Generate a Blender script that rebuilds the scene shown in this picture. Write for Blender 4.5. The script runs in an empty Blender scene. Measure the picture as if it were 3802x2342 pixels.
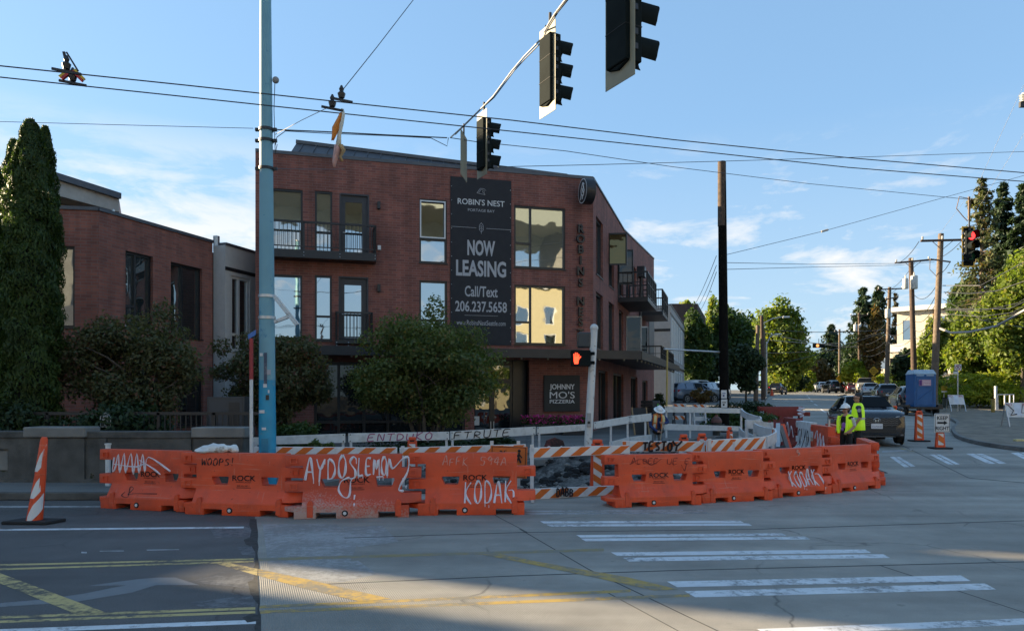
import bpy, bmesh, math, random
import numpy as np
from mathutils import Vector, Matrix, noise
S = bpy.context.scene
COL = S.collection
PI = math.pi
rad = math.radians
# ------------------------------------------------------------------ camera, sky, sun, exposure
F, CX, VH, H = 2700.0, 1901.0, 1470.0, 2.0      # focal length in photo pixels, principal column, horizon row, eye height
cam_d = bpy.data.cameras.new('camera'); cam = bpy.data.objects.new('camera', cam_d); COL.objects.link(cam)
cam.location = (0, 0, H); cam.rotation_euler = (PI/2, 0, 0)
cam_d.sensor_width = 36; cam_d.lens = F/3802*36; cam_d.shift_y = (VH-1171)/3802
cam_d.clip_start = 0.1; cam_d.clip_end = 6000
S.camera = cam
SUN_EL, SUN_AZ = 15.0, 22.0                      # sun low on the left, a little behind the buildings
sd = Vector((-math.cos(rad(SUN_AZ))*math.cos(rad(SUN_EL)), math.sin(rad(SUN_AZ))*math.cos(rad(SUN_EL)), math.sin(rad(SUN_EL))))
sun_d = bpy.data.lights.new('sun', 'SUN'); sun_d.energy = 5.0; sun_d.angle = rad(0.5); sun_d.color = (1.0, 0.80, 0.52)
sun = bpy.data.objects.new('sun', sun_d); COL.objects.link(sun)
sun.rotation_euler = sd.to_track_quat('Z', 'Y').to_euler(); sun.location = (-30, 10, 40)
S.view_settings.view_transform = 'Standard'; S.view_settings.look = 'None'
S.view_settings.gamma = 1; S.view_settings.exposure = 1.95
W = bpy.data.worlds.new('World'); S.world = W; W.use_nodes = True
nt = W.node_tree; nt.nodes.clear()
def N(t, typ, **kw):
    n = t.nodes.new(typ)
    for k, v in kw.items(): setattr(n, k, v)
    return n
def math_n(t, op, a, b=None, clamp=False):
    n = N(t, 'ShaderNodeMath', operation=op, use_clamp=clamp)
    for i, x in enumerate((a, b)):
        if x is None: continue
        if isinstance(x, (int, float)): n.inputs[i].default_value = x
        else: t.links.new(x, n.inputs[i])
    return n.outputs[0]
def ramp_n(t, fac, stops):
    r = N(t, 'ShaderNodeValToRGB'); t.links.new(fac, r.inputs[0])
    e = r.color_ramp.elements
    while len(e) < len(stops): e.new(0.5)
    for el, (p, c) in zip(e, stops):
        el.position = p; el.color = (c, c, c, 1) if isinstance(c, (int, float)) else (*c, 1)
    return r.outputs[0]
def mix_n(t, fac, a, b, blend='MIX'):
    n = N(t, 'ShaderNodeMix', data_type='RGBA', blend_type=blend)
    for s, x in ((n.inputs[0], fac), (n.inputs[6], a), (n.inputs[7], b)):
        if isinstance(x, (int, float)): s.default_value = x
        elif isinstance(x, (tuple, list)): s.default_value = (*x[:3], 1)
        else: t.links.new(x, s)
    return n.outputs[2]
sky = N(nt, 'ShaderNodeTexSky', sky_type='NISHITA', sun_disc=False)
sky.sun_elevation = rad(SUN_EL); sky.sun_rotation = rad(-90+SUN_AZ); sky.air_density = 1.0; sky.dust_density = 0.6; sky.ozone_density = 2.2
tc = N(nt, 'ShaderNodeTexCoord'); sep = N(nt, 'ShaderNodeSeparateXYZ'); nt.links.new(tc.outputs['Generated'], sep.inputs[0])
mp = N(nt, 'ShaderNodeMapping'); nt.links.new(tc.outputs['Generated'], mp.inputs[0]); mp.inputs['Scale'].default_value = (4.2, 4.2, 13.0); mp.inputs['Rotation'].default_value = (0, rad(9), 0)
nz = N(nt, 'ShaderNodeTexNoise'); nz.inputs['Scale'].default_value = 1.6; nz.inputs['Detail'].default_value = 9; nz.inputs['Roughness'].default_value = 0.62; nz.inputs['Distortion'].default_value = 0.35
nt.links.new(mp.outputs[0], nz.inputs['Vector'])
band = ramp_n(nt, sep.outputs[2], [(0.0, 0.7), (0.10, 1.0), (0.20, 0.85), (0.27, 0.5), (0.33, 0.0)])
side = ramp_n(nt, math_n(nt, 'ADD', math_n(nt, 'MULTIPLY', sep.outputs[0], 0.5), 0.5), [(0.0, 0.115), (0.38, 0.125), (0.46, -0.01), (0.60, -0.01), (1.0, -0.05)])
cl = ramp_n(nt, math_n(nt, 'ADD', nz.outputs[0], side), [(0.52, 0.0), (0.60, 0.55), (0.68, 1.0)])
cfac = math_n(nt, 'MULTIPLY', cl, band)
gm = N(nt, 'ShaderNodeGamma'); gm.inputs[1].default_value = 0.38; nt.links.new(sky.outputs[0], gm.inputs[0]); skyb = mix_n(nt, 1.0, gm.outputs[0], (1.20, 1.75, 2.32), 'MULTIPLY')
haze_low = ramp_n(nt, sep.outputs[2], [(0.0, 0.55), (0.34, 0.0)]); skyb = mix_n(nt, haze_low, skyb, (2.6, 3.1, 3.45))
skyc = mix_n(nt, math_n(nt, 'MULTIPLY', cfac, 0.92), skyb, (4.3, 4.2, 4.05))
bg = N(nt, 'ShaderNodeBackground'); bg.inputs[1].default_value = 0.066
nt.links.new(skyc, bg.inputs[0]); wo = N(nt, 'ShaderNodeOutputWorld'); nt.links.new(bg.outputs[0], wo.inputs[0])

# ------------------------------------------------------------------ helpers
def gz(y):
    if y <= 12: return 0.0
    if y <= 89: return 0.028*(y-12)
    if y <= 150: return 2.156+0.016*(y-89)
    return 3.132
def at(u, v, Y): return Vector(((u-CX)*Y/F, Y, H-(v-VH)*Y/F))
def Gp(u, v):
    lo, hi = 2.0, 149.0
    for _ in range(50):
        m = (lo+hi)/2
        if H-(v-VH)*m/F > gz(m): lo = m
        else: hi = m
    return Vector(((u-CX)*lo/F, lo, gz(lo)))
def gx(u, Y): return (u-CX)*Y/F
def ground(u, Y): return Vector((gx(u, Y), Y, gz(Y)))
STREET = [(4, -5), (9.9, 15), (12.5, 23.1), (20.5, 47.9), (34, 84), (47, 120), (58, 150)]
def sc(y):
    for (x0, y0), (x1, y1) in zip(STREET, STREET[1:]):
        if y <= y1: return x0+(x1-x0)*(y-y0)/(y1-y0)
    return 58+(y-150)*0.37
def tag(o, label=None, cat=None, group=None, kind=None):
    for k, v in (('label', label), ('category', cat), ('group', group), ('kind', kind)):
        if v: o[k] = v
    return o
def thing(name, label, cat, loc=(0, 0, 0), rotz=0, group=None):
    o = bpy.data.objects.new(name, None); COL.objects.link(o); o.empty_display_size = 0.2
    o.location = loc; o.rotation_euler = (0, 0, rotz)
    return tag(o, label, cat, group)
class MB:
    def __init__(s): s.v = []; s.f = []; s.m = []; s.mi = 0
    def add(s, vs, fs):
        b = len(s.v); s.v += [tuple(v) for v in vs]
        for f in fs: s.f.append([b+i for i in f]); s.m.append(s.mi)
        return s
    def hexa(s, p): return s.add(p, [(0, 3, 2, 1), (4, 5, 6, 7), (0, 1, 5, 4), (1, 2, 6, 5), (2, 3, 7, 6), (3, 0, 4, 7)])
    def box(s, x0, x1, y0, y1, z0, z1): return s.hexa([(x0, y0, z0), (x1, y0, z0), (x1, y1, z0), (x0, y1, z0), (x0, y0, z1), (x1, y0, z1), (x1, y1, z1), (x0, y1, z1)])
    def bar(s, a, b, w, h=None, up=(0, 0, 1)):
        a, b = Vector(a), Vector(b); h = h or w; d = (b-a).normalized(); u = Vector(up)
        if abs(d.dot(u)) > 0.99: u = Vector((0, 1, 0))
        x = d.cross(u).normalized()*w/2; z = x.cross(d).normalized()*h/2
        return s.hexa([a-x-z, a+x-z, b+x-z, b-x-z, a-x+z, a+x+z, b+x+z, b-x+z])
    def tube(s, pts, r, n=8, cap=True, sq=None):
        pts = [Vector(p) for p in pts]; rs = r if isinstance(r, (list, tuple)) else [r]*len(pts)
        vs = []; fs = []; prev = None
        for i, p in enumerate(pts):
            d = (pts[min(i+1, len(pts)-1)]-pts[max(i-1, 0)])
            d = d.normalized() if d.length > 1e-9 else Vector((0, 0, 1))
            if prev is None: prev = Vector((0, 1, 0)) if abs(d.y) < 0.9 else Vector((1, 0, 0))
            x = (prev-d*prev.dot(d))
            x = x.normalized() if x.length > 1e-6 else d.orthogonal().normalized()
            prev = x; y = d.cross(x)
            for k in range(n):
                a = 2*PI*k/n; o = x*math.cos(a)*rs[i]*(sq or 1)+y*math.sin(a)*rs[i]; vs.append(p+o)
        for i in range(len(pts)-1):
            for k in range(n): fs.append((i*n+k, i*n+(k+1) % n, (i+1)*n+(k+1) % n, (i+1)*n+k))
        if cap: fs.append(tuple(range(n))[::-1]); fs.append(tuple((len(pts)-1)*n+k for k in range(n)))
        return s.add(vs, fs)
    def lathe(s, prof, n=12, c=(0, 0, 0), ax='z', cap=True):
        vs = []; fs = []
        for r, h in prof:
            for k in range(n):
                a = 2*PI*k/n; x, y = r*math.cos(a), r*math.sin(a)
                p = (x, y, h) if ax == 'z' else ((x, h, y) if ax == 'y' else (h, x, y))
                vs.append((c[0]+p[0], c[1]+p[1], c[2]+p[2]))
        for i in range(len(prof)-1):
            for k in range(n): fs.append((i*n+k, i*n+(k+1) % n, (i+1)*n+(k+1) % n, (i+1)*n+k))
        if cap: fs.append(tuple(range(n))[::-1]); fs.append(tuple((len(prof)-1)*n+k for k in range(n)))
        return s.add(vs, fs)
    def prism(s, poly, y0, y1):          # polygon in x,z pushed from y0 to y1
        n = len(poly); vs = [(x, y0, z) for x, z in poly]+[(x, y1, z) for x, z in poly]
        return s.add(vs, [tuple(range(n)), tuple(range(n, 2*n))[::-1]]+[(i, n+i, n+(i+1) % n, (i+1) % n) for i in range(n)])
    def slab(s, poly, z0, z1):           # polygon in x,y pushed from z0 to z1
        n = len(poly); vs = [(x, y, z0) for x, y in poly]+[(x, y, z1) for x, y in poly]
        return s.add(vs, [tuple(range(n))[::-1], tuple(range(n, 2*n))]+[(i, (i+1) % n, n+(i+1) % n, n+i) for i in range(n)])
    def ball(s, c, r, n=10, m=7):
        r = r if isinstance(r, (tuple, list)) else (r, r, r); vs = []; fs = []
        for i in range(m+1):
            t = PI*i/m
            for k in range(n): vs.append((c[0]+r[0]*math.sin(t)*math.cos(2*PI*k/n), c[1]+r[1]*math.sin(t)*math.sin(2*PI*k/n), c[2]+r[2]*math.cos(t)))
        for i in range(m):
            for k in range(n): fs.append((i*n+k, (i+1)*n+k, (i+1)*n+(k+1) % n, i*n+(k+1) % n))
        return s.add(vs, fs)
    def lattice(s, xs, zs, fill, yf, yb):
        idx = {}
        def vid(i, k, b):
            key = (i, k, b)
            if key not in idx: idx[key] = len(s.v); s.v.append((xs[i], (yb if b else yf)(zs[k]), zs[k]))
            return idx[key]
        nx, nz_ = len(xs)-1, len(zs)-1
        ok = lambda i, k: 0 <= i < nx and 0 <= k < nz_ and fill(i, k)
        def face(*q): s.f.append(list(q)); s.m.append(s.mi)
        for i in range(nx):
            for k in range(nz_):
                if not ok(i, k): continue
                face(vid(i, k, 0), vid(i+1, k, 0), vid(i+1, k+1, 0), vid(i, k+1, 0))
                face(vid(i, k, 1), vid(i, k+1, 1), vid(i+1, k+1, 1), vid(i+1, k, 1))
                if not ok(i-1, k): face(vid(i, k, 0), vid(i, k+1, 0), vid(i, k+1, 1), vid(i, k, 1))
                if not ok(i+1, k): face(vid(i+1, k, 0), vid(i+1, k, 1), vid(i+1, k+1, 1), vid(i+1, k+1, 0))
                if not ok(i, k-1): face(vid(i, k, 0), vid(i, k, 1), vid(i+1, k, 1), vid(i+1, k, 0))
                if not ok(i, k+1): face(vid(i, k+1, 0), vid(i+1, k+1, 0), vid(i+1, k+1, 1), vid(i, k+1, 1))
        return s
    def text(s, txt, x, z, size, y=0.0, ex=0.003, sx=1.0, align='CENTER', fn=None, bold=0.0):
        cu = bpy.data.curves.new('t', 'FONT'); cu.body = txt; cu.size = size; cu.extrude = ex; cu.offset = bold; cu.align_x = align; cu.resolution_u = 3
        ob = bpy.data.objects.new('t', cu); me = bpy.data.meshes.new_from_object(ob)
        vs = [(x+v.co.x*sx, y-v.co.z, z+v.co.y) for v in me.vertices]
        if fn: vs = [fn(v) for v in vs]
        s.add(vs, [tuple(p.vertices) for p in me.polygons])
        bpy.data.objects.remove(ob); bpy.data.curves.remove(cu); bpy.data.meshes.remove(me)
        return s
    def obj(s, name, mats, parent=None, loc=(0, 0, 0), rot=(0, 0, 0), bevel=0, smooth=None, seg=2):
        me = bpy.data.meshes.new(name); me.from_pydata(s.v, [], s.f)
        for m in (mats if isinstance(mats, (list, tuple)) else [mats]): me.materials.append(m)
        me.polygons.foreach_set('material_index', s.m)
        bm = bmesh.new(); bm.from_mesh(me)
        if bevel: bmesh.ops.remove_doubles(bm, verts=bm.verts, dist=1e-5)
        bmesh.ops.recalc_face_normals(bm, faces=bm.faces)
        if bevel:
            es = [e for e in bm.edges if len(e.link_faces) == 2 and e.calc_face_angle(0) > 0.6]
            bmesh.ops.bevel(bm, geom=es, offset=bevel, segments=seg, profile=0.5, affect='EDGES', clamp_overlap=True)
        bm.to_mesh(me); bm.free()
        if smooth:
            me.shade_smooth(); me.set_sharp_from_angle(angle=rad(smooth))
        o = bpy.data.objects.new(name, me); COL.objects.link(o); o.parent = parent
        o.location = loc; o.rotation_euler = rot if isinstance(rot, (tuple, list)) else (0, 0, rot)
        return o
def copy_tree(o, parent=None):
    c = o.copy(); COL.objects.link(c); c.parent = parent
    for ch in list(o.children): copy_tree(ch, c)
    return c
# ------------------------------------------------------------------ materials
def M(name, col, rough=0.6, metal=0.0, var=0.12, scale=4.0, bump=0.0, bscale=60.0, spec=0.5, dirt=None, dscale=1.5, emit=None, coat=0.0, dlo=0.5, dhi=0.7, scuff=None):
    m = bpy.data.materials.new(name); m.use_nodes = True; t = m.node_tree; b = t.nodes['Principled BSDF']
    b.inputs['Roughness'].default_value = rough; b.inputs['Metallic'].default_value = metal; b.inputs['Specular IOR Level'].default_value = spec
    b.inputs['Coat Weight'].default_value = coat
    co = N(t, 'ShaderNodeTexCoord').outputs['Object']
    if var or dirt:
        n = N(t, 'ShaderNodeTexNoise'); t.links.new(co, n.inputs['Vector']); n.inputs['Scale'].default_value = scale; n.inputs['Detail'].default_value = 6
        f = ramp_n(t, n.outputs[0], [(0.3, 0.0), (0.7, 1.0)])
        c = mix_n(t, f, [x*(1-var) for x in col], [min(1, x*(1+var)) for x in col])
        if dirt:
            n2 = N(t, 'ShaderNodeTexNoise'); t.links.new(co, n2.inputs['Vector']); n2.inputs['Scale'].default_value = dscale; n2.inputs['Detail'].default_value = 8; n2.inputs['Roughness'].default_value = 0.7
            c = mix_n(t, ramp_n(t, n2.outputs[0], [(dlo, 0.0), (dhi, 0.85)]), c, dirt)
        if scuff:
            for sc_, rng_, cl_, am in (((1.2, 1.2, 34), (.63, .67), scuff, .55), ((26, 3, 3), (.66, .70), scuff, .4), ((22, 22, 22), (.66, .74), [x*.35 for x in col], .7), ((3.5, 3.5, 1.2), (.60, .74), [x*.55+.02 for x in col], .55)):
                ms = N(t, 'ShaderNodeMapping'); t.links.new(co, ms.inputs[0]); ms.inputs['Scale'].default_value = sc_; ms.inputs['Rotation'].default_value = (0, rad(7), 0); ns_ = N(t, 'ShaderNodeTexNoise'); t.links.new(ms.outputs[0], ns_.inputs['Vector']); ns_.inputs['Scale'].default_value = 1.0; ns_.inputs['Detail'].default_value = 5
                oi = N(t, 'ShaderNodeObjectInfo'); ms_l = N(t, 'ShaderNodeCombineXYZ'); t.links.new(math_n(t, 'MULTIPLY', oi.outputs['Random'], 40.0), ms_l.inputs[0]); t.links.new(ms_l.outputs[0], ms.inputs['Location'])
                c = mix_n(t, ramp_n(t, ns_.outputs[0], [(rng_[0], 0.0), (rng_[1], am)]), c, cl_)
        t.links.new(c, b.inputs['Base Color'])
    else: b.inputs['Base Color'].default_value = (*col, 1)
    if bump:
        n3 = N(t, 'ShaderNodeTexNoise'); t.links.new(co, n3.inputs['Vector']); n3.inputs['Scale'].default_value = bscale; n3.inputs['Detail'].default_value = 4
        bp = N(t, 'ShaderNodeBump'); bp.inputs['Strength'].default_value = bump; bp.inputs['Distance'].default_value = 0.02
        t.links.new(n3.outputs[0], bp.inputs['Height']); t.links.new(bp.outputs[0], b.inputs['Normal'])
    if emit: b.inputs['Emission Color'].default_value = (*emit[:3], 1); b.inputs['Emission Strength'].default_value = emit[3]
    return m
def brick_mat(name, c1, c2, mortar):
    m = bpy.data.materials.new(name); m.use_nodes = True; t = m.node_tree; b = t.nodes['Principled BSDF']; b.inputs['Roughness'].default_value = 0.85
    sp = N(t, 'ShaderNodeSeparateXYZ'); t.links.new(N(t, 'ShaderNodeTexCoord').outputs['Object'], sp.inputs[0])
    cb = N(t, 'ShaderNodeCombineXYZ'); t.links.new(math_n(t, 'ADD', sp.outputs[0], sp.outputs[1]), cb.inputs[0]); t.links.new(sp.outputs[2], cb.inputs[1])
    br = N(t, 'ShaderNodeTexBrick'); t.links.new(cb.outputs[0], br.inputs['Vector'])
    br.inputs['Scale'].default_value = 1.0; br.inputs['Brick Width'].default_value = 0.30; br.inputs['Row Height'].default_value = 0.092
    br.inputs['Mortar Size'].default_value = 0.009; br.inputs['Mortar Smooth'].default_value = 0.3; br.inputs['Bias'].default_value = 0.0
    br.inputs['Color1'].default_value = (*c1, 1); br.inputs['Color2'].default_value = (*c2, 1); br.inputs['Mortar'].default_value = (*mortar, 1)
    n = N(t, 'ShaderNodeTexNoise'); n.inputs['Scale'].default_value = 0.7; n.inputs['Detail'].default_value = 6
    t.links.new(cb.outputs[0], n.inputs['Vector'])
    mv = N(t, 'ShaderNodeMapping'); t.links.new(cb.outputs[0], mv.inputs[0]); mv.inputs['Scale'].default_value = (2.2, 0.25, 1); n4 = N(t, 'ShaderNodeTexNoise'); t.links.new(mv.outputs[0], n4.inputs['Vector']); n4.inputs['Scale'].default_value = 1.3; n4.inputs['Detail'].default_value = 7
    c = mix_n(t, 1.0, mix_n(t, 1.0, br.outputs[0], ramp_n(t, n.outputs[0], [(0.3, 0.80), (0.7, 1.15)]), 'MULTIPLY'), ramp_n(t, n4.outputs[0], [(0.35, 0.82), (0.65, 1.10)]), 'MULTIPLY')
    t.links.new(c, b.inputs['Base Color'])
    bp = N(t, 'ShaderNodeBump'); bp.inputs['Strength'].default_value = 0.5; bp.inputs['Distance'].default_value = 0.012; bp.invert = True
    t.links.new(br.outputs['Fac'], bp.inputs['Height']); t.links.new(bp.outputs[0], b.inputs['Normal'])
    return m
def glass_mat(name, tint=(0.9, 0.95, 0.97), fac=0.45, dark=(0.012, 0.014, 0.015), wav=0.05, rough=0.02, edge=1, blend=0.25):
    m = bpy.data.materials.new(name); m.use_nodes = True; t = m.node_tree; t.nodes.clear()
    d = N(t, 'ShaderNodeBsdfDiffuse'); d.inputs[0].default_value = (*dark, 1)
    g = N(t, 'ShaderNodeBsdfGlossy'); g.inputs[0].default_value = (*tint, 1); g.inputs['Roughness'].default_value = rough
    n = N(t, 'ShaderNodeTexNoise'); n.inputs['Scale'].default_value = 0.9; n.inputs['Detail'].default_value = 2
    t.links.new(N(t, 'ShaderNodeTexCoord').outputs['Object'], n.inputs['Vector'])
    bp = N(t, 'ShaderNodeBump'); bp.inputs['Strength'].default_value = wav; bp.inputs['Distance'].default_value = 0.25
    t.links.new(n.outputs[0], bp.inputs['Height']); t.links.new(bp.outputs[0], g.inputs['Normal'])
    fr = N(t, 'ShaderNodeLayerWeight'); fr.inputs[0].default_value = blend
    f = math_n(t, 'ADD', math_n(t, 'MULTIPLY', fr.outputs[edge], 0.5), fac, True)
    mx = N(t, 'ShaderNodeMixShader'); t.links.new(f, mx.inputs[0]); t.links.new(d.outputs[0], mx.inputs[1]); t.links.new(g.outputs[0], mx.inputs[2])
    o = N(t, 'ShaderNodeOutputMaterial'); t.links.new(mx.outputs[0], o.inputs[0]); return m
def leaf_mat(name, c1, c2, c3=None, tr=0.35):
    m = bpy.data.materials.new(name); m.use_nodes = True; t = m.node_tree; t.nodes.clear()
    gi = N(t, 'ShaderNodeNewGeometry'); n = N(t, 'ShaderNodeTexNoise'); n.inputs['Scale'].default_value = 0.9; n.inputs['Detail'].default_value = 3
    t.links.new(N(t, 'ShaderNodeTexCoord').outputs['Object'], n.inputs['Vector'])
    f = math_n(t, 'ADD', math_n(t, 'MULTIPLY', gi.outputs['Random Per Island'], 0.55), math_n(t, 'MULTIPLY', ramp_n(t, n.outputs[0], [(0.35, 0.0), (0.65, 1.0)]), 0.45))
    c = mix_n(t, f, c1, c2)
    if c3: c = mix_n(t, ramp_n(t, gi.outputs['Random Per Island'], [(0.88, 0.0), (0.93, 1.0)]), c, c3)
    d = N(t, 'ShaderNodeBsdfPrincipled'); d.inputs['Roughness'].default_value = 0.55; d.inputs['Specular IOR Level'].default_value = 0.3; t.links.new(c, d.inputs['Base Color'])
    tl = N(t, 'ShaderNodeBsdfTranslucent'); t.links.new(mix_n(t, 1.0, c, (1.6, 1.7, 0.7), 'MULTIPLY'), tl.inputs[0])
    mx = N(t, 'ShaderNodeMixShader'); mx.inputs[0].default_value = tr; t.links.new(d.outputs[0], mx.inputs[1]); t.links.new(tl.outputs[0], mx.inputs[2])
    o = N(t, 'ShaderNodeOutputMaterial'); t.links.new(mx.outputs[0], o.inputs[0]); return m
def road_mat(name, base, tine=False, spec=0.5, agg=0.25, bl=1.0):
    m = bpy.data.materials.new(name); m.use_nodes = True; t = m.node_tree; b = t.nodes['Principled BSDF']; b.inputs['Roughness'].default_value = 0.8; b.inputs['Specular IOR Level'].default_value = spec
    co = N(t, 'ShaderNodeTexCoord').outputs['Object']
    def nz_(sc_, det=6, rg=0.6):
        n = N(t, 'ShaderNodeTexNoise'); t.links.new(co, n.inputs['Vector']); n.inputs['Scale'].default_value = sc_; n.inputs['Detail'].default_value = det; n.inputs['Roughness'].default_value = rg; return n.outputs[0]
    big = ramp_n(t, nz_(0.35), [(0.35, 0.80*bl), (0.65, 1.18*bl)]); mid = ramp_n(t, nz_(2.2, 8, 0.7), [(0.3, 0.88), (0.7, 1.10)]); fine = ramp_n(t, nz_(85, 2), [(0.3, 1-agg), (0.72, 1+agg)])
    c = mix_n(t, 1.0, mix_n(t, 1.0, mix_n(t, 1.0, base, big, 'MULTIPLY'), mid, 'MULTIPLY'), fine, 'MULTIPLY')
    # tyre-polished streaks along the driving direction
    mpn = N(t, 'ShaderNodeMapping'); t.links.new(co, mpn.inputs[0]); mpn.inputs['Scale'].default_value = (0.12, 1.4, 1); mpn.inputs['Rotation'].default_value = (0, 0, rad(-6))
    ns = N(t, 'ShaderNodeTexNoise'); t.links.new(mpn.outputs[0], ns.inputs['Vector']); ns.inputs['Scale'].default_value = 1.0; ns.inputs['Detail'].default_value = 5
    c = mix_n(t, 1.0, c, ramp_n(t, ns.outputs[0], [(0.32, 0.78), (0.68, 1.15)]), 'MULTIPLY')
    vo = N(t, 'ShaderNodeTexVoronoi', feature='DISTANCE_TO_EDGE'); vm = N(t, 'ShaderNodeMix', data_type='VECTOR'); dn = N(t, 'ShaderNodeTexNoise'); t.links.new(co, dn.inputs['Vector']); dn.inputs['Scale'].default_value = 1.3; dn.inputs['Detail'].default_value = 6
    vm.inputs[0].default_value = 0.35; t.links.new(co, vm.inputs[4]); t.links.new(dn.outputs['Color'], vm.inputs[5]); t.links.new(vm.outputs[1], vo.inputs['Vector']); vo.inputs['Scale'].default_value = 0.42
    gate = ramp_n(t, nz_(0.5, 2), [(0.48, 0.0), (0.60, 1.0)]); crack = math_n(t, 'MULTIPLY', ramp_n(t, vo.outputs[0], [(0.0, 1.0), (0.006, 0.0)]), gate)
    c = mix_n(t, math_n(t, 'MULTIPLY', crack, 0.75), c, [x*0.25 for x in base])
    spots = ramp_n(t, nz_(5.5, 3, 0.5), [(0.68, 0.0), (0.76, 0.6)]); c = mix_n(t, spots, c, [x*0.55 for x in base]); pale = ramp_n(t, nz_(1.6, 9, 0.8), [(0.58, 0.0), (0.72, 0.5)]); c = mix_n(t, pale, c, [min(1, x*1.45) for x in base])
    t.links.new(c, b.inputs['Base Color'])
    hgt = nz_(120, 3)
    if tine:
        wv = N(t, 'ShaderNodeTexWave', wave_type='BANDS', bands_direction='X'); mw = N(t, 'ShaderNodeMapping'); t.links.new(co, mw.inputs[0]); mw.inputs['Rotation'].default_value = (0, 0, rad(-20)); t.links.new(mw.outputs[0], wv.inputs['Vector'])
        wv.inputs['Scale'].default_value = 15.0; wv.inputs['Distortion'].default_value = 0.4
        hgt = math_n(t, 'ADD', math_n(t, 'MULTIPLY', hgt, 0.5), math_n(t, 'MULTIPLY', wv.outputs[1], 0.8))
    bp = N(t, 'ShaderNodeBump'); bp.inputs['Strength'].default_value = 0.35; bp.inputs['Distance'].default_value = 0.012; t.links.new(hgt, bp.inputs['Height']); t.links.new(bp.outputs[0], b.inputs['Normal'])
    return m
def paint_mat(name, col, wear=0.5, under=None):
    m = M(name, col, 0.7, var=0.1)
    t = m.node_tree; b = t.nodes['Principled BSDF']; lk = b.inputs['Base Color'].links[0]; src = lk.from_socket
    co = N(t, 'ShaderNodeTexCoord').outputs['Object']; n = N(t, 'ShaderNodeTexNoise'); t.links.new(co, n.inputs['Vector']); n.inputs['Scale'].default_value = 9; n.inputs['Detail'].default_value = 10; n.inputs['Roughness'].default_value = 0.8
    n2 = N(t, 'ShaderNodeTexNoise'); t.links.new(co, n2.inputs['Vector']); n2.inputs['Scale'].default_value = 1.1; n2.inputs['Detail'].default_value = 4
    f = ramp_n(t, math_n(t, 'ADD', n.outputs[0], math_n(t, 'MULTIPLY', math_n(t, 'SUBTRACT', n2.outputs[0], 0.5), 0.55)), [(wear-0.05, 1.0), (wear+0.09, 0.0)])
    t.links.new(mix_n(t, f, src, under or (0.12, 0.12, 0.115)), b.inputs['Base Color']); return m

brick = brick_mat('red_brick', (0.255, 0.088, 0.062), (0.165, 0.060, 0.047), (0.23, 0.13, 0.11))
brick_l = brick_mat('old_red_brick', (0.30, 0.104, 0.068), (0.20, 0.072, 0.052), (0.20, 0.125, 0.11))
brick_d = brick_mat('dark_brick', (0.075, 0.045, 0.040), (0.060, 0.036, 0.034), (0.09, 0.07, 0.065))
blackm = M('black_metal', (0.016, 0.016, 0.018), 0.45, 0.0, var=0.2)
frame_m = M('black_window_frame', (0.010, 0.010, 0.011), 0.4)
roofm = M('standing_seam_metal', (0.085, 0.09, 0.10), 0.45, 0.3)
glass = glass_mat('reflective_glass', fac=0.5, wav=0.02)
glass_gold_refl = glass_mat('golden_reflection_glass', tint=(0.50, 0.36, 0.17), fac=0.3, wav=0.03)  # golden reflection of a sunlit building put into the pane tint
glass_bl = glass_mat('glass_over_blinds', fac=0.42, dark=(0.13, 0.135, 0.11), wav=0.02)
glass_dk = glass_mat('storefront_glass', fac=0.05, wav=0.03)
glass_car = glass_mat('car_glass', fac=0.02, tint=(.40, .45, .5), blend=.06, wav=0.0, edge=0)
blindm = M('pale_blind', (0.50, 0.52, 0.50), 0.7)
bannerm = M('charcoal_banner', (0.030, 0.030, 0.034), 0.75, var=0.1, spec=0.25)
letterw = M('white_lettering', (0.62, 0.62, 0.62), 0.6, var=0.03)
greym = M('grey_lettering', (0.38, 0.38, 0.40), 0.6, var=0.03)
pale_stucco = M('pale_stucco', (0.50, 0.48, 0.455), 0.85, var=0.06)
grey_wall = M('grey_stucco', (0.36, 0.345, 0.33), 0.85, var=0.06, bump=0.2)
white_wall = M('white_trim', (0.62, 0.62, 0.60), 0.6, var=0.05)
beige = M('beige_siding', (0.60, 0.54, 0.44), 0.8, var=0.08)
yellow_wall = M('yellow_stucco', (0.47, 0.41, 0.25), 0.85, var=0.08)
pale_wall = M('pale_siding', (0.62, 0.62, 0.58), 0.8, var=0.06)
conc_wall = M('weathered_concrete', (0.085, 0.082, 0.074), 0.9, var=0.35, scale=2.5, bump=0.4, dirt=(0.022, 0.022, 0.020), dscale=1.2)
conc_lt = M('pale_concrete', (0.19, 0.185, 0.17), 0.9, var=0.25, scale=3, bump=0.3, dirt=(0.10, 0.10, 0.09), dscale=1.5)
sidewalk_m = road_mat('sidewalk_concrete', (0.155, 0.15, 0.14), agg=0.12)
conc_road = road_mat('concrete_road', (0.285, 0.265, 0.230), tine=True, agg=0.14)
asphalt = road_mat('asphalt', (0.092, 0.088, 0.086), agg=0.5)
soil = M('soil', (0.075, 0.06, 0.045), 0.95, var=0.4, scale=1.5, bump=0.6, bscale=12, dirt=(0.06, 0.085, 0.03), dscale=0.6)
gravel_m = M('dark_gravel', (0.115, 0.108, 0.098), 0.95, var=0.6, scale=14, bump=1.0, bscale=25, dirt=(0.014, 0.014, 0.014), dscale=1.6, dlo=.46, dhi=.56)
white_pt = paint_mat('worn_white_paint', (0.60, 0.61, 0.62), 0.40, (0.19, 0.19, 0.185))
white_fd = paint_mat('faded_white_paint', (0.36, 0.36, 0.36), 0.47, (0.19, 0.19, 0.18))
arrow_pt = paint_mat('grey_arrow_paint', (0.17, 0.175, 0.18), 0.36, (0.07, 0.07, 0.072))
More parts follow.
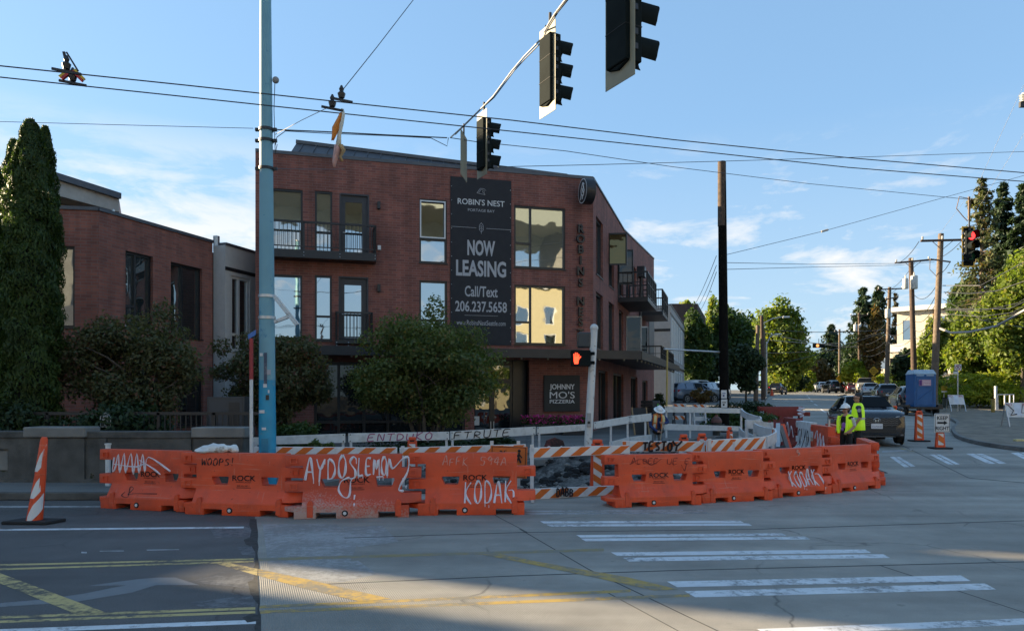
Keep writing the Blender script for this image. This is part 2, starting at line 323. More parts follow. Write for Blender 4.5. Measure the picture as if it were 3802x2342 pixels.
yellow_pt = paint_mat('worn_yellow_paint', (0.43, 0.28, 0.065), 0.475, (0.19, 0.17, 0.13))
yellow_as = paint_mat('yellow_paint_on_asphalt', (0.50, 0.38, 0.15), 0.42, (0.075, 0.07, 0.06))
joint_m = M('dark_joint', (0.055, 0.054, 0.05), 0.9)
patch_m = M('pale_road_patch', (0.23, 0.235, 0.235), 0.85, var=0.5, scale=6, dirt=(0.07, 0.07, 0.07), dscale=3, dlo=0.42, dhi=0.6)
orange = M('orange_plastic', (0.68, 0.074, 0.016), 0.55, var=0.14, scale=1.8, bump=0.06, bscale=90, dirt=(0.50, 0.066, 0.026), dscale=2.6, dlo=.47, dhi=.72, scuff=(.58, .20, .13))
orange_d = M('dirty_orange_plastic', (0.62, 0.070, 0.018), 0.6, var=0.16, scale=2.0, dirt=(0.42, 0.062, 0.03), dscale=3, dlo=.45, dhi=.7, scuff=(.50, .18, .12))
red_pl = M('red_plastic', (0.22, 0.022, 0.014), 0.6, var=0.15)
white_pl = M('white_plastic', (0.60, 0.60, 0.60), 0.55, var=0.08, dirt=(0.34, 0.34, 0.33), dscale=2.5)
def spray_mat():
    m = M('sprayed_orange_plastic', (0.52, 0.065, 0.024), 0.6, var=0.12, scale=3); t = m.node_tree; b = t.nodes['Principled BSDF']; src = b.inputs['Base Color'].links[0].from_socket
    co = N(t, 'ShaderNodeTexCoord').outputs['Object']; sp = N(t, 'ShaderNodeSeparateXYZ'); t.links.new(co, sp.inputs[0])
    n = N(t, 'ShaderNodeTexNoise'); t.links.new(co, n.inputs['Vector']); n.inputs['Scale'].default_value = 38; n.inputs['Detail'].default_value = 5
    n2 = N(t, 'ShaderNodeTexNoise'); t.links.new(co, n2.inputs['Vector']); n2.inputs['Scale'].default_value = 2.2
    h = math_n(t, 'SUBTRACT', math_n(t, 'ADD', math_n(t, 'MULTIPLY', n.outputs[0], 1.1), math_n(t, 'MULTIPLY', n2.outputs[0], 0.5)), math_n(t, 'ADD', math_n(t, 'MULTIPLY', sp.outputs[2], 1.25), math_n(t, 'MULTIPLY', sp.outputs[0], 0.18)))
    t.links.new(mix_n(t, ramp_n(t, h, [(0.28, 0.0), (0.74, 0.80)]), src, (0.42, 0.36, 0.32)), b.inputs['Base Color']); return m
orange_s = spray_mat()
hazard_o = M('orange_stripe', (0.62, 0.13, 0.012), 0.5, var=0.08)
white_st = M('white_sheeting', (0.66, 0.66, 0.65), 0.5, var=0.06, dirt=(0.42, 0.40, 0.37), dscale=3, dlo=0.55, dhi=0.75)
white_board = M('white_painted_board', (0.60, 0.60, 0.58), 0.7, var=0.08, scale=6, dirt=(0.36, 0.35, 0.32), dscale=4, dlo=0.52, dhi=0.75)
rubber = M('black_rubber', (0.013, 0.013, 0.014), 0.8, var=0.3)
teal = M('teal_pole_paint', (0.15, 0.32, 0.385), 0.5, var=0.08, scale=1.5, dirt=(0.06, 0.20, 0.30), dscale=1.1, dlo=0.58, dhi=0.6)
blue_pt = M('bright_blue_pole_paint', (0.015, 0.27, 0.44), 0.45, var=0.15, scale=3, dirt=(0.10, 0.28, 0.36), dscale=4, dlo=0.6, dhi=0.64)
wood = M('creosote_wood', (0.008, 0.007, 0.006), 1.0, spec=.1, var=0.35, scale=8, bump=0.4, bscale=20)
wood_l = M('weathered_pole_wood', (0.135, 0.10, 0.072), 0.9, var=0.3, scale=6, bump=0.4, bscale=20)
wood_m = M('brown_pole_wood', (0.075, 0.048, 0.034), 0.9, var=0.3, scale=6)
steel = M('galvanised_steel', (0.45, 0.46, 0.47), 0.4, 0.7, var=0.1)
white_steel = M('chipped_white_steel', (0.60, 0.60, 0.58), 0.5, var=0.06, dirt=(0.22, 0.20, 0.18), dscale=7, dlo=0.58, dhi=0.64)
wire_m = M('dark_wire', (0.022, 0.024, 0.03), 0.5, var=0)
cable_l = M('pale_cable', (0.34, 0.32, 0.29), 0.6, var=0)
sig_blk = M('signal_housing_black', (0.010, 0.014, 0.014), 0.85, var=0.2, spec=0.08)
plate_y = M('cream_backplate', (0.25, 0.225, 0.15), 0.6, var=0.1)
bark = M('bark', (0.085, 0.07, 0.055), 0.95, var=0.3, scale=6, bump=0.5, bscale=18)
skin_m = M('skin', (0.42, 0.22, 0.15), 0.55, var=0.05)
hivis = M('lime_safety_vest', (0.52, 0.82, 0.015), 0.6, var=0.05, emit=(0.5, 0.85, 0.02, 0.05))
hivis_o = M('orange_safety_vest', (0.75, 0.20, 0.02), 0.6, var=0.08)
refl = M('reflective_tape', (0.50, 0.50, 0.46), 0.4, var=0.03)
navy = M('navy_cloth', (0.022, 0.028, 0.045), 0.85, var=0.15)
blackc = M('black_cloth', (0.010, 0.010, 0.012), 0.85, var=0.15)
bluec = M('blue_cloth', (0.02, 0.04, 0.14), 0.85, var=0.2)
jeans = M('faded_work_trousers', (0.16, 0.18, 0.20), 0.9, var=0.2)
hat_w = M('white_hard_hat', (0.78, 0.78, 0.76), 0.35, var=0.03)
hair_m = M('dark_hair', (0.014, 0.010, 0.008), 0.6)
# ------------------------------------------------------------------ the ground, roads, pavements
def sheet(name, poly, dz, mat, kind='structure', label=None, cat=None):
    bm = bmesh.new(); vs = [bm.verts.new((p[0], p[1], 0)) for p in poly]; bm.faces.new(vs)
    ys = [p[1] for p in poly]
    for yc in (12, 89, 150):
        if min(ys) < yc < max(ys):
            bmesh.ops.bisect_plane(bm, geom=bm.verts[:]+bm.edges[:]+bm.faces[:], plane_co=(0, yc, 0), plane_no=(0, 1, 0))
    for v in bm.verts: v.co.z = gz(v.co.y)+dz
    bmesh.ops.recalc_face_normals(bm, faces=bm.faces)
    if bm.faces[:] and bm.faces[:][0].normal.z < 0: bmesh.ops.reverse_faces(bm, faces=bm.faces)
    me = bpy.data.meshes.new(name); bm.to_mesh(me); bm.free(); me.materials.append(mat)
    o = bpy.data.objects.new(name, me); COL.objects.link(o)
    return tag(o, label, cat, None, kind)
def raised(name, poly, h, mat, bottom=-0.2):
    o = sheet(name, poly, h, mat)
    bm = bmesh.new(); bm.from_mesh(o.data)
    r = bmesh.ops.extrude_edge_only(bm, edges=[e for e in bm.edges if e.is_boundary])
    for v in [g for g in r['geom'] if isinstance(g, bmesh.types.BMVert)]: v.co.z -= h+0.05
    bmesh.ops.recalc_face_normals(bm, faces=bm.faces); bm.to_mesh(o.data); bm.free(); return o
def bank(x, y):
    d = x-sc(max(-5, min(y, 400)))-12.5
    k = min(1, max(0, (y-36)/14))
    b = min(7.0, max(0, d)*0.30)*k
    return b if y < 170 else b*max(0, 1-(y-170)/200)
xs = sorted(set([-900, -600, -350, -200, -120, -80, -50]+list(range(-40, 130, 3))+[150, 200, 300, 500, 900]))
ys = sorted(set([-500, -250, -120, -60, -40, -20]+list(range(-12, 36, 4))+list(range(36, 150, 3))+[12, 89, 150, 170, 200, 260, 350, 500, 800, 1400, 2500]))
b = MB(); nx = len(xs)
for y in ys:
    for x in xs: b.v.append((x, y, gz(y)-0.06+bank(x, y)))
for j in range(len(ys)-1):
    for i in range(nx-1): b.f.append([j*nx+i, j*nx+i+1, (j+1)*nx+i+1, (j+1)*nx+i]); b.m.append(0)
o = b.obj('ground', soil, smooth=60); tag(o, kind='structure')
seam0, seam1 = Gp(947, 1925), Gp(960, 2342)
dsm = (seam1-seam0)/(seam0.y-seam1.y)
seam_b = seam1+dsm*(seam1.y+14); seam_t = seam0-dsm*(13.9-seam0.y)
sheet('asphalt_road', [(-60, -14), (seam_b.x, -14), (seam1.x, seam1.y), (seam0.x, seam0.y), (seam_t.x, 13.9), (-60, 13.9)], 0.0, asphalt)
right_kerb = [(40, 8), (22, 15.5), (17.6, 19.5), (15.8, 22.5), (16.2, 26), (18.5, 30.5), (22.0, 36), (26.0, 45)]
def round_line(P, n=5):
    out = []
    for i in range(len(P)-1):
        p0, p1, p2, p3 = [Vector(P[min(max(j, 0), len(P)-1)]) for j in (i-1, i, i+1, i+2)]
        for k in range(n):
            t = k/n; q = 0.5*((2*p1)+(p2-p0)*t+(2*p0-5*p1+4*p2-p3)*t*t+(3*p1-p0-3*p2+p3)*t**3); out.append((q.x, q.y))
    return out+[tuple(P[-1])]
right_kerb = round_line(right_kerb)
far_r = [(sc(y)+7.2, y) for y in (55, 70, 84, 100, 120, 150, 240)]
left_kerb = [(-2.6, 19.2), (3.2, 22.3), (6.6, 25.6), (9.4, 29.0)]
far_l = [(sc(y)-4.4, y) for y in (36, 48, 60, 84, 100, 120, 150, 240)]
sheet('concrete_road', [(seam_b.x, -14), (60, -14), (60, 8)]+right_kerb+far_r+far_l[::-1]+left_kerb[::-1]+[(-3.2, 16.2), (-4.4, 13.9), (seam_t.x, 13.9), (seam0.x, seam0.y), (seam1.x, seam1.y)], 0.0, conc_road)
raised('sidewalk', [(-60, 13.75), (-4.6, 13.75), (-3.3, 16.0), (-2.6, 19.2)]+left_kerb[1:]+far_l+[(-60, 240)], 0.13, sidewalk_m)
raised('dirt_verge', right_kerb[::-1][0:0]+[(60, 8)]+right_kerb[1:]+far_r+[(sc(240)+13, 240), (sc(150)+13, 150), (sc(84)+13, 84), (sc(60)+13, 60), (sc(45)+13.5, 45), (32, 30), (60, 20)], 0.13, M('packed_dirt_verge', (0.20, 0.165, 0.125), 0.95, var=0.3, scale=2, bump=0.3, dirt=(0.12, 0.10, 0.07), dscale=0.8))
def kerbstone(name, line, mat, w=0.16, h=0.145):
    b = MB()
    for p, q in zip(line, line[1:]):
        d = Vector((q[0]-p[0], q[1]-p[1], 0)).normalized(); nrm = Vector((-d.y, d.x, 0))*w/2
        P, Q = Vector((p[0], p[1], gz(p[1]))), Vector((q[0], q[1], gz(q[1])))
        b.hexa([P-nrm, Q-nrm, Q+nrm, P+nrm]+[v+Vector((0, 0, h)) for v in (P-nrm, Q-nrm, Q+nrm, P+nrm)])
    return tag(b.obj(name, mat, bevel=0.02), kind='structure')
kerbstone('kerb', [(-60, 13.72), (-4.6, 13.72)], conc_wall)
kerbstone('kerb', right_kerb, sidewalk_m, 0.14, 0.136); kerbstone('kerb', far_r, conc_lt); kerbstone('kerb', far_l, conc_lt)
ykerb = M('yellow_kerb_paint', (0.55, 0.47, 0.22), 0.7, var=0.15)
kerbstone('painted_kerb', [(17.0, 24.6), (23.5, 24.9)], ykerb, 0.17, 0.19)
kerbstone('painted_kerb', [(16.9, 23.4), (23.5, 23.7)], ykerb, 0.17, 0.19)

def mark(name, px, mat, dz=0.004):
    ps = [Gp(u, v) for u, v in px]
    return sheet(name, [(p.x, p.y) for p in ps], dz*0.35, mat)
def strip(name, a, c, t, mat, dz=0.004, t2=None):
    t2 = t2 or t
    return mark(name, [(a[0], a[1]-t/2), (c[0], c[1]-t2/2), (c[0], c[1]+t2/2), (a[0], a[1]+t/2)], mat, dz)
strip('lane_line', (-600, 1881), (375, 1880), 5, white_fd)
strip('lane_line', (-600, 1972), (905, 1957), 6, white_pt)
strip('lane_line', (370, 2045), (460, 2044), 3, white_fd); strip('lane_line', (545, 2041), (665, 2039), 3, white_fd); strip('lane_line', (302, 2050), (322, 2050), 5, white_pt)
strip('yellow_line', (-600, 2111), (942, 2074), 6, yellow_as); strip('yellow_line', (-600, 2131), (942, 2083), 6, yellow_as)
strip('yellow_line', (-500, 2308), (948, 2257), 9, yellow_as); strip('yellow_line', (-500, 2326), (948, 2271), 9, yellow_as)
strip('lane_line', (-300, 2353), (950, 2307), 15, white_pt)
mark('yellow_hatch', [(-150, 2070), (0, 2127), (390, 2272), (285, 2280), (0, 2165), (-150, 2105)], yellow_as, 0.008)
mark('yellow_hatch', [(805, 2092), (850, 2088), (957, 2111), (955, 2136)], yellow_as, 0.008)
mark('yellow_hatch', [(959, 2111), (1000, 2120), (1150, 2152), (1450, 2222), (1340, 2233), (1130, 2184), (958, 2136)], yellow_pt, 0.008)
mark('turn_arrow', [(-200, 2250), (0, 2238), (167, 2224), (313, 2203), (420, 2181), (468, 2172), (328, 2174), (512, 2149), (590, 2143), (651, 2143), (740, 2171), (579, 2171), (490, 2199), (278, 2234), (0, 2253), (-200, 2268)], arrow_pt, 0.006)
strip('yellow_line', (964, 2252), (2342, 2192), 10, yellow_pt); strip('yellow_line', (964, 2271), (2561, 2209), 11, yellow_pt)
strip('yellow_line', (956, 2076), (2242, 2040), 10, paint_mat('faint_yellow_paint', (0.26, 0.205, 0.09), 0.47, (0.19, 0.18, 0.15)))
mark('yellow_hatch', [(1790, 2058), (1860, 2056), (2000, 2085), (2330, 2142), (2520, 2188), (2430, 2191), (2180, 2137), (1960, 2092)], yellow_pt, 0.008)
for (a0, a1, c0, c1, t, mt) in [(1953, 1897, 2620, 1894, 5, white_fd), (1953, 1906, 2630, 1903, 6, white_fd), (2012, 1938, 2755, 1936, 8, white_pt), (2036, 1950, 2785, 1946, 8, white_pt), (2148, 1990, 2912, 1983, 9, white_pt), (2165, 2003, 2999, 1996, 10, white_pt),
        (2280, 2056, 3224, 2045, 13, white_pt), (2323, 2076, 3292, 2063, 14, white_pt), (2495, 2168, 3585, 2145, 21, white_pt), (2562, 2205, 3678, 2176, 23, white_pt), (2830, 2345, 3900, 2302, 22, white_pt)]:
    k = 0.9*t
    mark('crosswalk_stripe', [(a0-k, a1-t/2), (c0-k, c1-t/2), (c0+k, c1+t/2), (a0+k, a1+t/2)], mt)
for q in [[(808, 474), (835, 472), (925, 534), (895, 535)], [(840, 472), (865, 473), (960, 530), (935, 532)], [(1045, 460), (1075, 460), (1190, 520), (1160, 520)], [(1085, 460), (1110, 460), (1225, 518), (1200, 519)],
          [(1265, 455), (1310, 455), (1440, 514), (1395, 515)], [(1320, 455), (1360, 455), (1505, 512), (1460, 514)], [(1530, 450), (1575, 448), (1690, 500), (1640, 502)], [(1585, 448), (1620, 448), (1750, 498), (1705, 499)]]:
    mark('crosswalk_stripe', [(2800+x*.6231, 1400+y*.6231) for x, y in q], white_pt)
strip('stop_line', (3275, 1676), (3385, 1670), 6, white_fd)
mark('yellow_line', [(3338, 1664), (3350, 1664), (3398, 1675), (3386, 1676)], yellow_pt)
for (x0, y0, x1, y1, w) in [(3355, 1647, 3335, 1630, 6), (3047, 1518, 3064, 1530, 4), (3023, 1499, 3036, 1506, 3), (3010, 1486, 3018, 1491, 3), (3001, 1474, 3007, 1479, 2.4), (2996, 1466, 2999, 1469, 2)]:
    mark('centre_dash', [(x0-w, y0), (x0+w, y0), (x1+w, y1), (x1-w, y1)], yellow_pt if w > 5 else white_pt)
for a, c, t in [((1930, 1963), (2183, 2111), 3), ((2183, 2111), (2667, 2342), 4), ((1279, 1996), (1958, 1975), 2.5), ((1100, 2172), (1900, 2137), 3), ((1900, 2137), (2490, 2117), 3), ((2490, 2117), (3900, 2082), 3), ((2800, 1964), (3900, 1929), 2.5), ((3267, 2098), (3900, 2304), 3.5), ((3348, 1652), (3598, 1774), 2.5), ((1958, 1975), (2800, 1964), 2), ((3598, 1774), (3900, 1800), 2), ((1820, 1900), (1958, 1975), 2.5), ((2240, 2190), (2520, 2342), 3)]:
    dx, dy = c[0]-a[0], c[1]-a[1]
    if abs(dy) > 0.25*abs(dx): mark('road_joint', [(a[0]-t, a[1]), (a[0]+t, a[1]), (c[0]+t, c[1]), (c[0]-t, c[1])], joint_m, 0.003)
    else: strip('road_joint', a, c, t, joint_m, 0.003)
rs_ = random.Random(4)
strip('road_seam', (948, 1925), (961, 2345), 1, joint_m) if False else mark('road_seam', [(938+rs_.uniform(-16, 8)+i*.9, 1926+i*21) for i in range(21)]+[(952+rs_.uniform(-3, 5)+i*.75, 1926+i*21) for i in range(20, -1, -1)], M('cracked_seam', (0.035, 0.034, 0.032), 0.9, var=0.5, scale=14), 0.0055)
for px in [[(780, 1962), (905, 1952), (942, 1966), (938, 1990), (800, 1996)], [(860, 2110), (946, 2122), (948, 2185), (700, 2160)], [(880, 2030), (945, 2026), (946, 2060), (900, 2058)], [(700, 2235), (945, 2205), (947, 2248), (760, 2256)]]:
    mark('road_patch', px, paint_mat('scuffed_road_patch', (0.15, 0.15, 0.152), 0.50, (0.065, 0.065, 0.068)), 0.0015+0.0003*(px[0][0] % 7))
for px in [[(975, 1945), (1250, 1945), (1330, 2010), (1290, 2110), (1120, 2150), (1000, 2120)], [(1270, 1955), (1420, 1950), (1480, 2010), (1330, 2030)], [(1050, 2115), (1330, 2080), (1400, 2130), (1270, 2160), (1150, 2150)]]:
    mark('road_patch', px, paint_mat('pale_concrete_scuff', (0.31, 0.31, 0.305), 0.50, (0.205, 0.20, 0.188)), 0.001+0.0006*(px[0][0] % 5/5+(px[0][1] % 3)))
for px in [[(905, 2003), (938, 1990), (950, 2012), (930, 2028), (912, 2020)], [(900, 2292), (935, 2276), (962, 2282), (960, 2304), (918, 2310)], [(920, 2160), (945, 2150), (958, 2200), (955, 2230), (930, 2205)], [(925, 1950), (946, 1946), (950, 1972), (936, 1966)]]:
    mark('broken_asphalt', px, bpy.data.materials['cracked_seam'], 0.0062)
p = Gp(3660, 1645)
tag(MB().lathe([(0.42, 0.0), (0.42, 0.006), (0.36, 0.008)], 20, (p.x, p.y, p.z)).obj('manhole_cover', M('dark_iron', (0.04, 0.04, 0.04), 0.7)), 'round dark iron manhole cover in the road right of the keep right sign', 'manhole cover')
# torn-up corner behind the barriers
b = MB(); n1, n2 = 70, 60; random.seed(5)
for j in range(n2+1):
    for i in range(n1+1):
        x = -3.0+12.0*i/n1; y = 14.4+11.4*j/n2; e = min(i, n1-i, j, n2-j)
        lim = (x-3.2)*0.9+22.0
        h = 0.10+0.30*noise.noise((x*0.7, y*0.6, 1.3))+0.12*noise.noise((x*2.5, y*2.5, 4))+0.05*noise.noise((x*8, y*8, 2))
        h += 0.42*math.exp(-((x-1.4)**2/2.6+(y-17.6)**2/1.3))+0.25*math.exp(-((x-3.6)**2/1.2+(y-17.2)**2/1.0))
        lo = 14.0 if x < 1.8 else 14.0+0.42*(x-1.8)
        h = max(h, -0.02)*min(1, e/5) if lo+0.3 < y < lim else -0.3
        b.v.append((x, y, gz(y)+0.02+h))
for j in range(n2):
    for i in range(n1): b.f.append([j*(n1+1)+i, j*(n1+1)+i+1, (j+1)*(n1+1)+i+1, (j+1)*(n1+1)+i]); b.m.append(0)
tag(b.obj('gravel', gravel_m, smooth=80), kind='stuff')
random.seed(8); b = MB()
for _ in range(900):
    x = random.uniform(-2.4, 6); y = random.uniform(14.6+max(0, .42*(x-1.8)), 19.5); r = random.uniform(0.02, 0.09)
    h = 0.10+0.30*noise.noise((x*0.7, y*0.6, 1.3))+0.42*math.exp(-((x-1.4)**2/2.6+(y-17.6)**2/1.3))+0.25*math.exp(-((x-3.6)**2/1.2+(y-17.2)**2/1.0))
    b.mi = random.choice((0, 0, 1))
    b.ball((x, y, gz(y)+max(h, 0)+0.01), (r, r*random.uniform(.6, 1.2), r*random.uniform(.5, .9)), 5, 3)
tag(b.obj('rubble', [M('broken_asphalt', (0.03, 0.03, 0.03), 0.95, var=0.3), M('broken_concrete', (0.22, 0.21, 0.19), 0.95, var=0.3)]), kind='stuff')
a_, c_ = at(1978, 1716, 16.6), at(2300, 1694, 18.2); b = MB(); b.bar(a_-a_, c_-a_, .25, .16); o = b.obj('edge_beam', conc_lt, bevel=.02); o.location = a_; tag(o, 'pale concrete edge beam exposed behind the gravel pit between the barrier rows', 'concrete beam')
random.seed(12); b = MB()
for _ in range(160):
    x = random.gauss(1.75, .75); y = random.gauss(16.2, .35); r = random.uniform(.05, .17); z = gz(y)+max(0, .38-.28*abs(x-1.75)-.5*abs(y-16.2)); b.ball((x, y, z), (r, r*random.uniform(.6, 1.1), r*random.uniform(.45, .8)), 6, 4)
b.v = [(x+.03*noise.noise((x*9, y*9, z*9)), y+.03*noise.noise((x*9+4, y*9, z*9)), z+.03*noise.noise((x*9, y*9, z*9+7))) for x, y, z in b.v]
tag(b.obj('asphalt_chunks', M('black_asphalt_chunks', (.012, .012, .012), .9, var=.3)), kind='stuff')
# ------------------------------------------------------------------ facades
class Facade:
    def __init__(s, A, B, parent, z0=0.0):
        s.A, s.B = Vector(A), Vector(B); d = s.B-s.A; s.L = d.length; s.e = d.normalized(); s.ang = math.atan2(d.y, d.x); s.parent = parent
        s.off = (s.A.x-parent.location.x, s.A.y-parent.location.y, -parent.location.z)
    def s_(s, u):
        k = (u-CX)/F; return (k*s.A.y-s.A.x)/(s.e.x-k*s.e.y)
    def z_(s, sv, v): return H-(v-VH)*(s.A.y+s.e.y*sv)/F
    def rect(s, u0, u1, v0, v1):
        a, c = s.s_(u0), s.s_(u1); m = (a+c)/2; return (a, c, s.z_(m, v1), s.z_(m, v0))
    def world(s, x, y, z): return Vector((s.A.x+s.e.x*x-s.e.y*y, s.A.y+s.e.y*x+s.e.x*y, z))
    def put(s, b, name, mats, parent=None, **kw):
        if parent is None or parent is s.parent: return b.obj(name, mats, s.parent, s.off, s.ang, **kw)
        return b.obj(name, mats, parent, **kw)
    def wall(s, holes, z0, z1, mat, x0=0.0, x1=None, th=0.25, name='wall'):
        x1 = s.L if x1 is None else x1
        xs = sorted(set([x0, x1]+[h[i] for h in holes for i in (0, 1) if x0 < h[i] < x1])); zs = sorted(set([z0, z1]+[h[i] for h in holes for i in (2, 3) if z0 < h[i] < z1]))
        def fill(i, k):
            cx, cz = (xs[i]+xs[i+1])/2, (zs[k]+zs[k+1])/2
            return not any(h[0] < cx < h[1] and h[2] < cz < h[3] for h in holes)
        return s.put(MB().lattice(xs, zs, fill, lambda z: 0.0, lambda z: th), name, mat)
    def window(s, r, mull=(), trans=(), fw=0.07, mat=None, gl=None, blind=0, sill=True, dep=0.10, bar_x=None):
        a, c, z0, z1 = r; b = MB()
        b.box(a, a+fw, dep-0.06, dep+0.06, z0, z1).box(c-fw, c, dep-0.06, dep+0.06, z0, z1).box(a+fw, c-fw, dep-0.058, dep+0.06, z0, z0+fw).box(a+fw, c-fw, dep-0.058, dep+0.06, z1-fw, z1)
        for m in mull: b.box(m-fw/2, m+fw/2, dep-0.056, dep+0.05, z0+fw, z1-fw)
        for (ta, tc_, tz) in trans: b.box(ta, tc_, dep-0.054, dep+0.05, tz-fw/2, tz+fw/2)
        w = s.put(b, 'window', mat or frame_m)
        s.put(MB().box(a+fw*0.5, c-fw*0.5, dep+0.01, dep+0.03, z0+fw*0.5, z1-fw*0.5), 'pane', gl or glass, w)
        if sill: s.put(MB().box(a-0.03, c+0.03, -0.04, dep-0.07, z0-0.04, z0-0.002), 'sill', mat or frame_m, w)
        return w
Lc, Rc = Vector((-9.07, 25.7, 0)), Vector((3.24, 29.0, 0))
bld = thing('brick_building', 'three storey dark red brick corner building with black balconies and banner', 'building', (-9.07, 25.7, 0.35))
fr = Facade(Lc, Rc, bld)
Ec = Rc+Vector((0.287, 0.958, 0))*24.2
sf = Facade(Rc, Ec, bld)
R = fr.rect
w3a = R(1003, 1124, 702, 943); w3b = R(1169, 1234, 710, 950); d3 = R(1260, 1371, 720, 966); w3c = R(1557, 1659, 741, 977); w3d = R(1909, 2099, 768, 997)
w2a = R(1003, 1122, 1020, 1258); w2b = R(1169, 1232, 1022, 1264); d2 = R(1257, 1368, 1027, 1268); w2c = R(1557, 1660, 1042, 1240); w2d = R(1910, 2098, 1060, 1279)
store = R(1166, 1727, 1345, 1640); recess = R(1761, 1965, 1335, 1690)
fr.wall([w3a, w3b, d3, w3c, w3d, w2a, w2b, d2, w2c, w2d, store, recess], 0.2, 10.62, brick)
def bz(r, v): return fr.z_((r[0]+r[1])/2, v)
fr.window(w3a, gl=glass_bl); fr.window(w3b, gl=glass_bl, trans=[(w3b[0], w3b[1], bz(w3b, 862))])
fr.window(w3c, trans=[(w3c[0], w3c[1], bz(w3c, 889))])
fr.window(w3d, gl=glass_bl, mull=[fr.s_(1971)], trans=[(w3d[0], fr.s_(1971), bz(w3d, 906))])
fr.window(w2a); fr.window(w2b, trans=[(w2b[0], w2b[1], bz(w2b, 1174))]); fr.window(w2c, trans=[(w2c[0], w2c[1], bz(w2c, 1188))])
fr.window(w2d, mull=[fr.s_(1971)], trans=[(w2d[0], fr.s_(1971), bz(w2d, 1197))])
# window sash standing open on the third floor
b = MB(); a, c, z0, z1 = w3c[0]+0.02, w3c[1]-0.05, bz(w3c, 885), w3c[3]-0.05
b.box(a, a+0.05, -0.02, 0.03, z0, z1).box(c-0.05, c, -0.02, 0.03, z0, z1).box(a, c, -0.018, 0.03, z0, z0+0.05).box(a, c, -0.018, 0.03, z1-0.05, z1)
sash = fr.put(b, 'open_sash', steel); 
for d, gtop in ((d3, 752), (d2, 1056)):
    a, c, z0, z1 = d; b = MB(); g0, g1 = a+(c-a)*0.20, c-(c-a)*0.24; zt = z1-0.30; zb = z0+0.15
    b.box(a, a+0.06, 0.0, 0.12, z0, z1).box(c-0.06, c, 0.0, 0.12, z0, z1).box(a+0.06, c-0.06, 0.0, 0.12, z1-0.06, z1)
    b.box(a+0.06, g0, 0.08, 0.14, z0, z1-0.06).box(g1, c-0.06, 0.08, 0.14, z0, z1-0.06).box(g0, g1, 0.08, 0.14, zt, z1-0.06).box(g0, g1, 0.08, 0.14, z0, zb)
    dr = fr.put(b, 'door', M('dark_grey_door', (0.028, 0.028, 0.033), 0.5))
    fr.put(MB().box(g0-0.01, g1+0.01, 0.10, 0.12, zb-0.01, zt+0.01), 'pane', glass, dr)
    fr.put(MB().bar((a+0.12, 0.05, z0+1.0), (a+0.24, 0.05, z0+1.0), 0.03), 'handle', steel, dr)
fr.put(MB().box(0, fr.L, -0.03, 0.30, 10.62, 10.74), 'parapet_cap', roofm)
b = MB(); s0, s1 = fr.s_(1072), fr.s_(2120)
zr = fr.z_(fr.s_(1093)+0.3, 508)
b.hexa([(s0, 0.28, 10.7), (s1, 0.28, 10.7), (s1, 2.2, 10.7), (s0, 2.2, 10.7), (s0+0.25, 1.0, zr+0.1), (s1, 0.5, 10.80), (s1, 2.2, 10.80), (s0+0.25, 2.2, zr+0.15)])
for i in range(22):
    k = (i+0.5)/22; s_ = s0+(s1-s0)*k; zt = zr+0.1+(10.8-zr-0.1)*k; yt = 1.0-0.5*k
    b.bar((s_+0.02, 0.27, 10.72), (s_+0.02+0.25*(1-k), yt-0.01, zt), 0.03, 0.05)
b.bar((s0+0.22, 0.98, zr+0.13), (s1, 0.46, 10.84), 0.10, 0.12)
fr.put(b, 'metal_roof', roofm)
# storefront
a, c, z0, z1 = store; b = MB(); fw = 0.10
mul = [fr.s_(u) for u in (1258, 1352, 1441, 1560, 1640)]; zt = bz(store, 1352); zs_ = bz(store, 1560)
for m in [a+fw/2]+mul+[c-fw/2]: b.box(m-fw/2, m+fw/2, 0.04, 0.18, z0, z1)
b.box(a, c, 0.045, 0.175, z1-0.12, z1).box(a, c, 0.045, 0.175, zs_-0.10, zs_).box(a, c, 0.05, 0.17, z0, z0+0.3)
sw = fr.put(b, 'storefront_window', frame_m); fr.put(MB().box(a, c, 0.10, 0.12, z0, z1), 'pane', glass_dk, sw)
a, c, z0, z1 = recess; b = MB(); e0, e1 = a+0.02, fr.s_(1915); mid = fr.s_(1838); zd = bz(recess, 1405)
b.box(e0, e0+0.09, 0.5, 0.62, z0, z1).box(e1-0.09, e1, 0.5, 0.62, z0, z1).box(mid-0.10, mid+0.10, 0.5, 0.62, z0, zd).box(e0, e1, 0.505, 0.615, zd-0.18, zd).box(e0, e1, 0.505, 0.615, z1-0.2, z1).box(e0, e1, 0.505, 0.615, z0, z0+0.25).box(e1, c, 0.45, 0.62, z0, z1)
dr = fr.put(b, 'entrance_door', frame_m); fr.put(MB().box(e0+0.05, e1-0.05, 0.55, 0.57, z0, z1), 'pane', glass_mat('door_glass', fac=0.16, wav=0.05), dr)
fr.put(MB().bar((mid-0.06, 0.46, z0+0.8), (mid-0.06, 0.46, z0+1.3), 0.03).bar((mid+0.06, 0.46, z0+0.8), (mid+0.06, 0.46, z0+1.3), 0.03), 'handle', steel, dr)
fr.put(MB().box(mid-0.75, mid-0.5, 0.53, 0.545, z0+1.15, z0+1.5), 'notice', white_wall, dr)
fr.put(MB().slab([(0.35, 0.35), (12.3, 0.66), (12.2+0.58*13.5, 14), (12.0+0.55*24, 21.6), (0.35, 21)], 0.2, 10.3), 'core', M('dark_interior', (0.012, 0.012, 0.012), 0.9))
fr.put(MB().box(0, 0.25, 0.25, 20, 0.2, 10.62), 'wall', brick)
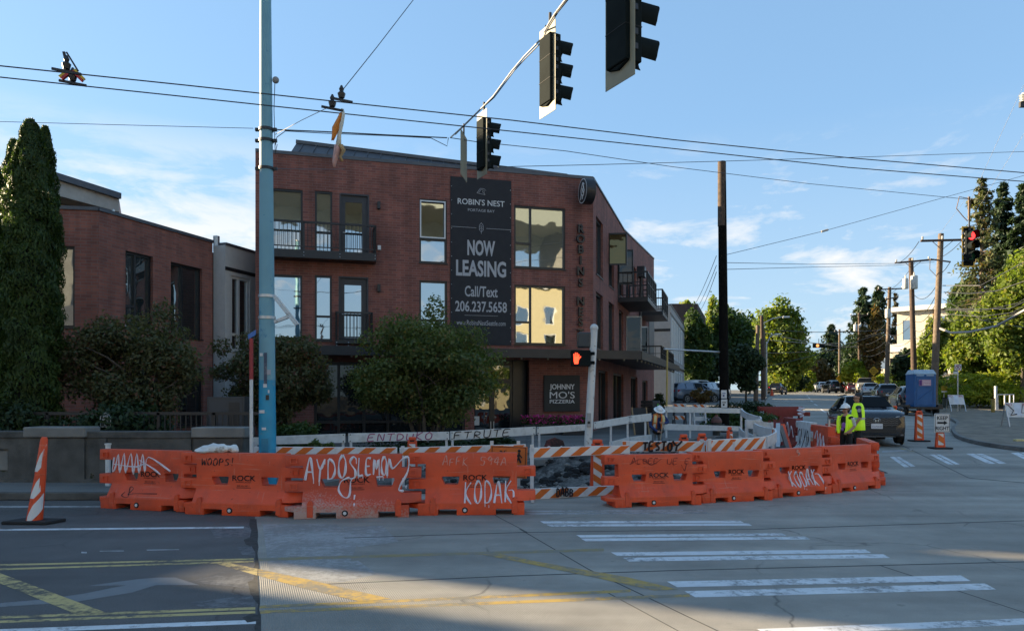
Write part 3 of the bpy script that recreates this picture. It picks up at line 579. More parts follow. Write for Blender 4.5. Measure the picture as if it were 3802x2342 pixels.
for u, v in ((1406, 764), (1406, 1070)):
    s_ = fr.s_(u); z = fr.z_(s_, v); fr.put(MB().box(s_-0.055, s_+0.055, -0.14, 0, z-0.13, z+0.13).box(s_-0.03, s_+0.03, -0.02, 0, z-0.16, z+0.16), 'wall_lamp', blackm)
s_ = fr.s_(1408); z = fr.z_(s_, 920); fr.put(MB().box(s_-0.06, s_+0.06, -0.06, 0, z-0.08, z+0.08), 'socket_box', steel)
# balconies on the front
def railing(b, pts, zf, h, posts=1.2, bal=0.11, r=0.014, rail=0.07, mid=False):
    for p, q in zip(pts, pts[1:]):
        P, Q = Vector((p[0], p[1], 0)), Vector((q[0], q[1], 0)); n = max(1, round((Q-P).length/bal))
        b.bar((p[0], p[1], zf+h), (q[0], q[1], zf+h), rail, rail); b.bar((p[0], p[1], zf+0.12), (q[0], q[1], zf+0.12), 0.035, 0.035)
        if mid: b.bar((p[0], p[1], zf+h*0.6), (q[0], q[1], zf+h*0.6), 0.03, 0.03)
        for i in range(1, n):
            w = P.lerp(Q, i/n); b.bar((w.x, w.y, zf+0.12), (w.x, w.y, zf+h), r*1.6)
        m = max(1, round((Q-P).length/posts))
        for i in range(m+1):
            w = P.lerp(Q, i/m); b.bar((w.x, w.y, zf-0.2), (w.x, w.y, zf+h+0.02), 0.07)
def balcony(fc, a, c, d, zf, h, th=0.28, **kw):
    o = fc.put(MB().box(a, c, -d, -0.002, zf-th, zf), 'balcony', blackm)
    b = MB(); railing(b, [(a+0.04, -0.02), (a+0.04, -d+0.04), (c-0.04, -d+0.04), (c-0.04, -0.02)], zf, h, **kw); fc.put(b, 'railing', blackm, o)
    b = MB(); n = 3
    for i in range(n+1):
        for z in (zf-0.09, zf-0.20): b.ball((a+0.05+(c-a-0.1)*i/n, -d-0.004, z), 0.022, 6, 4)
    fc.put(b, 'bolt', steel, o); return o
zf = fr.z_(fr.s_(1260), 958)
k = fr.A.y-0.75
def fs_off(u, d):                            # facade coordinate of a point d metres in front of the facade
    q = (u-CX)/F; ax, ay = fr.A.x+fr.e.y*d, fr.A.y-fr.e.x*d; return (q*ay-ax)/(fr.e.x-q*fr.e.y)
balcony(fr, fs_off(985, 0.7), fs_off(1398, 0.7), 0.7, fr.z_(4, 953), 0.98, bal=0.135)
zf2 = fr.z_(3.6, 1268); balcony(fr, fs_off(1245, 0.35), fs_off(1385, 0.35), 0.35, zf2+0.02, 1.0, 0.12, bal=0.12)
# canopy over the pavement, wrapping the corner
cz0, cz1 = 3.42, 3.74
P0, P1, P2 = Vector((-6.96, 24.9)), Vector((4.98, 28.1)), Vector((9.58, 41.8))
ins = [(9.58-2.3*0.958, 41.8+2.3*0.287), (3.26, 28.99), (-7.3, 26.2)]
ox, oy = bld.location.x, bld.location.y
b = MB(); b.slab([(p[0]-ox, p[1]-oy) for p in (P0, P1, P2)]+[(x-ox, y-oy-0.004) for x, y in ins], cz0+0.10-0.35, cz1-0.04-0.35)
for p, q in ((P0, P1), (P1, P2)): b.bar((p.x-ox, p.y-oy, (cz0+cz1)/2-0.35), (q.x-ox, q.y-oy, (cz0+cz1)/2-0.35), 0.09, cz1-cz0)
can = b.obj('canopy', blackm, bld)
for i in range(26):
    p = P0.lerp(P1, (i+0.4)/12.0) if i < 12 else P1.lerp(P2, (i-12+0.3)/14)
    off = Vector((-0.26, 0.966))*0.18 if i < 12 else Vector((-0.958, 0.287))*0.18
    MB().lathe([(0.015, 0.1), (0.025, 0.06), (0.035, 0.0), (0.022, -0.04)], 8, (p.x+off.x-ox, p.y+off.y-oy, cz0-0.35-0.02)).obj('bulb', M('pale_bulb', (0.5, 0.46, 0.36), 0.3) if i == 0 else bpy.data.materials['pale_bulb'], can)
# side facade
wins3 = [(0.63, 2.33), (3.86, 5.44), (7.0, 8.6), (9.6, 11.0), (12.4, 13.8), (15.6, 17.8)]; holes = [(a, c, 6.99, 9.35) for a, c in wins3]+[(a, c, 3.95, 6.27) for a, c in wins3]
gf = [(1.2, 3.6, 0.6, 3.1), (5.2, 8.6, 0.5, 3.1), (11.5, 14.5, 0.6, 3.1), (17, 20, 0.7, 3.0)]
sf.wall(holes+gf, 0.2, 10.4, brick)
for i, r in enumerate(holes): sf.window(r, dep=0.16)
for r in gf: sf.window(r, mull=[(r[0]+r[1])/2], gl=glass_dk, dep=0.17, sill=False, fw=0.09)
sf.put(MB().prism([(0, 10.4), (24.2, 10.4), (24.2, 11.8), (8.8, 10.5), (0, 10.62)], 0.0, 0.25), 'parapet_wall', brick)
b = MB(); b.bar((0, 0.12, 10.68), (8.8, 0.12, 10.55), 0.32, 0.07); b.bar((8.8, 0.12, 10.55), (24.2, 0.12, 11.85), 0.32, 0.07); sf.put(b, 'parapet_cap', roofm)
balcony(sf, 6.6, 11.0, 1.45, 6.78, 1.2, 0.22, bal=0.22, mid=True); balcony(sf, 15.3, 19.2, 1.4, 7.05, 1.3, 0.22, bal=0.22, mid=True)
b = MB(); railing(b, [(12.0, -0.05), (12.0, -1.6), (21.0, -1.6)], 3.75, 1.0, bal=0.3, mid=True); sf.put(b, 'railing', blackm)
for (t0, z0, z1, ln, gm) in ((4.0, 7.9, 9.35, 0.75, glass_gold_refl), (6.6, 7.4, 9.1, 0.7, glass_dk), (9.7, 4.1, 6.2, 0.75, glass_dk), (13.4, 4.0, 6.0, 0.7, glass_dk)):
    b = MB()
    for zz in (z0+0.035, z1-0.035): b.bar((t0, 0, zz), (t0+0.15, -ln, zz), 0.05, 0.07)
    b.bar((t0, 0, z0), (t0, 0, z1), 0.06); b.bar((t0+0.15, -ln, z0), (t0+0.15, -ln, z1), 0.06)
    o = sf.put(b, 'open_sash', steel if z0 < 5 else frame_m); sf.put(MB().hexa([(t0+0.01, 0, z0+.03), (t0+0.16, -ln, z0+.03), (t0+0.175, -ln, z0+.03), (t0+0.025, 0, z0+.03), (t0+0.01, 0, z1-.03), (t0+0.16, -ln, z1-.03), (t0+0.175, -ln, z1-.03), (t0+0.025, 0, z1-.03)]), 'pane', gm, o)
sf.put(MB().box(14.2, 15.0, -0.45, 0, 9.0, 9.6).tube([(14.6, -0.2, 9.0), (14.6, -0.12, 3.8)], 0.09), 'downspout', blackm)
sf.put(MB().box(20.5, 24.0, -0.05, 0.0, 3.9, 9.2), 'dark_cladding', roofm)
# signs on the building
s0, s1 = fr.s_(1672), fr.s_(1898); zt, zb = fr.z_((s0+s1)/2, 664), fr.z_((s0+s1)/2, 1281)
bt = thing('banner', 'tall charcoal leasing banner hung flat on the brick front', 'banner', tuple(fr.world(s0, -0.02, zb)), fr.ang)
bw, bh = s1-s0, zt-zb
MB().box(0, bw, -0.015, 0.012, 0, bh).obj('cloth', bannerm, bt)
b = MB(); 
for i in range(12):
    for x in (0.04, bw-0.04): b.ball((x, -0.016, bh*(i+0.3)/12), 0.018, 6, 4)
b.obj('grommet', steel, bt)
cx_ = bw/2; vy = lambda v: (v_ := fr.z_((s0+s1)/2, v))-zb
def btext(txt, vc, hp, mat, sx=1.0, wpx=None, bold=0.0):
    bb = MB().text(txt, 0, 0, 1.0, bold=bold); w0 = max(v[0] for v in bb.v)-min(v[0] for v in bb.v); h0 = max(v[2] for v in bb.v)-min(v[2] for v in bb.v)
    mx = (max(v[0] for v in bb.v)+min(v[0] for v in bb.v))/2; mz = (max(v[2] for v in bb.v)+min(v[2] for v in bb.v))/2
    sz = hp*27.7/F/h0; sw = wpx*27.7/F/0.975/w0
    bb.v = [(cx_+(v[0]-mx)*sw, -0.018+v[1]*0.5, vy(vc)+(v[2]-mz)*sz) for v in bb.v]; return bb.obj('lettering', mat, bt)
btext("ROBIN'S NEST", 753, 22, letterw, wpx=174, bold=.006); btext('PORTAGE BAY', 783, 10, greym, wpx=99)
btext('NOW', 922, 58, greym, wpx=103, bold=.035); btext('LEASING', 998, 60, greym, wpx=186, bold=.03); btext('Call/Text', 1083, 40, greym, wpx=122, bold=.018); btext('206.237.5658', 1139, 40, greym, wpx=192, bold=.018); btext('www.RobinsNestSeattle.com', 1199, 18, greym, wpx=182)
b = MB(); zl = vy(848); b.box(0.02, cx_-0.2, -0.02, -0.014, zl-0.006, zl+0.006).box(cx_+0.2, bw-0.02, -0.02, -0.014, zl-0.006, zl+0.006); zl2 = vy(1172); b.box(cx_-0.65, cx_+0.65, -0.02, -0.014, zl2-0.005, zl2+0.005)
q = lambda pts, sc_, zz, r: b.tube([(cx_+x*sc_, -0.018, zz+y*sc_) for x, y in pts], r, 4)
q([(0, -1.3), (0, 0.4)], 0.17, vy(848), 0.008); q([(0, 1.2), (0.45, 0.6), (0.45, -0.4), (0, -0.9), (-0.45, -0.4), (-0.45, 0.6), (0, 1.2)], 0.17, vy(848), 0.009); q([(-0.45, 0.2), (0, 0.6), (0.45, 0.2)], 0.17, vy(848), 0.007); q([(-0.45, -0.3), (0, 0.1), (0.45, -0.3)], 0.17, vy(848), 0.007)
q([(-1, -0.3), (-0.2, 0.8), (0.7, 0.7), (1.1, 0.4), (0.6, 0.35), (0.9, -0.6), (-1, -0.3)], 0.17, vy(714), 0.009); q([(-0.6, -0.2), (0, 0.6), (0.4, 0.5), (0.3, 0.0), (0.8, -0.5)], 0.17, vy(714), 0.008)
b.obj('emblem', greym, bt)
vl = thing('wall_letters', 'column of black raised letters down the brick corner', 'sign', tuple(fr.world(fr.s_(2153), 0, 0)), fr.ang)
for ch, v in zip('ROBINSNEST', (850, 887, 926, 966, 1007, 1049, 1118, 1157, 1195, 1237)):
    bb = MB().text(ch, 0, fr.z_(12, v)-0.16, 0.46, y=-0.08, ex=0.05, sx=0.95, bold=.012); bb.obj('letter', frame_m, vl)
p = fr.world(12.25, -0.62, 9.95)
bs = thing('blade_sign', 'round black drum sign with a white bird projecting from the top brick corner', 'sign', tuple(p), fr.ang)
MB().lathe([(0.50, -0.19), (0.50, 0.19)], 32, (0, 0, 0), 'x').obj('drum', blackm, bs, bevel=0.02)
MB().lathe([(0.44, -0.196), (0.47, -0.196), (0.47, -0.185), (0.44, -0.185)], 32, (0, 0, 0), 'x', cap=False).obj('ring', letterw, bs)
b = MB()
for pts in ([(0.05, 0.30), (-0.15, 0.05), (-0.12, -0.12), (0.12, -0.2), (0.2, -0.02), (0.05, 0.30)], [(0.05, 0.3), (0.2, 0.22)], [(-0.12, -0.12), (-0.22, -0.3)], [(0, -0.17), (0, -0.32)], [(0, 0.1), (0.1, -0.1)]): b.tube([(-0.197, -x, z) for x, z in pts], 0.022, 5)
b.obj('emblem', letterw, bs); MB().box(-0.05, 0.05, 0.45, 0.62, -0.05, 0.05).obj('bracket', blackm, bs)
s0, s1 = fr.s_(2018), fr.s_(2150); zt, zb = fr.z_(s0, 1392), fr.z_(s0, 1527)
ps = thing('restaurant_sign', 'square black sign with white lettering on the ground floor brick', 'sign', tuple(fr.world(s0, -0.05, zb)), fr.ang)
MB().box(0, s1-s0, -0.05, 0.05, 0, zt-zb).obj('board', M('sign_black', (0.022, 0.022, 0.02), 0.7), ps, bevel=0.008)
bw2, bh2 = s1-s0, zt-zb
for txt, zc, hh, ww in (('JOHNNY', 0.66, 0.19, 0.70), ("MO'S", 0.455, 0.19, 0.70), ('PIZZERIA', 0.275, 0.10, 0.70)):
    bb = MB().text(txt, 0, 0, 1.0, ex=0.01, bold={'JOHNNY': .022, "MO'S": 0.0}.get(txt, .012)); xs_ = [v[0] for v in bb.v]; zs_ = [v[2] for v in bb.v]
    bb.v = [(bw2/2+(v[0]-(max(xs_)+min(xs_))/2)*ww*bw2/(max(xs_)-min(xs_)), -0.055+v[1]*0.5, zc*bh2+(v[2]-(max(zs_)+min(zs_))/2)*hh*bh2/(max(zs_)-min(zs_))) for v in bb.v]
    bb.obj('lettering', letterw, ps)
# ------------------------------------------------------------------ left brick building
lb = thing('brick_building', 'two storey red brick building with tall windows left of the teal pole', 'building', (-12.1, 21.3, 0.2))
A2 = Vector((-12.1, 21.3, 0)); dL = Vector((0.313, 0.95, 0))
lf = Facade(A2, A2+dL*4.73, lb); lg = Facade(A2+dL*4.73+Vector((0.45, 0.0, 0)), A2+dL*4.73+Vector((0.45, 0, 0))+dL*6, lb); ll = Facade(A2+Vector((-14*0.985, -14*0.17, 0)), A2, lb)
r1, r2 = lf.rect(466, 568, 942, 1225), lf.rect(634, 751, 985, 1255); g1, g2 = lf.rect(470, 566, 1335, 1560), lf.rect(660, 755, 1365, 1580)
lf.wall([r1, r2, g1, g2], 0.1, 7.42, brick_l)
for r in (r1, r2, g1, g2): lf.window(r, mull=[r[0]+(r[1]-r[0])*0.42], trans=[(r[0], r[0]+(r[1]-r[0])*0.42, r[2]+(r[3]-r[2])*0.3)], gl=glass_mat('dim_glass', fac=0.22, dark=(0.02, 0.025, 0.024)) if r is r1 else bpy.data.materials['dim_glass'], dep=0.16)
lr = ll.rect(150, 277, 912, 1215); ll.wall([lr], 0.1, 7.42, brick_l); ll.window(lr, mull=[], dep=0.14)
b = MB(); b.box(-0.02, 4.75, -0.05, 0.3, 7.42, 7.52); lf.put(b, 'parapet_cap', roofm); ll.put(MB().box(0, ll.L, -0.05, 0.3, 7.421, 7.523), 'parapet_cap', roofm)
gr_ = lg.rect(858, 928, 1030, 1305); lg.wall([gr_], 0.1, 7.35, pale_stucco); lg.window(gr_, mull=[gr_[0]+(gr_[1]-gr_[0])*0.45], trans=[(gr_[0], gr_[0]+(gr_[1]-gr_[0])*0.45, gr_[2]+0.6)], mat=white_wall, fw=0.10, gl=bpy.data.materials['dim_glass'])
lg.put(MB().box(0.01, 6, -0.03, 0.3, 7.35, 7.45), 'parapet_cap', roofm); lg.put(MB().box(-0.01, 6, -0.015, -0.001, 6.47, 6.60), 'trim_band', blackm)
lg.put(MB().box(-0.02, -0.001, 0, 0.5, 0.1, 7.35), 'wall', pale_stucco)
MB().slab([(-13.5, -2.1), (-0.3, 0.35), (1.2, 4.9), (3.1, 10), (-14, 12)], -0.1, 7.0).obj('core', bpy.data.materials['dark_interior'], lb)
# raised clerestory roof
b = MB(); A = at(120, 640, 24.5); B_ = at(442, 738, 27.5)
A -= lb.location; B_ -= lb.location
b.hexa([A+Vector((0, 0, -0.55)), B_+Vector((0, 0, -0.5)), B_+Vector((-2.5, 5, -0.5)), A+Vector((-2.5, 5, -0.5)), A, B_, B_+Vector((-2.5, 5, 0.1)), A+Vector((-2.5, 5, 0.1))])
b.obj('raised_roof', M('pale_fascia', (0.40, 0.38, 0.34), 0.8), lb)
b = MB(); b.bar(A+Vector((0, -0.03, 0.1)), B_+Vector((0, -0.03, 0.08)), 0.3, 0.22); b.obj('roof_edge', roofm, lb)
b = MB(); b.hexa([A+Vector((-1, 0.5, -2.2)), B_+Vector((-0.5, 0.5, -1.3)), B_+Vector((-2, 4, -1.3)), A+Vector((-2, 4, -2.2)), A+Vector((-1, 0.5, -0.57)), B_+Vector((-0.5, 0.5, -0.52)), B_+Vector((-2, 4, -0.52)), A+Vector((-2, 4, -0.52))]); b.obj('clerestory_wall', M('tan_panel', (0.24, 0.19, 0.13), 0.8), lb)
b = MB(); b.lathe([(0.1, 7.4), (0.02, 7.62)], 8, (0, 0, -0.2)); b.obj('roof_vent', white_wall, lb, (0.1, 0.6, 0)); MB().lathe([(0.12, 7.2), (0.12, 7.75), (0.02, 7.78)], 8).obj('roof_vent', steel, lb, (1.45, 4.9, -0.2))
# grey building behind the brick one
gb = thing('grey_building', 'pale grey building with white window bays behind the brick corner building', 'building', (12.2, 56, gz(56)))
gfc = Facade((12.2, 56, 0), Vector((12.2, 56, 0))+Vector((0.287, 0.958, 0))*18, gb); gnf = Facade((6.0, 57.9, 0), (12.2, 56, 0), gb)
hl = [(a, a+2.1, z, z+zh) for a in (1.0, 3.6, 6.4, 9.4, 12.5) for z, zh in ((1.6, 2.5), (5.0, 3.2))]
gfc.wall(hl, 0.8, 9.0, grey_wall)
for r in hl: gfc.window(r, mull=[r[0]+0.7, r[0]+1.4], mat=white_wall, fw=0.13, dep=0.05)
gnf.wall([], 0.8, 9.0, grey_wall); gfc.put(MB().box(0, 18, -0.03, -0.002, 4.35, 4.55), 'trim_band', blackm); gfc.put(MB().box(0, 18, -0.031, -0.003, 8.3, 8.45), 'trim_band', blackm); gnf.put(MB().box(0, gnf.L, -0.02, -0.002, 7.0, 7.2), 'trim_band', blackm)
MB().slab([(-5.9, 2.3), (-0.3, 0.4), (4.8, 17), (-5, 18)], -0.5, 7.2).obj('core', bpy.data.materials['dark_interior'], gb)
gfc.put(MB().box(0, 18, -0.05, 0.3, 9.0, 9.1), 'parapet_cap', roofm)
db = thing('dark_building', 'dark brown brick building rising behind the trees', 'building', (18, 80, gz(80)))
dfc = Facade(at(2490, 1470, 78).xy.to_3d(), at(2590, 1470, 78).xy.to_3d(), db); dsd = Facade(at(2590, 1470, 78).xy.to_3d(), at(2620, 1470, 92).xy.to_3d(), db)
dh = [(2.0, 3.2, 8.6, 10.4)]; dfc.wall([], 1.5, 11.9, brick_d); dsd.wall([(3, 5, 6.5, 9.0), (7, 9, 6.5, 9.0)], 1.5, 11.9, brick_d); dsd.window((3, 5, 6.5, 9.0), mat=white_wall); dsd.window((7, 9, 6.5, 9.0), mat=white_wall)
dfc.put(MB().box(0, dfc.L, 0.3, 10, 11.6, 11.75), 'roof', roofm)
# beige apartment block on the hill
ab = thing('apartment_building', 'sunlit beige apartment building with flat roof on the wooded hill', 'building', tuple(ground(3300, 100)))
fa = Facade((59.3, 112, 0), (64.6, 107.0, 0), ab)
hl = [(0.8, 1.9, 10.5, 13.6), (6.0, 6.7, 11, 13.9)]
fa.wall(hl, 3, 14.9, beige); fa.window(hl[0], mat=white_wall); fa.window(hl[1], mat=white_wall)
fa.put(MB().box(-1.0, fa.L+0.6, -0.9, 9, 14.9, 15.6), 'roof', white_wall); fa.put(MB().box(4.9, 5.7, -0.05, 0, 3, 14.9), 'wood_panel', M('tan_wood', (0.30, 0.18, 0.09), 0.8))
fa.put(MB().box(-2.6, 1.5, -1.6, -0.002, 8.7, 8.95).box(-2.6, -2.5, -1.6, 0, 8.95, 9.9).box(-2.6, 1.5, -1.6, -1.55, 8.95, 9.9), 'balcony', white_wall)
lo = fa.put(MB().box(-2.8, 0.6, -1.4, 6, 2, 8.6), 'lower_wing', beige)
for z in (3.6, 6.2): fa.put(MB().box(-2.3, -1.0, -1.44, -1.40, z, z+1.6).box(-0.6, 0.3, -1.44, -1.40, z, z+1.6), 'window', glass)
fa.put(MB().box(-2.2, 5.5, -0.5, -0.002, 3, 8.0), 'lower_wing', M('grey_siding', (0.34, 0.33, 0.31), 0.8))
# buildings across the street, seen only as reflections and as shade
yb = thing('yellow_building', 'yellow stucco apartment building across the street, mirrored in the brick front windows', 'building', (34, -20, 0))
fy = Facade((58, -14, 0), (27, -21, 0), yb); fz = Facade((27, -19.5, 0), (15, -22, 0), yb)
hl = [(a, a+1.5, z, z+1.9) for a in (1.5, 4.5, 8, 11, 14.5, 18, 21.5, 25, 28.5) for z in (1.2, 4.3, 7.4, 10.5)]
fy.wall(hl, 0, 15, yellow_wall)
for r in hl: fy.window(r, mat=white_wall, fw=0.1)
h2 = [(a, a+1.5, z, z+1.9) for a in (1.5, 5, 8.5) for z in (1.2, 4.3)]
fz.wall(h2, 0, 8, yellow_wall, name='wing_wall')
for r in h2: fz.window(r, mat=white_wall, fw=0.1)
fy.put(MB().box(0, fy.L, -0.6, 10, 15, 15.6), 'roof', white_wall); fz.put(MB().box(0, fz.L, -0.4, 8, 8, 8.4), 'wing_roof', white_wall)
pb = thing('pale_building', 'pale sided terrace of houses across the street, mirrored in the upper windows', 'building', (-14, -24, 0))
fp = Facade((-3, -22, 0), (-30, -22, 0), pb); hl = [(a, a+1.4, z, z+1.8) for a in (2, 6, 10, 15, 19, 23) for z in (1.2, 4.3)]
fp.wall(hl, 0, 7.5, pale_wall)
for r in hl: fp.window(r, mat=white_wall)
fp.put(MB().prism([(0, 7.5), (27, 7.5), (13.5, 10.5)], 0, 9), 'roof', roofm)

hb = thing('highway_bridge', 'high pale steel highway bridge beyond the houses, mirrored in the top floor windows', 'bridge', (0, -62, 0))
steel_g = M('pale_green_steel', (.42, .44, .36), .7, var=.1); b = MB(); b.box(-160, 190, 0, 12, 31, 33.5); b.obj('deck', steel_g, hb)
b = MB(); b.box(-160, 190, -.2, 0, 33.5, 34.6); b.obj('parapet', M('cream_parapet', (.62, .56, .34), .7), hb)
b = MB(); b.box(-160, 190, .3, 1.0, 28.6, 31)
for i in range(71): b.box(-160+5*i, -159.6+5*i, 0, .3, 28.6, 31)
b.obj('girder', steel_g, hb)
for x in (-120, -30, 60, 150): MB().box(x-2, x+2, 1, 9, 0, 31).obj('pier', conc_lt, hb)
# ------------------------------------------------------------------ unseen block added off-frame to shade the street, gaps let sun strips through
ob = thing('shade_block', 'unseen stepped block added outside the frame to cast the street shade', 'building', (-40, 20, 0))
ob.rotation_euler = (0, 0, rad(-SUN_AZ)); b = MB()
for y0, y1, h in ((-26, 2.36, 17), (2.36, 3.37, 10.3), (3.37, 7.09, 18), (7.09, 7.39, 12.3), (7.39, 9.0, 13.4), (9.0, 22, 18), (22, 34, 11)): b.box(-8, 0, y0, y1, 0, h)
b.obj('wall', pale_wall, ob)
# ------------------------------------------------------------------ interlocking water barriers
BL, BH = 1.82, 1.04
def bprof(z):
    if z <= 0.20: return 0.25
    if z >= 0.42: return 0.115-0.02*(z-0.42)/0.6
    return 0.25-(z-0.20)/0.22*0.135
bx = [-0.17, 0.0, 0.12, 0.34, 0.40, 0.66, 0.70, 1.28, 1.33, 1.58, 1.64, BL-0.12, BL, BL+0.2]
bz_ = [0.0, 0.10, 0.115, 0.19, 0.20, 0.235, 0.395, 0.43, 0.50, 0.60, 0.64, 0.81, 0.855, BH]
def bfill2(i, k):
    x, z = (bx[i]+bx[i+1])/2, (bz_[k]+bz_[k+1])/2
    if x < 0.12: return (0.855 < z) or (0.43 < z < 0.60) or (0.115 < z < 0.19) or (x > 0 and z < 0.20)
    if x > BL-0.12: return (0.64 < z < 0.81) or (0.235 < z < 0.395) or (x < BL and z < 0.20)
    if z < 0.10 and (0.34 < x < 0.66 or 1.33 < x < 1.64): return False
    if 0.50 < z < 0.64 and (0.40 < x < 0.70 or 1.28 < x < 1.58): return False
    return True
def barrier_mesh(mat):
    # narrower tabs: taper the knuckles by profile
    b = MB(); b.lattice(bx, bz_, bfill2, lambda z: -bprof(z), lambda z: bprof(z))
    b.v = [(x, (max(-0.105, min(0.105, y)) if (x < -0.01 or x > BL+0.01) else y), z) for x, y, z in b.v]; dx = {(.40, .50): .045, (.70, .50): -.02, (1.28, .50): .02, (1.58, .50): -.045, (.40, .64): .0, (1.58, .64): .0}; b.v = [(x+dx.get((round(x, 2), round(z, 2)), 0), y, z) for x, y, z in b.v]
    return b
def barrier_parts(root, mat, logo=True):
    bm_ = barrier_mesh(mat); body = bm_.obj('body', mat, root, bevel=0.022, smooth=50, seg=2)
    dk = orange_d if mat not in (white_pl, red_pl) else mat; sp = b_ = None
    for x, z in ((-0.03, 0.945), (-0.03, 0.515), (BL+0.06, 0.725), (BL+0.06, 0.315)):
        w, h, y = 0.058, 0.05, -0.122
        MB().lattice([x-w, x-w+.018, x+w-.018, x+w], [z-h, z-h+.016, z+h-.016, z+h], lambda i, k: not (i == 1 and k == 1), lambda q: y, lambda q: y+.02).obj('socket', dk, root)
    for x in (0.25, BL-0.17): MB().prism([(x-.05, .02), (x+.05, .02), (x+.05, .24), (x+.025, .30), (x-.025, .30), (x-.05, .24)], -0.262, -0.12).obj('rib', dk, root, bevel=0.015)
    if logo:
        MB().lathe([(0.046, -0.262), (0.05, -0.255), (0.05, -0.23)], 16, (0.80, 0, 0.085), 'y').obj('drain_plug', rubber, root)
        MB().lathe([(0.026, -0.270), (0.03, -0.26)], 8, (0.80, 0, 0.085), 'y').obj('plug_nut', white_pl, root.children[-1] if False else [c for c in root.children if c.name.startswith('drain_plug')][0])
        y = lambda z: -bprof(z)-0.002
        b = MB().text('ROCK', 0.97, 0.575, 0.13, 0, 0.002, 1.15, bold=.0022).text('BARRICADES', 0.97, 0.54, 0.034, 0, 0.002, 1.4).text('800.451.0811', 0.97, 0.475, 0.038, 0, 0.002, 1.1)
        b.v = [(px, -bprof(pz)-0.004-abs(py), pz) for px, py, pz in b.v]; b.box(0.97-0.13, 0.97+0.13, -bprof(0.45)-0.004, -bprof(0.45), 0.452, 0.460)
        b.obj('logo', rubber, root)
    return root
def place_from_to(A, B):
    d = B-A; return math.atan2(d.y, d.x)
LET = {'A': [[(0, 0), (.3, 1), (.5, 1), (.8, 0)], [(.12, .4), (.68, .4)]], 'B': [[(.1, 0), (.1, 1), (.6, .9), (.6, .6), (.1, .52), (.7, .4), (.65, .05), (.1, 0)]], 'D': [[(.1, 0), (.1, 1), (.6, .85), (.75, .4), (.5, .05), (.05, 0)]], 'E': [[(.7, 1), (.1, .95), (.05, 0), (.7, .02)], [(.05, .5), (.55, .52)]],
       'F': [[(.7, 1), (.1, .95), (.05, 0)], [(.05, .5), (.55, .52)]], 'K': [[(.1, 0), (.12, 1)], [(.7, 1), (.12, .45), (.75, -.05)]], 'L': [[(.15, 1), (.05, 0), (.65, .02)]], 'M': [[(0, 0), (.15, 1), (.4, .35), (.7, 1), (.8, 0)]], 'N': [[(.05, 0), (.1, 1), (.65, .02), (.7, 1)]],
       'O': [[(.4, 1), (.08, .7), (.1, .2), (.4, 0), (.7, .25), (.7, .75), (.4, 1)]], 'P': [[(.1, -.1), (.12, 1), (.65, .85), (.55, .5), (.12, .45)]], 'R': [[(.1, 0), (.12, 1), (.65, .85), (.55, .52), (.12, .48), (.75, 0)]], 'S': [[(.7, .9), (.4, 1), (.1, .75), (.6, .4), (.6, .1), (.1, .02)]],
       'T': [[(0, .95), (.8, 1)], [(.42, .97), (.38, 0)]], 'U': [[(.05, 1), (.1, .15), (.4, 0), (.7, .2), (.75, 1)]], 'W': [[(0, 1), (.2, 0), (.42, .7), (.65, 0), (.85, 1)]], 'Y': [[(0, 1), (.38, .5), (.8, 1)], [(.38, .5), (.3, -.1)]], '!': [[(.3, 1), (.3, .35)], [(.3, .08), (.3, .0)]], '?': [[(.0, .8), (.3, 1.05), (.7, .8), (.65, .4), (.3, .2)], [(.35, -.1), (.36, -.16)]],
       '5': [[(.7, 1), (.1, 1), (.1, .6), (.6, .5), (.5, 0), (.05, .05)]], '9': [[(.7, .7), (.4, 1), (.1, .7), (.4, .5), (.7, .75), (.6, 0)]], '4': [[(.5, 0), (.55, 1), (.05, .35), (.8, .35)]], 'C': [[(.7, .9), (.35, 1), (.08, .5), (.3, .02), (.7, .1)]], 'V': [[(0, 1), (.35, 0), (.7, 1)]], 'I': [[(.2, 1), (.2, 0)]]}
def smooth_pts(pts, n=4):
    if len(pts) < 3: return pts
    P = [Vector(p) for p in pts]; out = []
    for i in range(len(P)-1):
        p0, p1, p2, p3 = P[max(i-1, 0)], P[i], P[i+1], P[min(i+2, len(P)-1)]
        for k in range(n):
            t = k/n; out.append(0.5*((2*p1)+(p2-p0)*t+(2*p0-5*p1+4*p2-p3)*t*t+(3*p1-p0-3*p2+p3)*t**3))
    return [tuple(p) for p in out+[P[-1]]]
def stroke_word(word, x0, z0, w, h, seed=0, jit=0.06, slant=0.1, taper=0.0):
    rnd = random.Random(seed); out = []; n = len(word); cw = w/n
    for i, ch in enumerate(word):
        hh = h*(1+rnd.uniform(-.12, .12)); zz = z0+rnd.uniform(-jit, jit)*h
        for st in LET.get(ch, []):
            out.append([(x0+cw*(i+0.05+p[0]*0.95)+slant*p[1]*h, zz+p[1]*hh) for p in st])
    return out
def graffiti(root, strokes, mat, r, yf, sm=True, name='graffiti', drips=0, seed=1):
    b = MB(); rnd = random.Random(seed)
    if root.name.startswith('water'): strokes = [[(.06+x*1.08, z) for x, z in st] for st in strokes]
    for st in strokes:
        pts = smooth_pts(st) if sm else st
        b.tube([(x, yf(z)-0.001, z) for x, z in pts], [r*1.2*(.85+.38*math.sin(i*.8+seed+len(pts))) for i in range(len(pts))], 6)
    for _ in range(drips):
        st = rnd.choice(strokes); x, z = rnd.choice(st); b.tube([(x, yf(z)-0.001, z), (x, yf(z-0.06)-0.001, z-rnd.uniform(0.03, 0.10))], r*0.45, 5)
    return b.obj(name, mat, root)
spray_w = M('white_spray_paint', (0.66, 0.62, 0.66), 0.7, var=0.12, scale=12)
spray_f = M('faint_spray_paint', (0.60, 0.26, 0.20), 0.7, var=0.1)
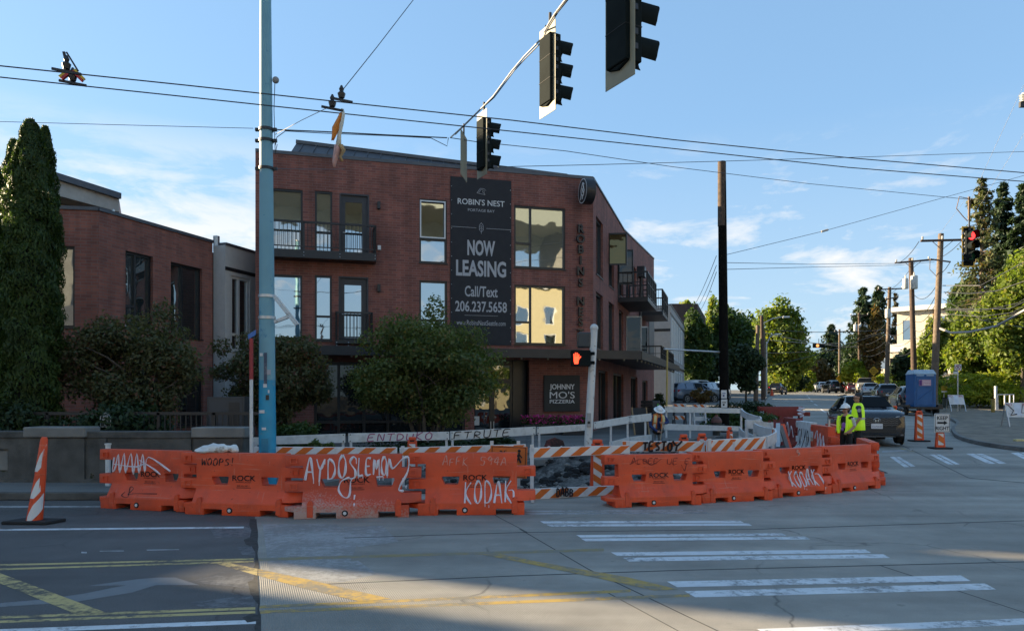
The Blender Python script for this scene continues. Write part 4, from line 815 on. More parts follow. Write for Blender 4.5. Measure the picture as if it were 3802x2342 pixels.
ink = M('black_marker', (0.02, 0.012, 0.012), 0.8, var=0); ink_f = M('faded_marker', (0.22, 0.03, 0.015), 0.8, var=0); purple = M('purple_spray', (0.30, 0.06, 0.15), 0.7, var=0.1)
by = lambda z: -bprof(max(0.0, z))
BR = [((378, 1884), (688, 1901)), ((690, 1906), (1073, 1920)), ((1092, 1926), (1518, 1918)), ((1552, 1912), (1947, 1909)), ((2283, 1884), (2602, 1872)), ((2605, 1867), (2859, 1855)), ((2859, 1849), (3083, 1831)), ((3088, 1830), (3252, 1812))]
labs = ['orange water barrier with jagged white scribble, at the far left end of the left row', 'orange water barrier with small black WOOPS! writing and a white bag on top', 'orange water barrier half sprayed white with large AYDOS LEMON? graffiti', 'orange water barrier with white KODAK graffiti and faint scratches, right end of the left row', 'orange water barrier with dull red scribbles, left end of the right row', 'orange water barrier without graffiti, second in the right row', 'orange water barrier with white KODAK graffiti in the right row', 'clean orange water barrier below the officer at the end of the right row']
mats = [orange_d, orange, orange_s, orange, orange, orange, orange, orange]
protos = {}; barriers = []
for (a, c), lab, mt in zip(BR, labs, mats):
    A, B_ = Gp(*a), Gp(*c); mid = (A+B_)/2; ang = place_from_to(A, B_); d = Vector((math.cos(ang), math.sin(ang), 0)); back = Vector((-d.y, d.x, 0))*0.22
    ln = (B_-A).length; loc = A.copy() if (A.x > 1) else mid-d*(BL/2)*min(1.06, max(0.80, ln/BL)); loc = loc+back
    if mt.name not in protos:
        o = thing('water_barrier', lab, 'barrier', loc, ang, 'orange barriers along the roadwork'); barrier_parts(o, mt); protos[mt.name] = o
    else:
        o = copy_tree(protos[mt.name]); o.location = loc; o.rotation_euler = (0, 0, ang); o['label'] = lab
    o.scale = (min(1.06, max(0.80, ln/BL)), 1, .885 if A.x > 1 else .99)
    barriers.append(o)
B1, B2, B3, B4, B5, B6, B7, B8 = barriers
graffiti(B1, [[(0.10, 0.90), (0.06, 0.66), (0.12, 0.70), (0.18, 0.96), (0.22, 0.64), (0.30, 0.98), (0.34, 0.64), (0.44, 0.98), (0.50, 0.62), (0.56, 0.98), (0.62, 0.64), (0.68, 0.97), (0.74, 0.66), (0.80, 0.92), (1.25, 0.68)], [(0.62, 0.86), (0.9, 0.72), (1.05, 0.62)], [(0.1, 0.78), (0.55, 0.74), (0.7, 0.8)]], spray_w, 0.013, by)
graffiti(B1, [[(0.4, 0.3), (0.36, 0.24), (0.5, 0.22), (0.46, 0.38), (0.54, 0.36), (0.48, 0.26), (0.6, 0.28), (1.05, 0.29)]], ink, 0.006, by)
graffiti(B2, stroke_word('WOOPS!', 0.13, 0.83, 0.58, 0.12, 3), ink, 0.008, by)
graffiti(B3, stroke_word('AYDOS', 0.08, 0.64, 0.80, 0.35, 4, 0.05, 0.02), spray_w, 0.017, by, drips=6)
graffiti(B3, stroke_word('LEMO', 0.86, 0.70, 0.46, 0.29, 9, 0.04, 0.0)+[[(1.30, 0.68), (1.33, 0.97), (1.38, 0.80), (1.52, 0.95), (1.62, 0.98), (1.61, 0.75), (1.50, 0.52), (1.48, 0.44), (1.55, 0.42)], [(1.585, 0.50), (1.59, 0.515)], [(1.14, 0.66), (1.24, 0.67)]], spray_w, 0.016, by, drips=7)
graffiti(B3, [[(0.74, 0.66), (0.62, 0.60), (0.58, 0.45), (0.66, 0.34), (0.74, 0.36), (0.76, 0.6), (0.82, 0.66)], [(0.82, 0.37), (0.815, 0.30)], [(0.82, 0.24), (0.82, 0.20)]], spray_w, 0.014, by)
graffiti(B4, stroke_word('KODAK', 0.66, 0.20, 0.80, 0.34, 11, 0.08, 0.02), spray_w, 0.015, by, drips=9); graffiti(B4, [[(1.38, 0.40), (1.46, 0.38), (1.44, 0.10)]], spray_w, 0.012, by)
graffiti(B4, stroke_word('AFFK', 0.32, 0.83, 0.42, 0.13, 2)+stroke_word('594A', 0.92, 0.83, 0.44, 0.13, 5), spray_f, 0.008, by)
graffiti(B5, stroke_word('ALBEE', 0.30, 0.86, 0.55, 0.10, 6)+[[(0.28, 0.85), (0.5, 0.95), (0.7, 0.83), (0.9, 0.95)]], ink_f, 0.008, by); graffiti(B5, stroke_word('UEGE', 1.0, 0.84, 0.48, 0.12, 7)+[[(1.3, 0.82), (1.36, 0.7), (1.4, 0.85)]], ink_f, 0.007, by)
graffiti(B7, stroke_word('KODAK', 0.52, 0.22, 0.80, 0.32, 12, 0.08, 0.02)+[[(1.3, 0.46), (1.42, 0.42), (1.45, 0.10)]], spray_w, 0.016, by, drips=8)
graffiti(B7, [[(0.83, 1.0), (0.80, 0.96), (0.86, 0.93), (0.84, 0.88)]], spray_f, 0.02, by)
# corner barrier turning away, and the back row
def put_barrier(proto, loc, ang, label, group='barriers at the back of the roadwork'):
    o = copy_tree(proto); o.location = loc; o.rotation_euler = (0, 0, ang); o['label'] = label; o['group'] = group; o.scale = (1, 1, .885)
    for ch in list(o.children):
        if ch.name.startswith('graffiti'): bpy.data.objects.remove(ch)
    return o
nr = Gp(3268, 1806); o = put_barrier(B6, (nr.x-0.02, nr.y+0.28, gz(nr.y)), rad(72), 'orange water barrier with a white scrawl on top, turning away behind the officer')
graffiti(o, [[(0.2, 1.03), (0.4, 1.05)], ], spray_f, 0.03, lambda z: 0.0)
mk = {}
for mt, lab, cat_ in ((red_pl, '', ''), (white_pl, '', '')):
    mk[mt.name] = None
fa_, fb_ = Vector((8.55, 22.6, 0)), Vector((7.86, 17.9, 0)); dirv = (fb_-fa_).normalized(); ang = math.atan2(dirv.y, dirv.x)
rb = []
for i, (mt, lab) in enumerate(((red_pl, 'dull red water barrier with white scrawl, farthest of the row running back beside the car'), (white_pl, 'white water barrier covered in black graffiti in the row running back beside the car'), (orange_d, 'orange water barrier with pale graffiti and a steel pin, nearest of the row running back'))):
    o = thing('water_barrier', lab, 'barrier', (0, 0, 0), ang, 'barriers at the back of the roadwork'); barrier_parts(o, mt, False)
    q_ = fa_+dirv*(0.0+i*1.66); o.location = (q_.x, q_.y, gz(q_.y)); o.scale = (0.86, 0.9, 1); rb.append(o)
yside = lambda z: -bprof(max(0, z))
graffiti(rb[1], stroke_word('SIYO', 0.1, 0.35, 1.3, 0.5, 3), ink, 0.011, yside); graffiti(rb[0], [[(0.2, 0.7), (0.5, 0.9), (0.7, 0.5), (1.0, 0.8), (1.3, 0.5)]], spray_w, 0.02, yside); graffiti(rb[2], [[(0.3, 0.7), (0.5, 0.9), (0.6, 0.5), (0.8, 0.85), (0.9, 0.5), (1.1, 0.8), (1.2, 0.55)]], spray_w, 0.022, yside)
MB().tube([(1.45, 0, 1.0), (1.45, 0, 1.22)], 0.03).obj('steel_pin', steel, rb[2])
q_ = ground(2829, 30.6); o = thing('water_barrier', 'dark red water barrier standing across the street behind the curved rails', 'barrier', (q_.x, q_.y, q_.z), rad(2), 'barriers at the back of the roadwork'); barrier_parts(o, red_pl, False); graffiti(o, [[(1.35, .98), (1.6, .95), (1.3, .88), (1.62, .82), (1.32, .74), (1.55, .68), (1.4, .6)]], spray_w, .03, by)
q_ = at(3101, 1470, 20.8); o = put_barrier(B6, (q_.x, 20.6, gz(20.6)), rad(75), 'orange water barrier glimpsed behind the person in the white hard hat')
# ------------------------------------------------------------------ timber and striped barricades
def board_px(b, L0, L1, th=0.03):         # a board from its photo corners: (u, vtop, vbottom, distance)
    (ua, ta, ba, Ya), (uc, tc_, bc, Yc) = L0, L1
    p = [at(ua, ba, Ya), at(uc, bc, Yc), at(uc, tc_, Yc), at(ua, ta, Ya)]; d = (p[1]-p[0]); nrm = Vector((-d.y, d.x, 0)).normalized()*th
    return b.hexa([p[0], p[1], p[1]+nrm, p[0]+nrm, p[3], p[2], p[2]+nrm, p[3]+nrm])
def stripes(name, root, L0, L1, n, mat, lean=1.0, off=0.006, skip=0, first=0.0):
    (ua, ta, ba, Ya), (uc, tc_, bc, Yc) = L0, L1
    P = lambda s, t: at(ua+(uc-ua)*s, (ta+(tc_-ta)*s)*(1-t)+(ba+(bc-ba)*s)*t, Ya+(Yc-Ya)*s)
    d = P(1, 0)-P(0, 0); nrm = Vector((d.y, -d.x, 0)).normalized()*off; b = MB(); w = 1.0/n; hh = (P(0, 0)-P(0, 1)).length/d.length
    for i in range(-1, n+1):
        s0 = first+i*w; lo0, lo1 = s0, s0+w*0.5; k = hh*lean
        q = [(lo0, .94), (lo1, .94), (lo1+k, .06), (lo0+k, .06)]
        if all(x < 0 for x, _ in q) or all(x > 1 for x, _ in q): continue
        pts = [P(min(0.995, max(0.005, x)), t)+nrm for x, t in q]; pts2 = [p_-nrm*0.9 for p_ in pts]
        if (pts[0]-pts[1]).length < 1e-3 and (pts[2]-pts[3]).length < 1e-3: continue
        b.hexa(pts2+pts)
    return b.obj(name, mat, root)
def white_rail(segs, label, legs=(), group='white rail barricades round the roadwork', low=None):
    A = segs[0]; o = thing('rail_barricade', label, 'barricade', tuple(ground((A[0][0]+A[1][0])/2, A[0][3])), 0, group); L = o.location
    b = MB(); board_px(b, A[0], A[1]); 
    b.v = [(x-L.x, y-L.y, z-L.z) for x, y, z in b.v]; b.obj('rail', white_board, o, bevel=0.006)
    for s in segs[1:]:
        b = MB(); board_px(b, s[0], s[1]); b.v = [(x-L.x, y-L.y, z-L.z) for x, y, z in b.v]; b.obj('rail', white_board, o, bevel=0.006)
    for (u, v, Y) in legs:
        p = at(u, v, Y+0.05); b = MB(); b.bar((p.x-L.x, p.y-L.y, p.z-L.z), (p.x-L.x, p.y-L.y, gz(Y)-L.z), 0.06, 0.045); b.bar((p.x-L.x, p.y-0.35-L.y, gz(Y)-L.z+0.03), (p.x-L.x, p.y+0.35-L.y, gz(Y)-L.z+0.03), 0.05, 0.05); b.obj('leg', white_pl, o)
    bb = MB()
    for e in (0.02, 0.98):
        for t in (0.15, 0.85):
            ua, uc = A[0][0], A[1][0]; p = at(ua+(uc-ua)*e, (A[0][1]+(A[1][1]-A[0][1])*e)*(1-t)+(A[0][2]+(A[1][2]-A[0][2])*e)*t, A[0][3]+(A[1][3]-A[0][3])*e); bb.ball((p.x-L.x, p.y-L.y-0.005, p.z-L.z), 0.016, 6, 4)
    bb.obj('bolt', rubber, o)
    return o
RA = ((930, 1622, 1652, 17.8), (1282, 1609, 1643, 18.2)); RB = ((1293, 1608, 1642, 18.3), (1668, 1602, 1632, 18.8)); RC = ((1672, 1601, 1634, 18.9), (1989, 1583, 1614, 19.6)); RD = ((1994, 1585, 1612, 19.8), (2180, 1574, 1597, 20.6)); RE = ((2207, 1566, 1592, 20.8), (2338, 1544, 1571, 22.2)); RF = ((2341, 1543, 1570, 22.3), (2420, 1534, 1562, 23.2)); RG = ((2469, 1508, 1530, 25.8), (2758, 1518, 1532, 25.8))
r1_ = white_rail([RA], 'blank white rail barricade behind the teal pole', [(1274, 1640, 18.2), (950, 1648, 17.8)])
r2_ = white_rail([RB], 'white rail barricade with purple graffiti in front of the storefront', [(1303, 1638, 18.3), (1658, 1630, 18.8)])
r3_ = white_rail([RC], 'white rail barricade with black graffiti left of the pizzeria sign', [(1680, 1630, 18.9), (1978, 1612, 19.6)])
r4_ = white_rail([RD], 'dirty white rail barricade just left of the white signal pole', [(2002, 1610, 19.8)])
r5_ = white_rail([RE, ((2265, 1640, 1668, 21.5), (2338, 1622, 1648, 22.2))], 'white rail barricade between the white signal pole and the bent worker', [(2268, 1580, 21.5), (2330, 1570, 22.2)])
r6_ = white_rail([RF, ((2341, 1622, 1648, 22.3), (2420, 1612, 1640, 23.2))], 'short white rail barricade ending behind the bent worker', [(2396, 1562, 23.0)])
r7_ = white_rail([((2469, 1508, 1530, 25.8), (2758, 1516, 1534, 25.8)), ((2465, 1572, 1596, 25.8), (2750, 1582, 1600, 25.8))], 'long two-rail white barricade behind the worker and the dark wooden pole', [(2474, 1520, 25.8), (2562, 1520, 25.8), (2752, 1526, 25.8)])
def gpx(root, RR, words, mat, r, seed, u0, u1):   # writing on a rail
    L = root.location; (ua, ta, ba, Ya), (uc, tc_, bc, Yc) = RR; b = MB()
    for st in stroke_word(words, 0, 0, 1, 1, seed, 0.05, 0.02):
        pts = []
        for x, z in smooth_pts(st):
            u = u0+(u1-u0)*x; s = (u-ua)/(uc-ua); t = 0.9-0.8*z; Y = Ya+(Yc-Ya)*s-0.006
            pts.append(at(u, (ta+(tc_-ta)*s)*(1-t)+(ba+(bc-ba)*s)*t, Y)-L)
        b.tube(pts, r, 5)
    b.obj('graffiti', mat, root)
gpx(r2_, RB, 'ENTDUKO', purple, 0.014, 3, 1362, 1610); gpx(r3_, RC, 'FTRUTE', ink, 0.015, 8, 1682, 1900)
def striped(L0, L1, n, label, legs=(), second=None, lean=1.0, first=0.0, blackword=None):
    o = thing('striped_barricade', label, 'barricade', tuple(ground((L0[0]+L1[0])/2, L0[3])), 0, 'orange and white striped barricades'); L = o.location
    for S_ in ([(L0, L1)]+([second] if second else [])):
        b = MB(); board_px(b, *S_, th=0.04); b.v = [(x-L.x, y-L.y, z-L.z) for x, y, z in b.v]; rl = b.obj('rail', white_st, o, bevel=0.008)
        st = stripes('stripe', rl, S_[0], S_[1], n, hazard_o, lean, first=first)
        for v in st.data.vertices: v.co -= Vector(L)
    for (u, v, Y) in legs:
        p = at(u, v, Y+0.02); q_ = Vector((p.x, p.y, gz(Y))); b = MB(); b.bar(p-L, q_-L, 0.07, 0.05); b.bar(q_-L+Vector((0, -0.4, 0.03)), q_-L+Vector((0, 0.4, 0.03)), 0.06, 0.06); b.obj('leg', white_pl, o)
    return o
s1_ = striped((936, 1657, 1690, 14.6), (1474, 1660, 1694, 14.6), 7, 'striped barricade rail behind the WOOPS! and half-white barriers', [(937, 1640, 14.6), (1462, 1658, 14.6)], lean=1.15)
s2_ = striped((1483, 1661, 1692, 14.7), (1952, 1648, 1690, 14.7), 6, 'striped barricade rail behind the barrier at the end of the left row', [(1495, 1655, 14.7), (1826, 1636, 14.7), (1925, 1636, 14.7)], lean=1.15)
s3_ = striped((1968, 1661, 1701, 13.7), (2340, 1652, 1683, 14.3), 5, 'two-rail striped barricade in the gap between the two barrier rows', [(1975, 1650, 13.7), (2332, 1640, 14.3)], second=((1970, 1814, 1855, 13.7), (2320, 1800, 1834, 14.3)), lean=1.1)
s4_ = striped((2310, 1636, 1676, 15.3), (2617, 1638, 1676, 15.3), 5, 'striped barricade with black TESTO graffiti above the right barrier row', [(2606, 1630, 15.3), (2325, 1640, 15.3), (2527, 1640, 15.3)], lean=1.1, first=0.05)
s5_ = striped((2626, 1633, 1680, 15.2), (2844, 1621, 1669, 15.9), 5, 'striped barricade rail in front of the fire hydrant', [(2634, 1628, 15.2), (2838, 1618, 15.9), (2720, 1640, 15.5)], lean=1.1, first=0.02)
gpx(s4_, ((2310, 1636, 1676, 15.27), (2617, 1638, 1676, 15.27)), 'TESTO', ink, 0.022, 21, 2385, 2500)
gpx(s4_, ((2310, 1636, 1676, 15.27), (2617, 1638, 1676, 15.27)), 'Y', ink, 0.022, 2, 2495, 2540)
gpx(s3_, ((1970, 1816, 1853, 13.66), (2340, 1800, 1832, 14.26)), 'DABB', ink, 0.014, 5, 2065, 2130)
def curved_rail(pts, label, h=0.2, striped_from=None):
    W_ = [at(u, v, Y) for u, v, Y in pts]; o = thing('curved_rail', label, 'barricade', tuple(Vector((W_[0].x, W_[0].y, gz(W_[0].y)))), 0, 'bent plastic barricade rails by the planting bed'); L = o.location
    sm = [Vector(p) for p in smooth_pts([tuple(p) for p in W_], 8)] if False else None
    P = W_; out = []
    for i in range(len(P)-1):
        p0, p1, p2, p3 = P[max(i-1, 0)], P[i], P[i+1], P[min(i+2, len(P)-1)]
        for k in range(8):
            t = k/8; out.append(0.5*((2*p1)+(p2-p0)*t+(2*p0-5*p1+4*p2-p3)*t*t+(3*p1-p0-3*p2+p3)*t**3))
    out.append(P[-1]); b = MB(); b2 = MB(); n = len(out)
    for i, p in enumerate(out):
        d = out[min(i+1, n-1)]-out[max(i-1, 0)]; nr_ = Vector((-d.y, d.x, 0)).normalized()*0.02
        for q_ in (p-nr_, p+nr_): b.v += [tuple(q_-L), tuple(q_-Vector((0, 0, h))-L)]
    for i in range(n-1):
        a = i*4; c = a+4; b.f += [[a, c, c+1, a+1], [a+2, a+3, c+3, c+2], [a, a+2, c+2, c], [a+1, c+1, c+3, a+3]]; b.m += [0]*4
    b.f += [[0, 1, 3, 2], [4*n-4, 4*n-2, 4*n-1, 4*n-3]]; b.m += [0, 0]
    rl = b.obj('rail', white_pl, o, smooth=40)
    if striped_from is not None:
        for i in range(int(n*striped_from), n-2, 3):
            p, q_ = out[i], out[i+1]; d = (q_-p); nr_ = Vector((d.y, -d.x, 0)).normalized()*0.026; nr2 = nr_*0.5
            b2.hexa([p-Vector((0, 0, h*.95))+nr2-L, q_-Vector((0, 0, h*.95))+nr2-L, q_+Vector((0, 0, -h*.05))+nr2-L, p+Vector((0, 0, -h*.05))+nr2-L, p-Vector((0, 0, h*.95))+nr_-L, q_-Vector((0, 0, h*.95))+nr_-L, q_+Vector((0, 0, -h*.05))+nr_-L, p+Vector((0, 0, -h*.05))+nr_-L])
        if b2.v: b2.obj('stripe', hazard_o, rl)
    for k in (0.03, 0.55, 0.97):
        p = out[min(n-1, int(k*n))]; bb = MB(); bb.bar(p-L+Vector((0, 0.03, 0.02)), Vector((p.x, p.y+0.03, gz(p.y)))-L, 0.06, 0.05); bb.obj('leg', white_pl, o)
    return o
curved_rail([(2752, 1516, 25.0), (2768, 1530, 23.5), (2800, 1541, 22.5), (2826, 1549, 21.8), (2815, 1556, 21.2), (2772, 1560, 20.6)], 'bent white plastic rail curling round the far side of the planting bed', 0.2, 0.72)
curved_rail([(2772, 1560, 20.0), (2810, 1563, 20.0), (2840, 1566, 20.0), (2868, 1570, 20.2)], 'straight pale plastic rail in the middle of the bent rails', 0.22)
curved_rail([(2802, 1571, 19.6), (2820, 1580, 18.6), (2850, 1588, 17.6), (2876, 1592, 17.0), (2878, 1604, 16.5), (2846, 1620, 16.0)], 'bent plastic rail with an orange striped end nearest the right barrier row', 0.24, 0.55)
curved_rail([(2748, 1588, 24.0), (2760, 1600, 22.5), (2790, 1612, 21.5), (2812, 1622, 20.8)], 'low bent plastic rail near the ground behind the hydrant', 0.2)
# folded A-frame boards
o = thing('folded_barricade', 'folded A-frame barricade with an orange edge leaning between curved rail and barrier row', 'barricade', tuple(ground(2915, 18.8)), 0); L = o.location
for i, (ua, va, uc, vc, w, mt) in enumerate(((2889, 1572, 2888, 1660, 0.10, steel), (2898, 1580, 2925, 1668, 0.10, M('grey_board', (0.15, 0.15, 0.15), 0.8)), (2905, 1575, 2932, 1664, 0.11, orange), (2884, 1590, 2870, 1660, 0.07, white_pl))):
    b = MB(); b.bar(at(ua, va, 18.6+0.1*i)-L, at(uc, vc, 18.2+0.12*i)-L, w, 0.05); b.obj('board' if i in (1, 2) else 'leg', mt, o)
# vertical panel channelizers
def panel(u, Y, label, h=1.07, w=0.2, top=0.15, rotz=0, base=True, strp=True, cut=1.0):
    p = ground(u, Y); o = thing('panel_channelizer', label, 'channelizer', tuple(p), rotz, 'orange channelizer posts')
    b = MB(); wb = w*0.64; b.hexa([(-wb, -0.05, 0.04), (wb, -0.05, 0.04), (wb, 0.05, 0.04), (-wb, 0.05, 0.04), (-w/2, -0.035, h-0.05), (w/2, -0.035, h-0.05), (w/2, 0.035, h-0.05), (-w/2, 0.035, h-0.05)])
    b.obj('panel', orange, o, bevel=0.012)
    MB().box(-w*0.42, w*0.42, -0.03, 0.03, h-0.05, h+0.03).obj('grip', orange, o, bevel=0.025); MB().box(-0.05, 0.05, -0.042, -0.03, h-0.075, h-0.045).obj('grip_slot', ink, o)
    if base: MB().box(-0.3, 0.3, -0.22, 0.22, 0, 0.05).obj('base', rubber, o, bevel=0.015)
    if strp:
        z0, z1 = 0.12, h-0.13; b = MB(); b.hexa([(-w*0.36, -0.054, z0), (w*0.36, -0.054, z0), (w*0.36, -0.05, z0), (-w*0.36, -0.05, z0), (-w*0.36, -0.046, z1), (w*0.36, -0.046, z1), (w*0.36, -0.04, z1), (-w*0.36, -0.04, z1)])
        sh = b.obj('sheeting', white_st, o)
        b = MB(); n = max(1, round((z1-z0)/.27)); hh = (z1-z0)/n
        for i in range(n):
            zb = z0+i*hh; k = hh*0.52; s = w*0.36; sl = s*1.3
            q_ = [(-s, zb+hh*0.42+sl*0.0), (s, zb+hh*0.42-sl), (s, zb+hh*0.95-sl), (-s, zb+hh*0.95)]
            q_ = [(x, min(z1, max(z0, z))) for x, z in q_]
            b.prism(q_, -0.060, -0.054)
        b.obj('stripe', hazard_o, sh)
    return o
panel(1531, 16.4, 'orange channelizer top peeping above the striped rail below the street tree', h=0.93)
panel(2218, 14.7, 'orange and white channelizer standing in the gravel between the barrier rows', h=1.02, w=0.24)
panel(2538, 15.9, 'orange channelizer head left of the pair behind the TESTO barricade', h=1.03); panel(2606, 15.8, 'orange channelizer head right of the pair behind the TESTO barricade', h=1.06); panel(2709, 16.5, 'orange channelizer turned edge-on right of the fire hydrant', h=1.15, w=0.14, rotz=rad(40))
panel(3412, 25.9, 'orange and white channelizer left of the keep right sign', h=1.07, w=0.25); panel(3322, 30, 'orange channelizer half hidden by the mirror of the dark car', w=0.22)
kr = panel(3490, 23.3, 'orange and white channelizer carrying the keep right sign', h=0.62, w=0.24)
krs = thing('keep_right_sign', 'white KEEP RIGHT sign with black arrow on an orange channelizer', 'sign', tuple(ground(3493, 23.26)+Vector((0, -0.07, 0.53))))
sw_, sh_ = 0.50, 0.60
MB().box(-sw_/2, sw_/2, -0.01, 0.01, 0, sh_).obj('plate', white_pl, krs, bevel=0.01)
b = MB(); t = 0.012
for x0, x1, z0, z1 in ((-sw_/2+.02, sw_/2-.02, .02, .02+t), (-sw_/2+.02, sw_/2-.02, sh_-.02-t, sh_-.02), (-sw_/2+.02, -sw_/2+.02+t, .02+t, sh_-.02-t), (sw_/2-.02-t, sw_/2-.02, .02+t, sh_-.02-t)): b.box(x0, x1, -0.016, -0.011, z0, z1)
b.obj('border', rubber, krs)
b = MB(); 
b.text('KEEP', 0, 0.405, 0.165, -0.013, 0.003, 0.97, bold=.0028).obj('lettering', rubber, krs); MB().text('RIGHT', 0, 0.075, 0.165, -0.013, 0.003, 0.90, bold=.0028).obj('lettering', rubber, krs); MB().prism([(-0.16, .275), (.05, .275), (.05, .235), (.17, .305), (.05, .375), (.05, .335), (-0.16, .335)], -0.016, -0.012).obj('arrow', rubber, krs)
# tall leaning looper post, left
p = Gp(128, 1941); o = thing('traffic_post', 'tall leaning orange traffic post with white stripes on a black rubber base', 'traffic post', tuple(p))
MB().slab([(-.42, -.16), (.30, -.19), (.42, .14), (-.30, .2)], 0, 0.055).obj('base', rubber, o, bevel=0.015)
tp = at(165, 1622, 11.42)-p; post = MB().tube([(0.0, 0, 0.04), tp*0.5+Vector((0.008, 0, 0.02)), tp*0.97, tp], [0.115, 0.082, 0.052, 0.035], 20).obj('post', orange, o, smooth=50)
b = MB()
for zc in (0.16, 0.52, 0.94):
    n, m_ = 12, 3; vs = []; fs = []
    for i in range(n+1):
        a = -PI/2-.75+2.3*i/n; zm = zc+.13*(a+PI/2)
        for j in range(m_+1):
            z = min(1.25, max(.05, zm+(-.13+.26*j/m_)*min(1, .15+i/5))); c = tp*(z/tp.z); r = .1185-.0655*(z/1.3); vs.append((c.x+math.cos(a)*r, c.y+math.sin(a)*r, z))
    for i in range(n):
        for j in range(m_): fs.append((i*(m_+1)+j, i*(m_+1)+j+1, (i+1)*(m_+1)+j+1, (i+1)*(m_+1)+j))
    b.add(vs, fs)
b.obj('stripe', white_st, post)
# bike and walk detour sign
p = at(1886, 1660, 14.25); o = thing('detour_sign', 'orange bicycle and pedestrian detour sign leaning on the striped barricade', 'sign', tuple(Vector((p.x, 14.25, 0.4))), rad(-1)); ww, hh = 0.365, 0.62
MB().box(-ww, ww, -0.01, 0.01, 0, hh).obj('plate', hazard_o, o, (0, 0, 0), (rad(-4), rad(2), 0), bevel=0.012); pl_ = o.children[0]
b = MB(); y = -0.016
for q_ in ([(-.33, .02), (.33, .02), (.33, .60), (-.33, .60), (-.33, .02)],): b.tube([(x, y, z) for x, z in q_], 0.007, 4)
for cx0 in (-.20, -.06): b.tube([(cx0+.06*math.cos(a*PI/8), y, .40+.06*math.sin(a*PI/8)) for a in range(17)], 0.009, 4)
b.tube([(-.20, y, .40), (-.16, y, .50), (-.08, y, .50), (-.13, y, .40), (-.16, y, .50)], .008, 4); b.tube([(-.06, y, .40), (-.09, y, .53), (-.05, y, .53)], .008, 4); b.tube([(-.18, y, .52), (-.13, y, .52)], .01, 4)
b.ball((.20, y, .535), .03, 8, 5); b.tube([(.20, y, .50), (.195, y, .40), (.24, y, .30)], .02, 5); b.tube([(.195, y, .40), (.15, y, .30)], .018, 5); b.tube([(.20, y, .47), (.26, y, .40)], .013, 5); b.tube([(.20, y, .47), (.15, y, .41)], .013, 5); b.tube([(.03, y, .42), (.10, y, .42)], .01, 4)
b.obj('symbol', rubber, pl_)
# white bag and cloth on the barrier
random.seed(3); p = B2.matrix_world if False else None
A = Gp(790, 1908); b = MB(); b.ball((0, 0, 0.05), (0.30, 0.14, 0.09), 16, 10); b.ball((-0.16, -0.02, 0.04), (0.22, 0.12, 0.05), 14, 8); b.ball((0.22, 0, 0.06), (0.14, 0.10, 0.08), 12, 8)
b.v = [(x+0.03*noise.noise((x*9, y*9, z*9)), y+0.03*noise.noise((x*9+5, y*9, z*9)), max(-0.01, z+0.05*noise.noise((x*7, y*7, z*7+9)))) for x, y, z in b.v]
o = b.obj('bag', M('crumpled_white_plastic', (0.62, 0.62, 0.60), 0.5, var=0.15, scale=6, dirt=(0.20, 0.13, 0.06), dscale=3, dlo=0.55, dhi=0.62), smooth=60); o.location = (A.x, A.y+0.22, 1.035); tag(o, 'crumpled white plastic bag lying on top of the WOOPS! barrier', 'bag')
# ------------------------------------------------------------------ bridge parapet on the left
WA, WB = Vector((-32, 15.9, 0)), Vector((-5.55, 14.95, 0))
pw = thing('parapet_wall', 'weathered concrete parapet wall with recessed panels and raised cap stones', 'wall', tuple(WB), 0); wd = (WB-WA).normalized(); wang = math.atan2(wd.y, wd.x)
wf = Facade(WA, WB, pw); WL = wf.L
def ws(u): return wf.s_(u)
holes = [(ws(-210), ws(30), .42, .90), (ws(178), ws(258), .38, .92), (ws(405), ws(655), .42, .88), (ws(770), ws(852), .38, .88)]
wf.wall(holes, 0.0, 1.13, conc_wall, th=0.06); wf.put(MB().box(0, WL, 0.062, 0.34, 0, 1.128), 'wall_core', conc_wall)
for i, (a, c, z0, z1) in enumerate(holes): wf.put(MB().box(a+.04, c-.04, 0.045, 0.061, z0+.04, z1-.04), 'panel', conc_lt if i in (0, 2) else conc_wall)
wf.put(MB().box(0, WL, -0.03, 0.37, 1.13, 1.27), 'coping', conc_wall, bevel=0.02)
for a, c in ((ws(96), ws(327)), (ws(716), ws(914)), (ws(-900), ws(-680))): wf.put(MB().box(a, c, -0.10, 0.44, 1.145, 1.36), 'cap_stone', conc_lt, bevel=0.03)
for a, c in ((ws(108), ws(318)), (ws(722), ws(905))): wf.put(MB().box(a, c, -0.05, -0.002, 0.02, 1.129), 'pilaster', conc_wall)
for u in (385, 700): wf.put(MB().box(ws(u)-.07, ws(u)+.07, -0.035, -0.002, 0.0, 1.129), 'pilaster', conc_wall)
wf.put(MB().box(0, WL, -0.06, -0.003, 0.02, 0.28), 'plinth', conc_wall)
o = MB().tube([(0, 0, 0), (0, 0, 0.95)], 0.05).lathe([(0.062, 0.95), (0.062, 0.98)], 10).obj('white_pipe', white_steel); q_ = ground(401, 14.6); o.location = q_; tag(o, 'short white pipe post standing in front of the parapet wall', 'post')
fence = thing('picket_fence', 'low black metal picket fence above the parapet wall', 'fence', (-9, 16.8, 0)); b = MB(); railing(b, [(-3, 0), (3.4, 0)], 0.95, 0.65, bal=0.12); b.obj('railing', blackm, fence)
q_ = at(393, 1585, 16.4); o = thing('house_shaped_sign', 'small dark house-shaped pet sign with white outline above the parapet wall', 'sign', tuple(q_))
MB().prism([(-.12, 0), (.12, 0), (.13, .24), (0, .34), (-.13, .24)], -.01, .01).obj('board', M('dark_green_board', (0.02, 0.03, 0.025), 0.6), o)
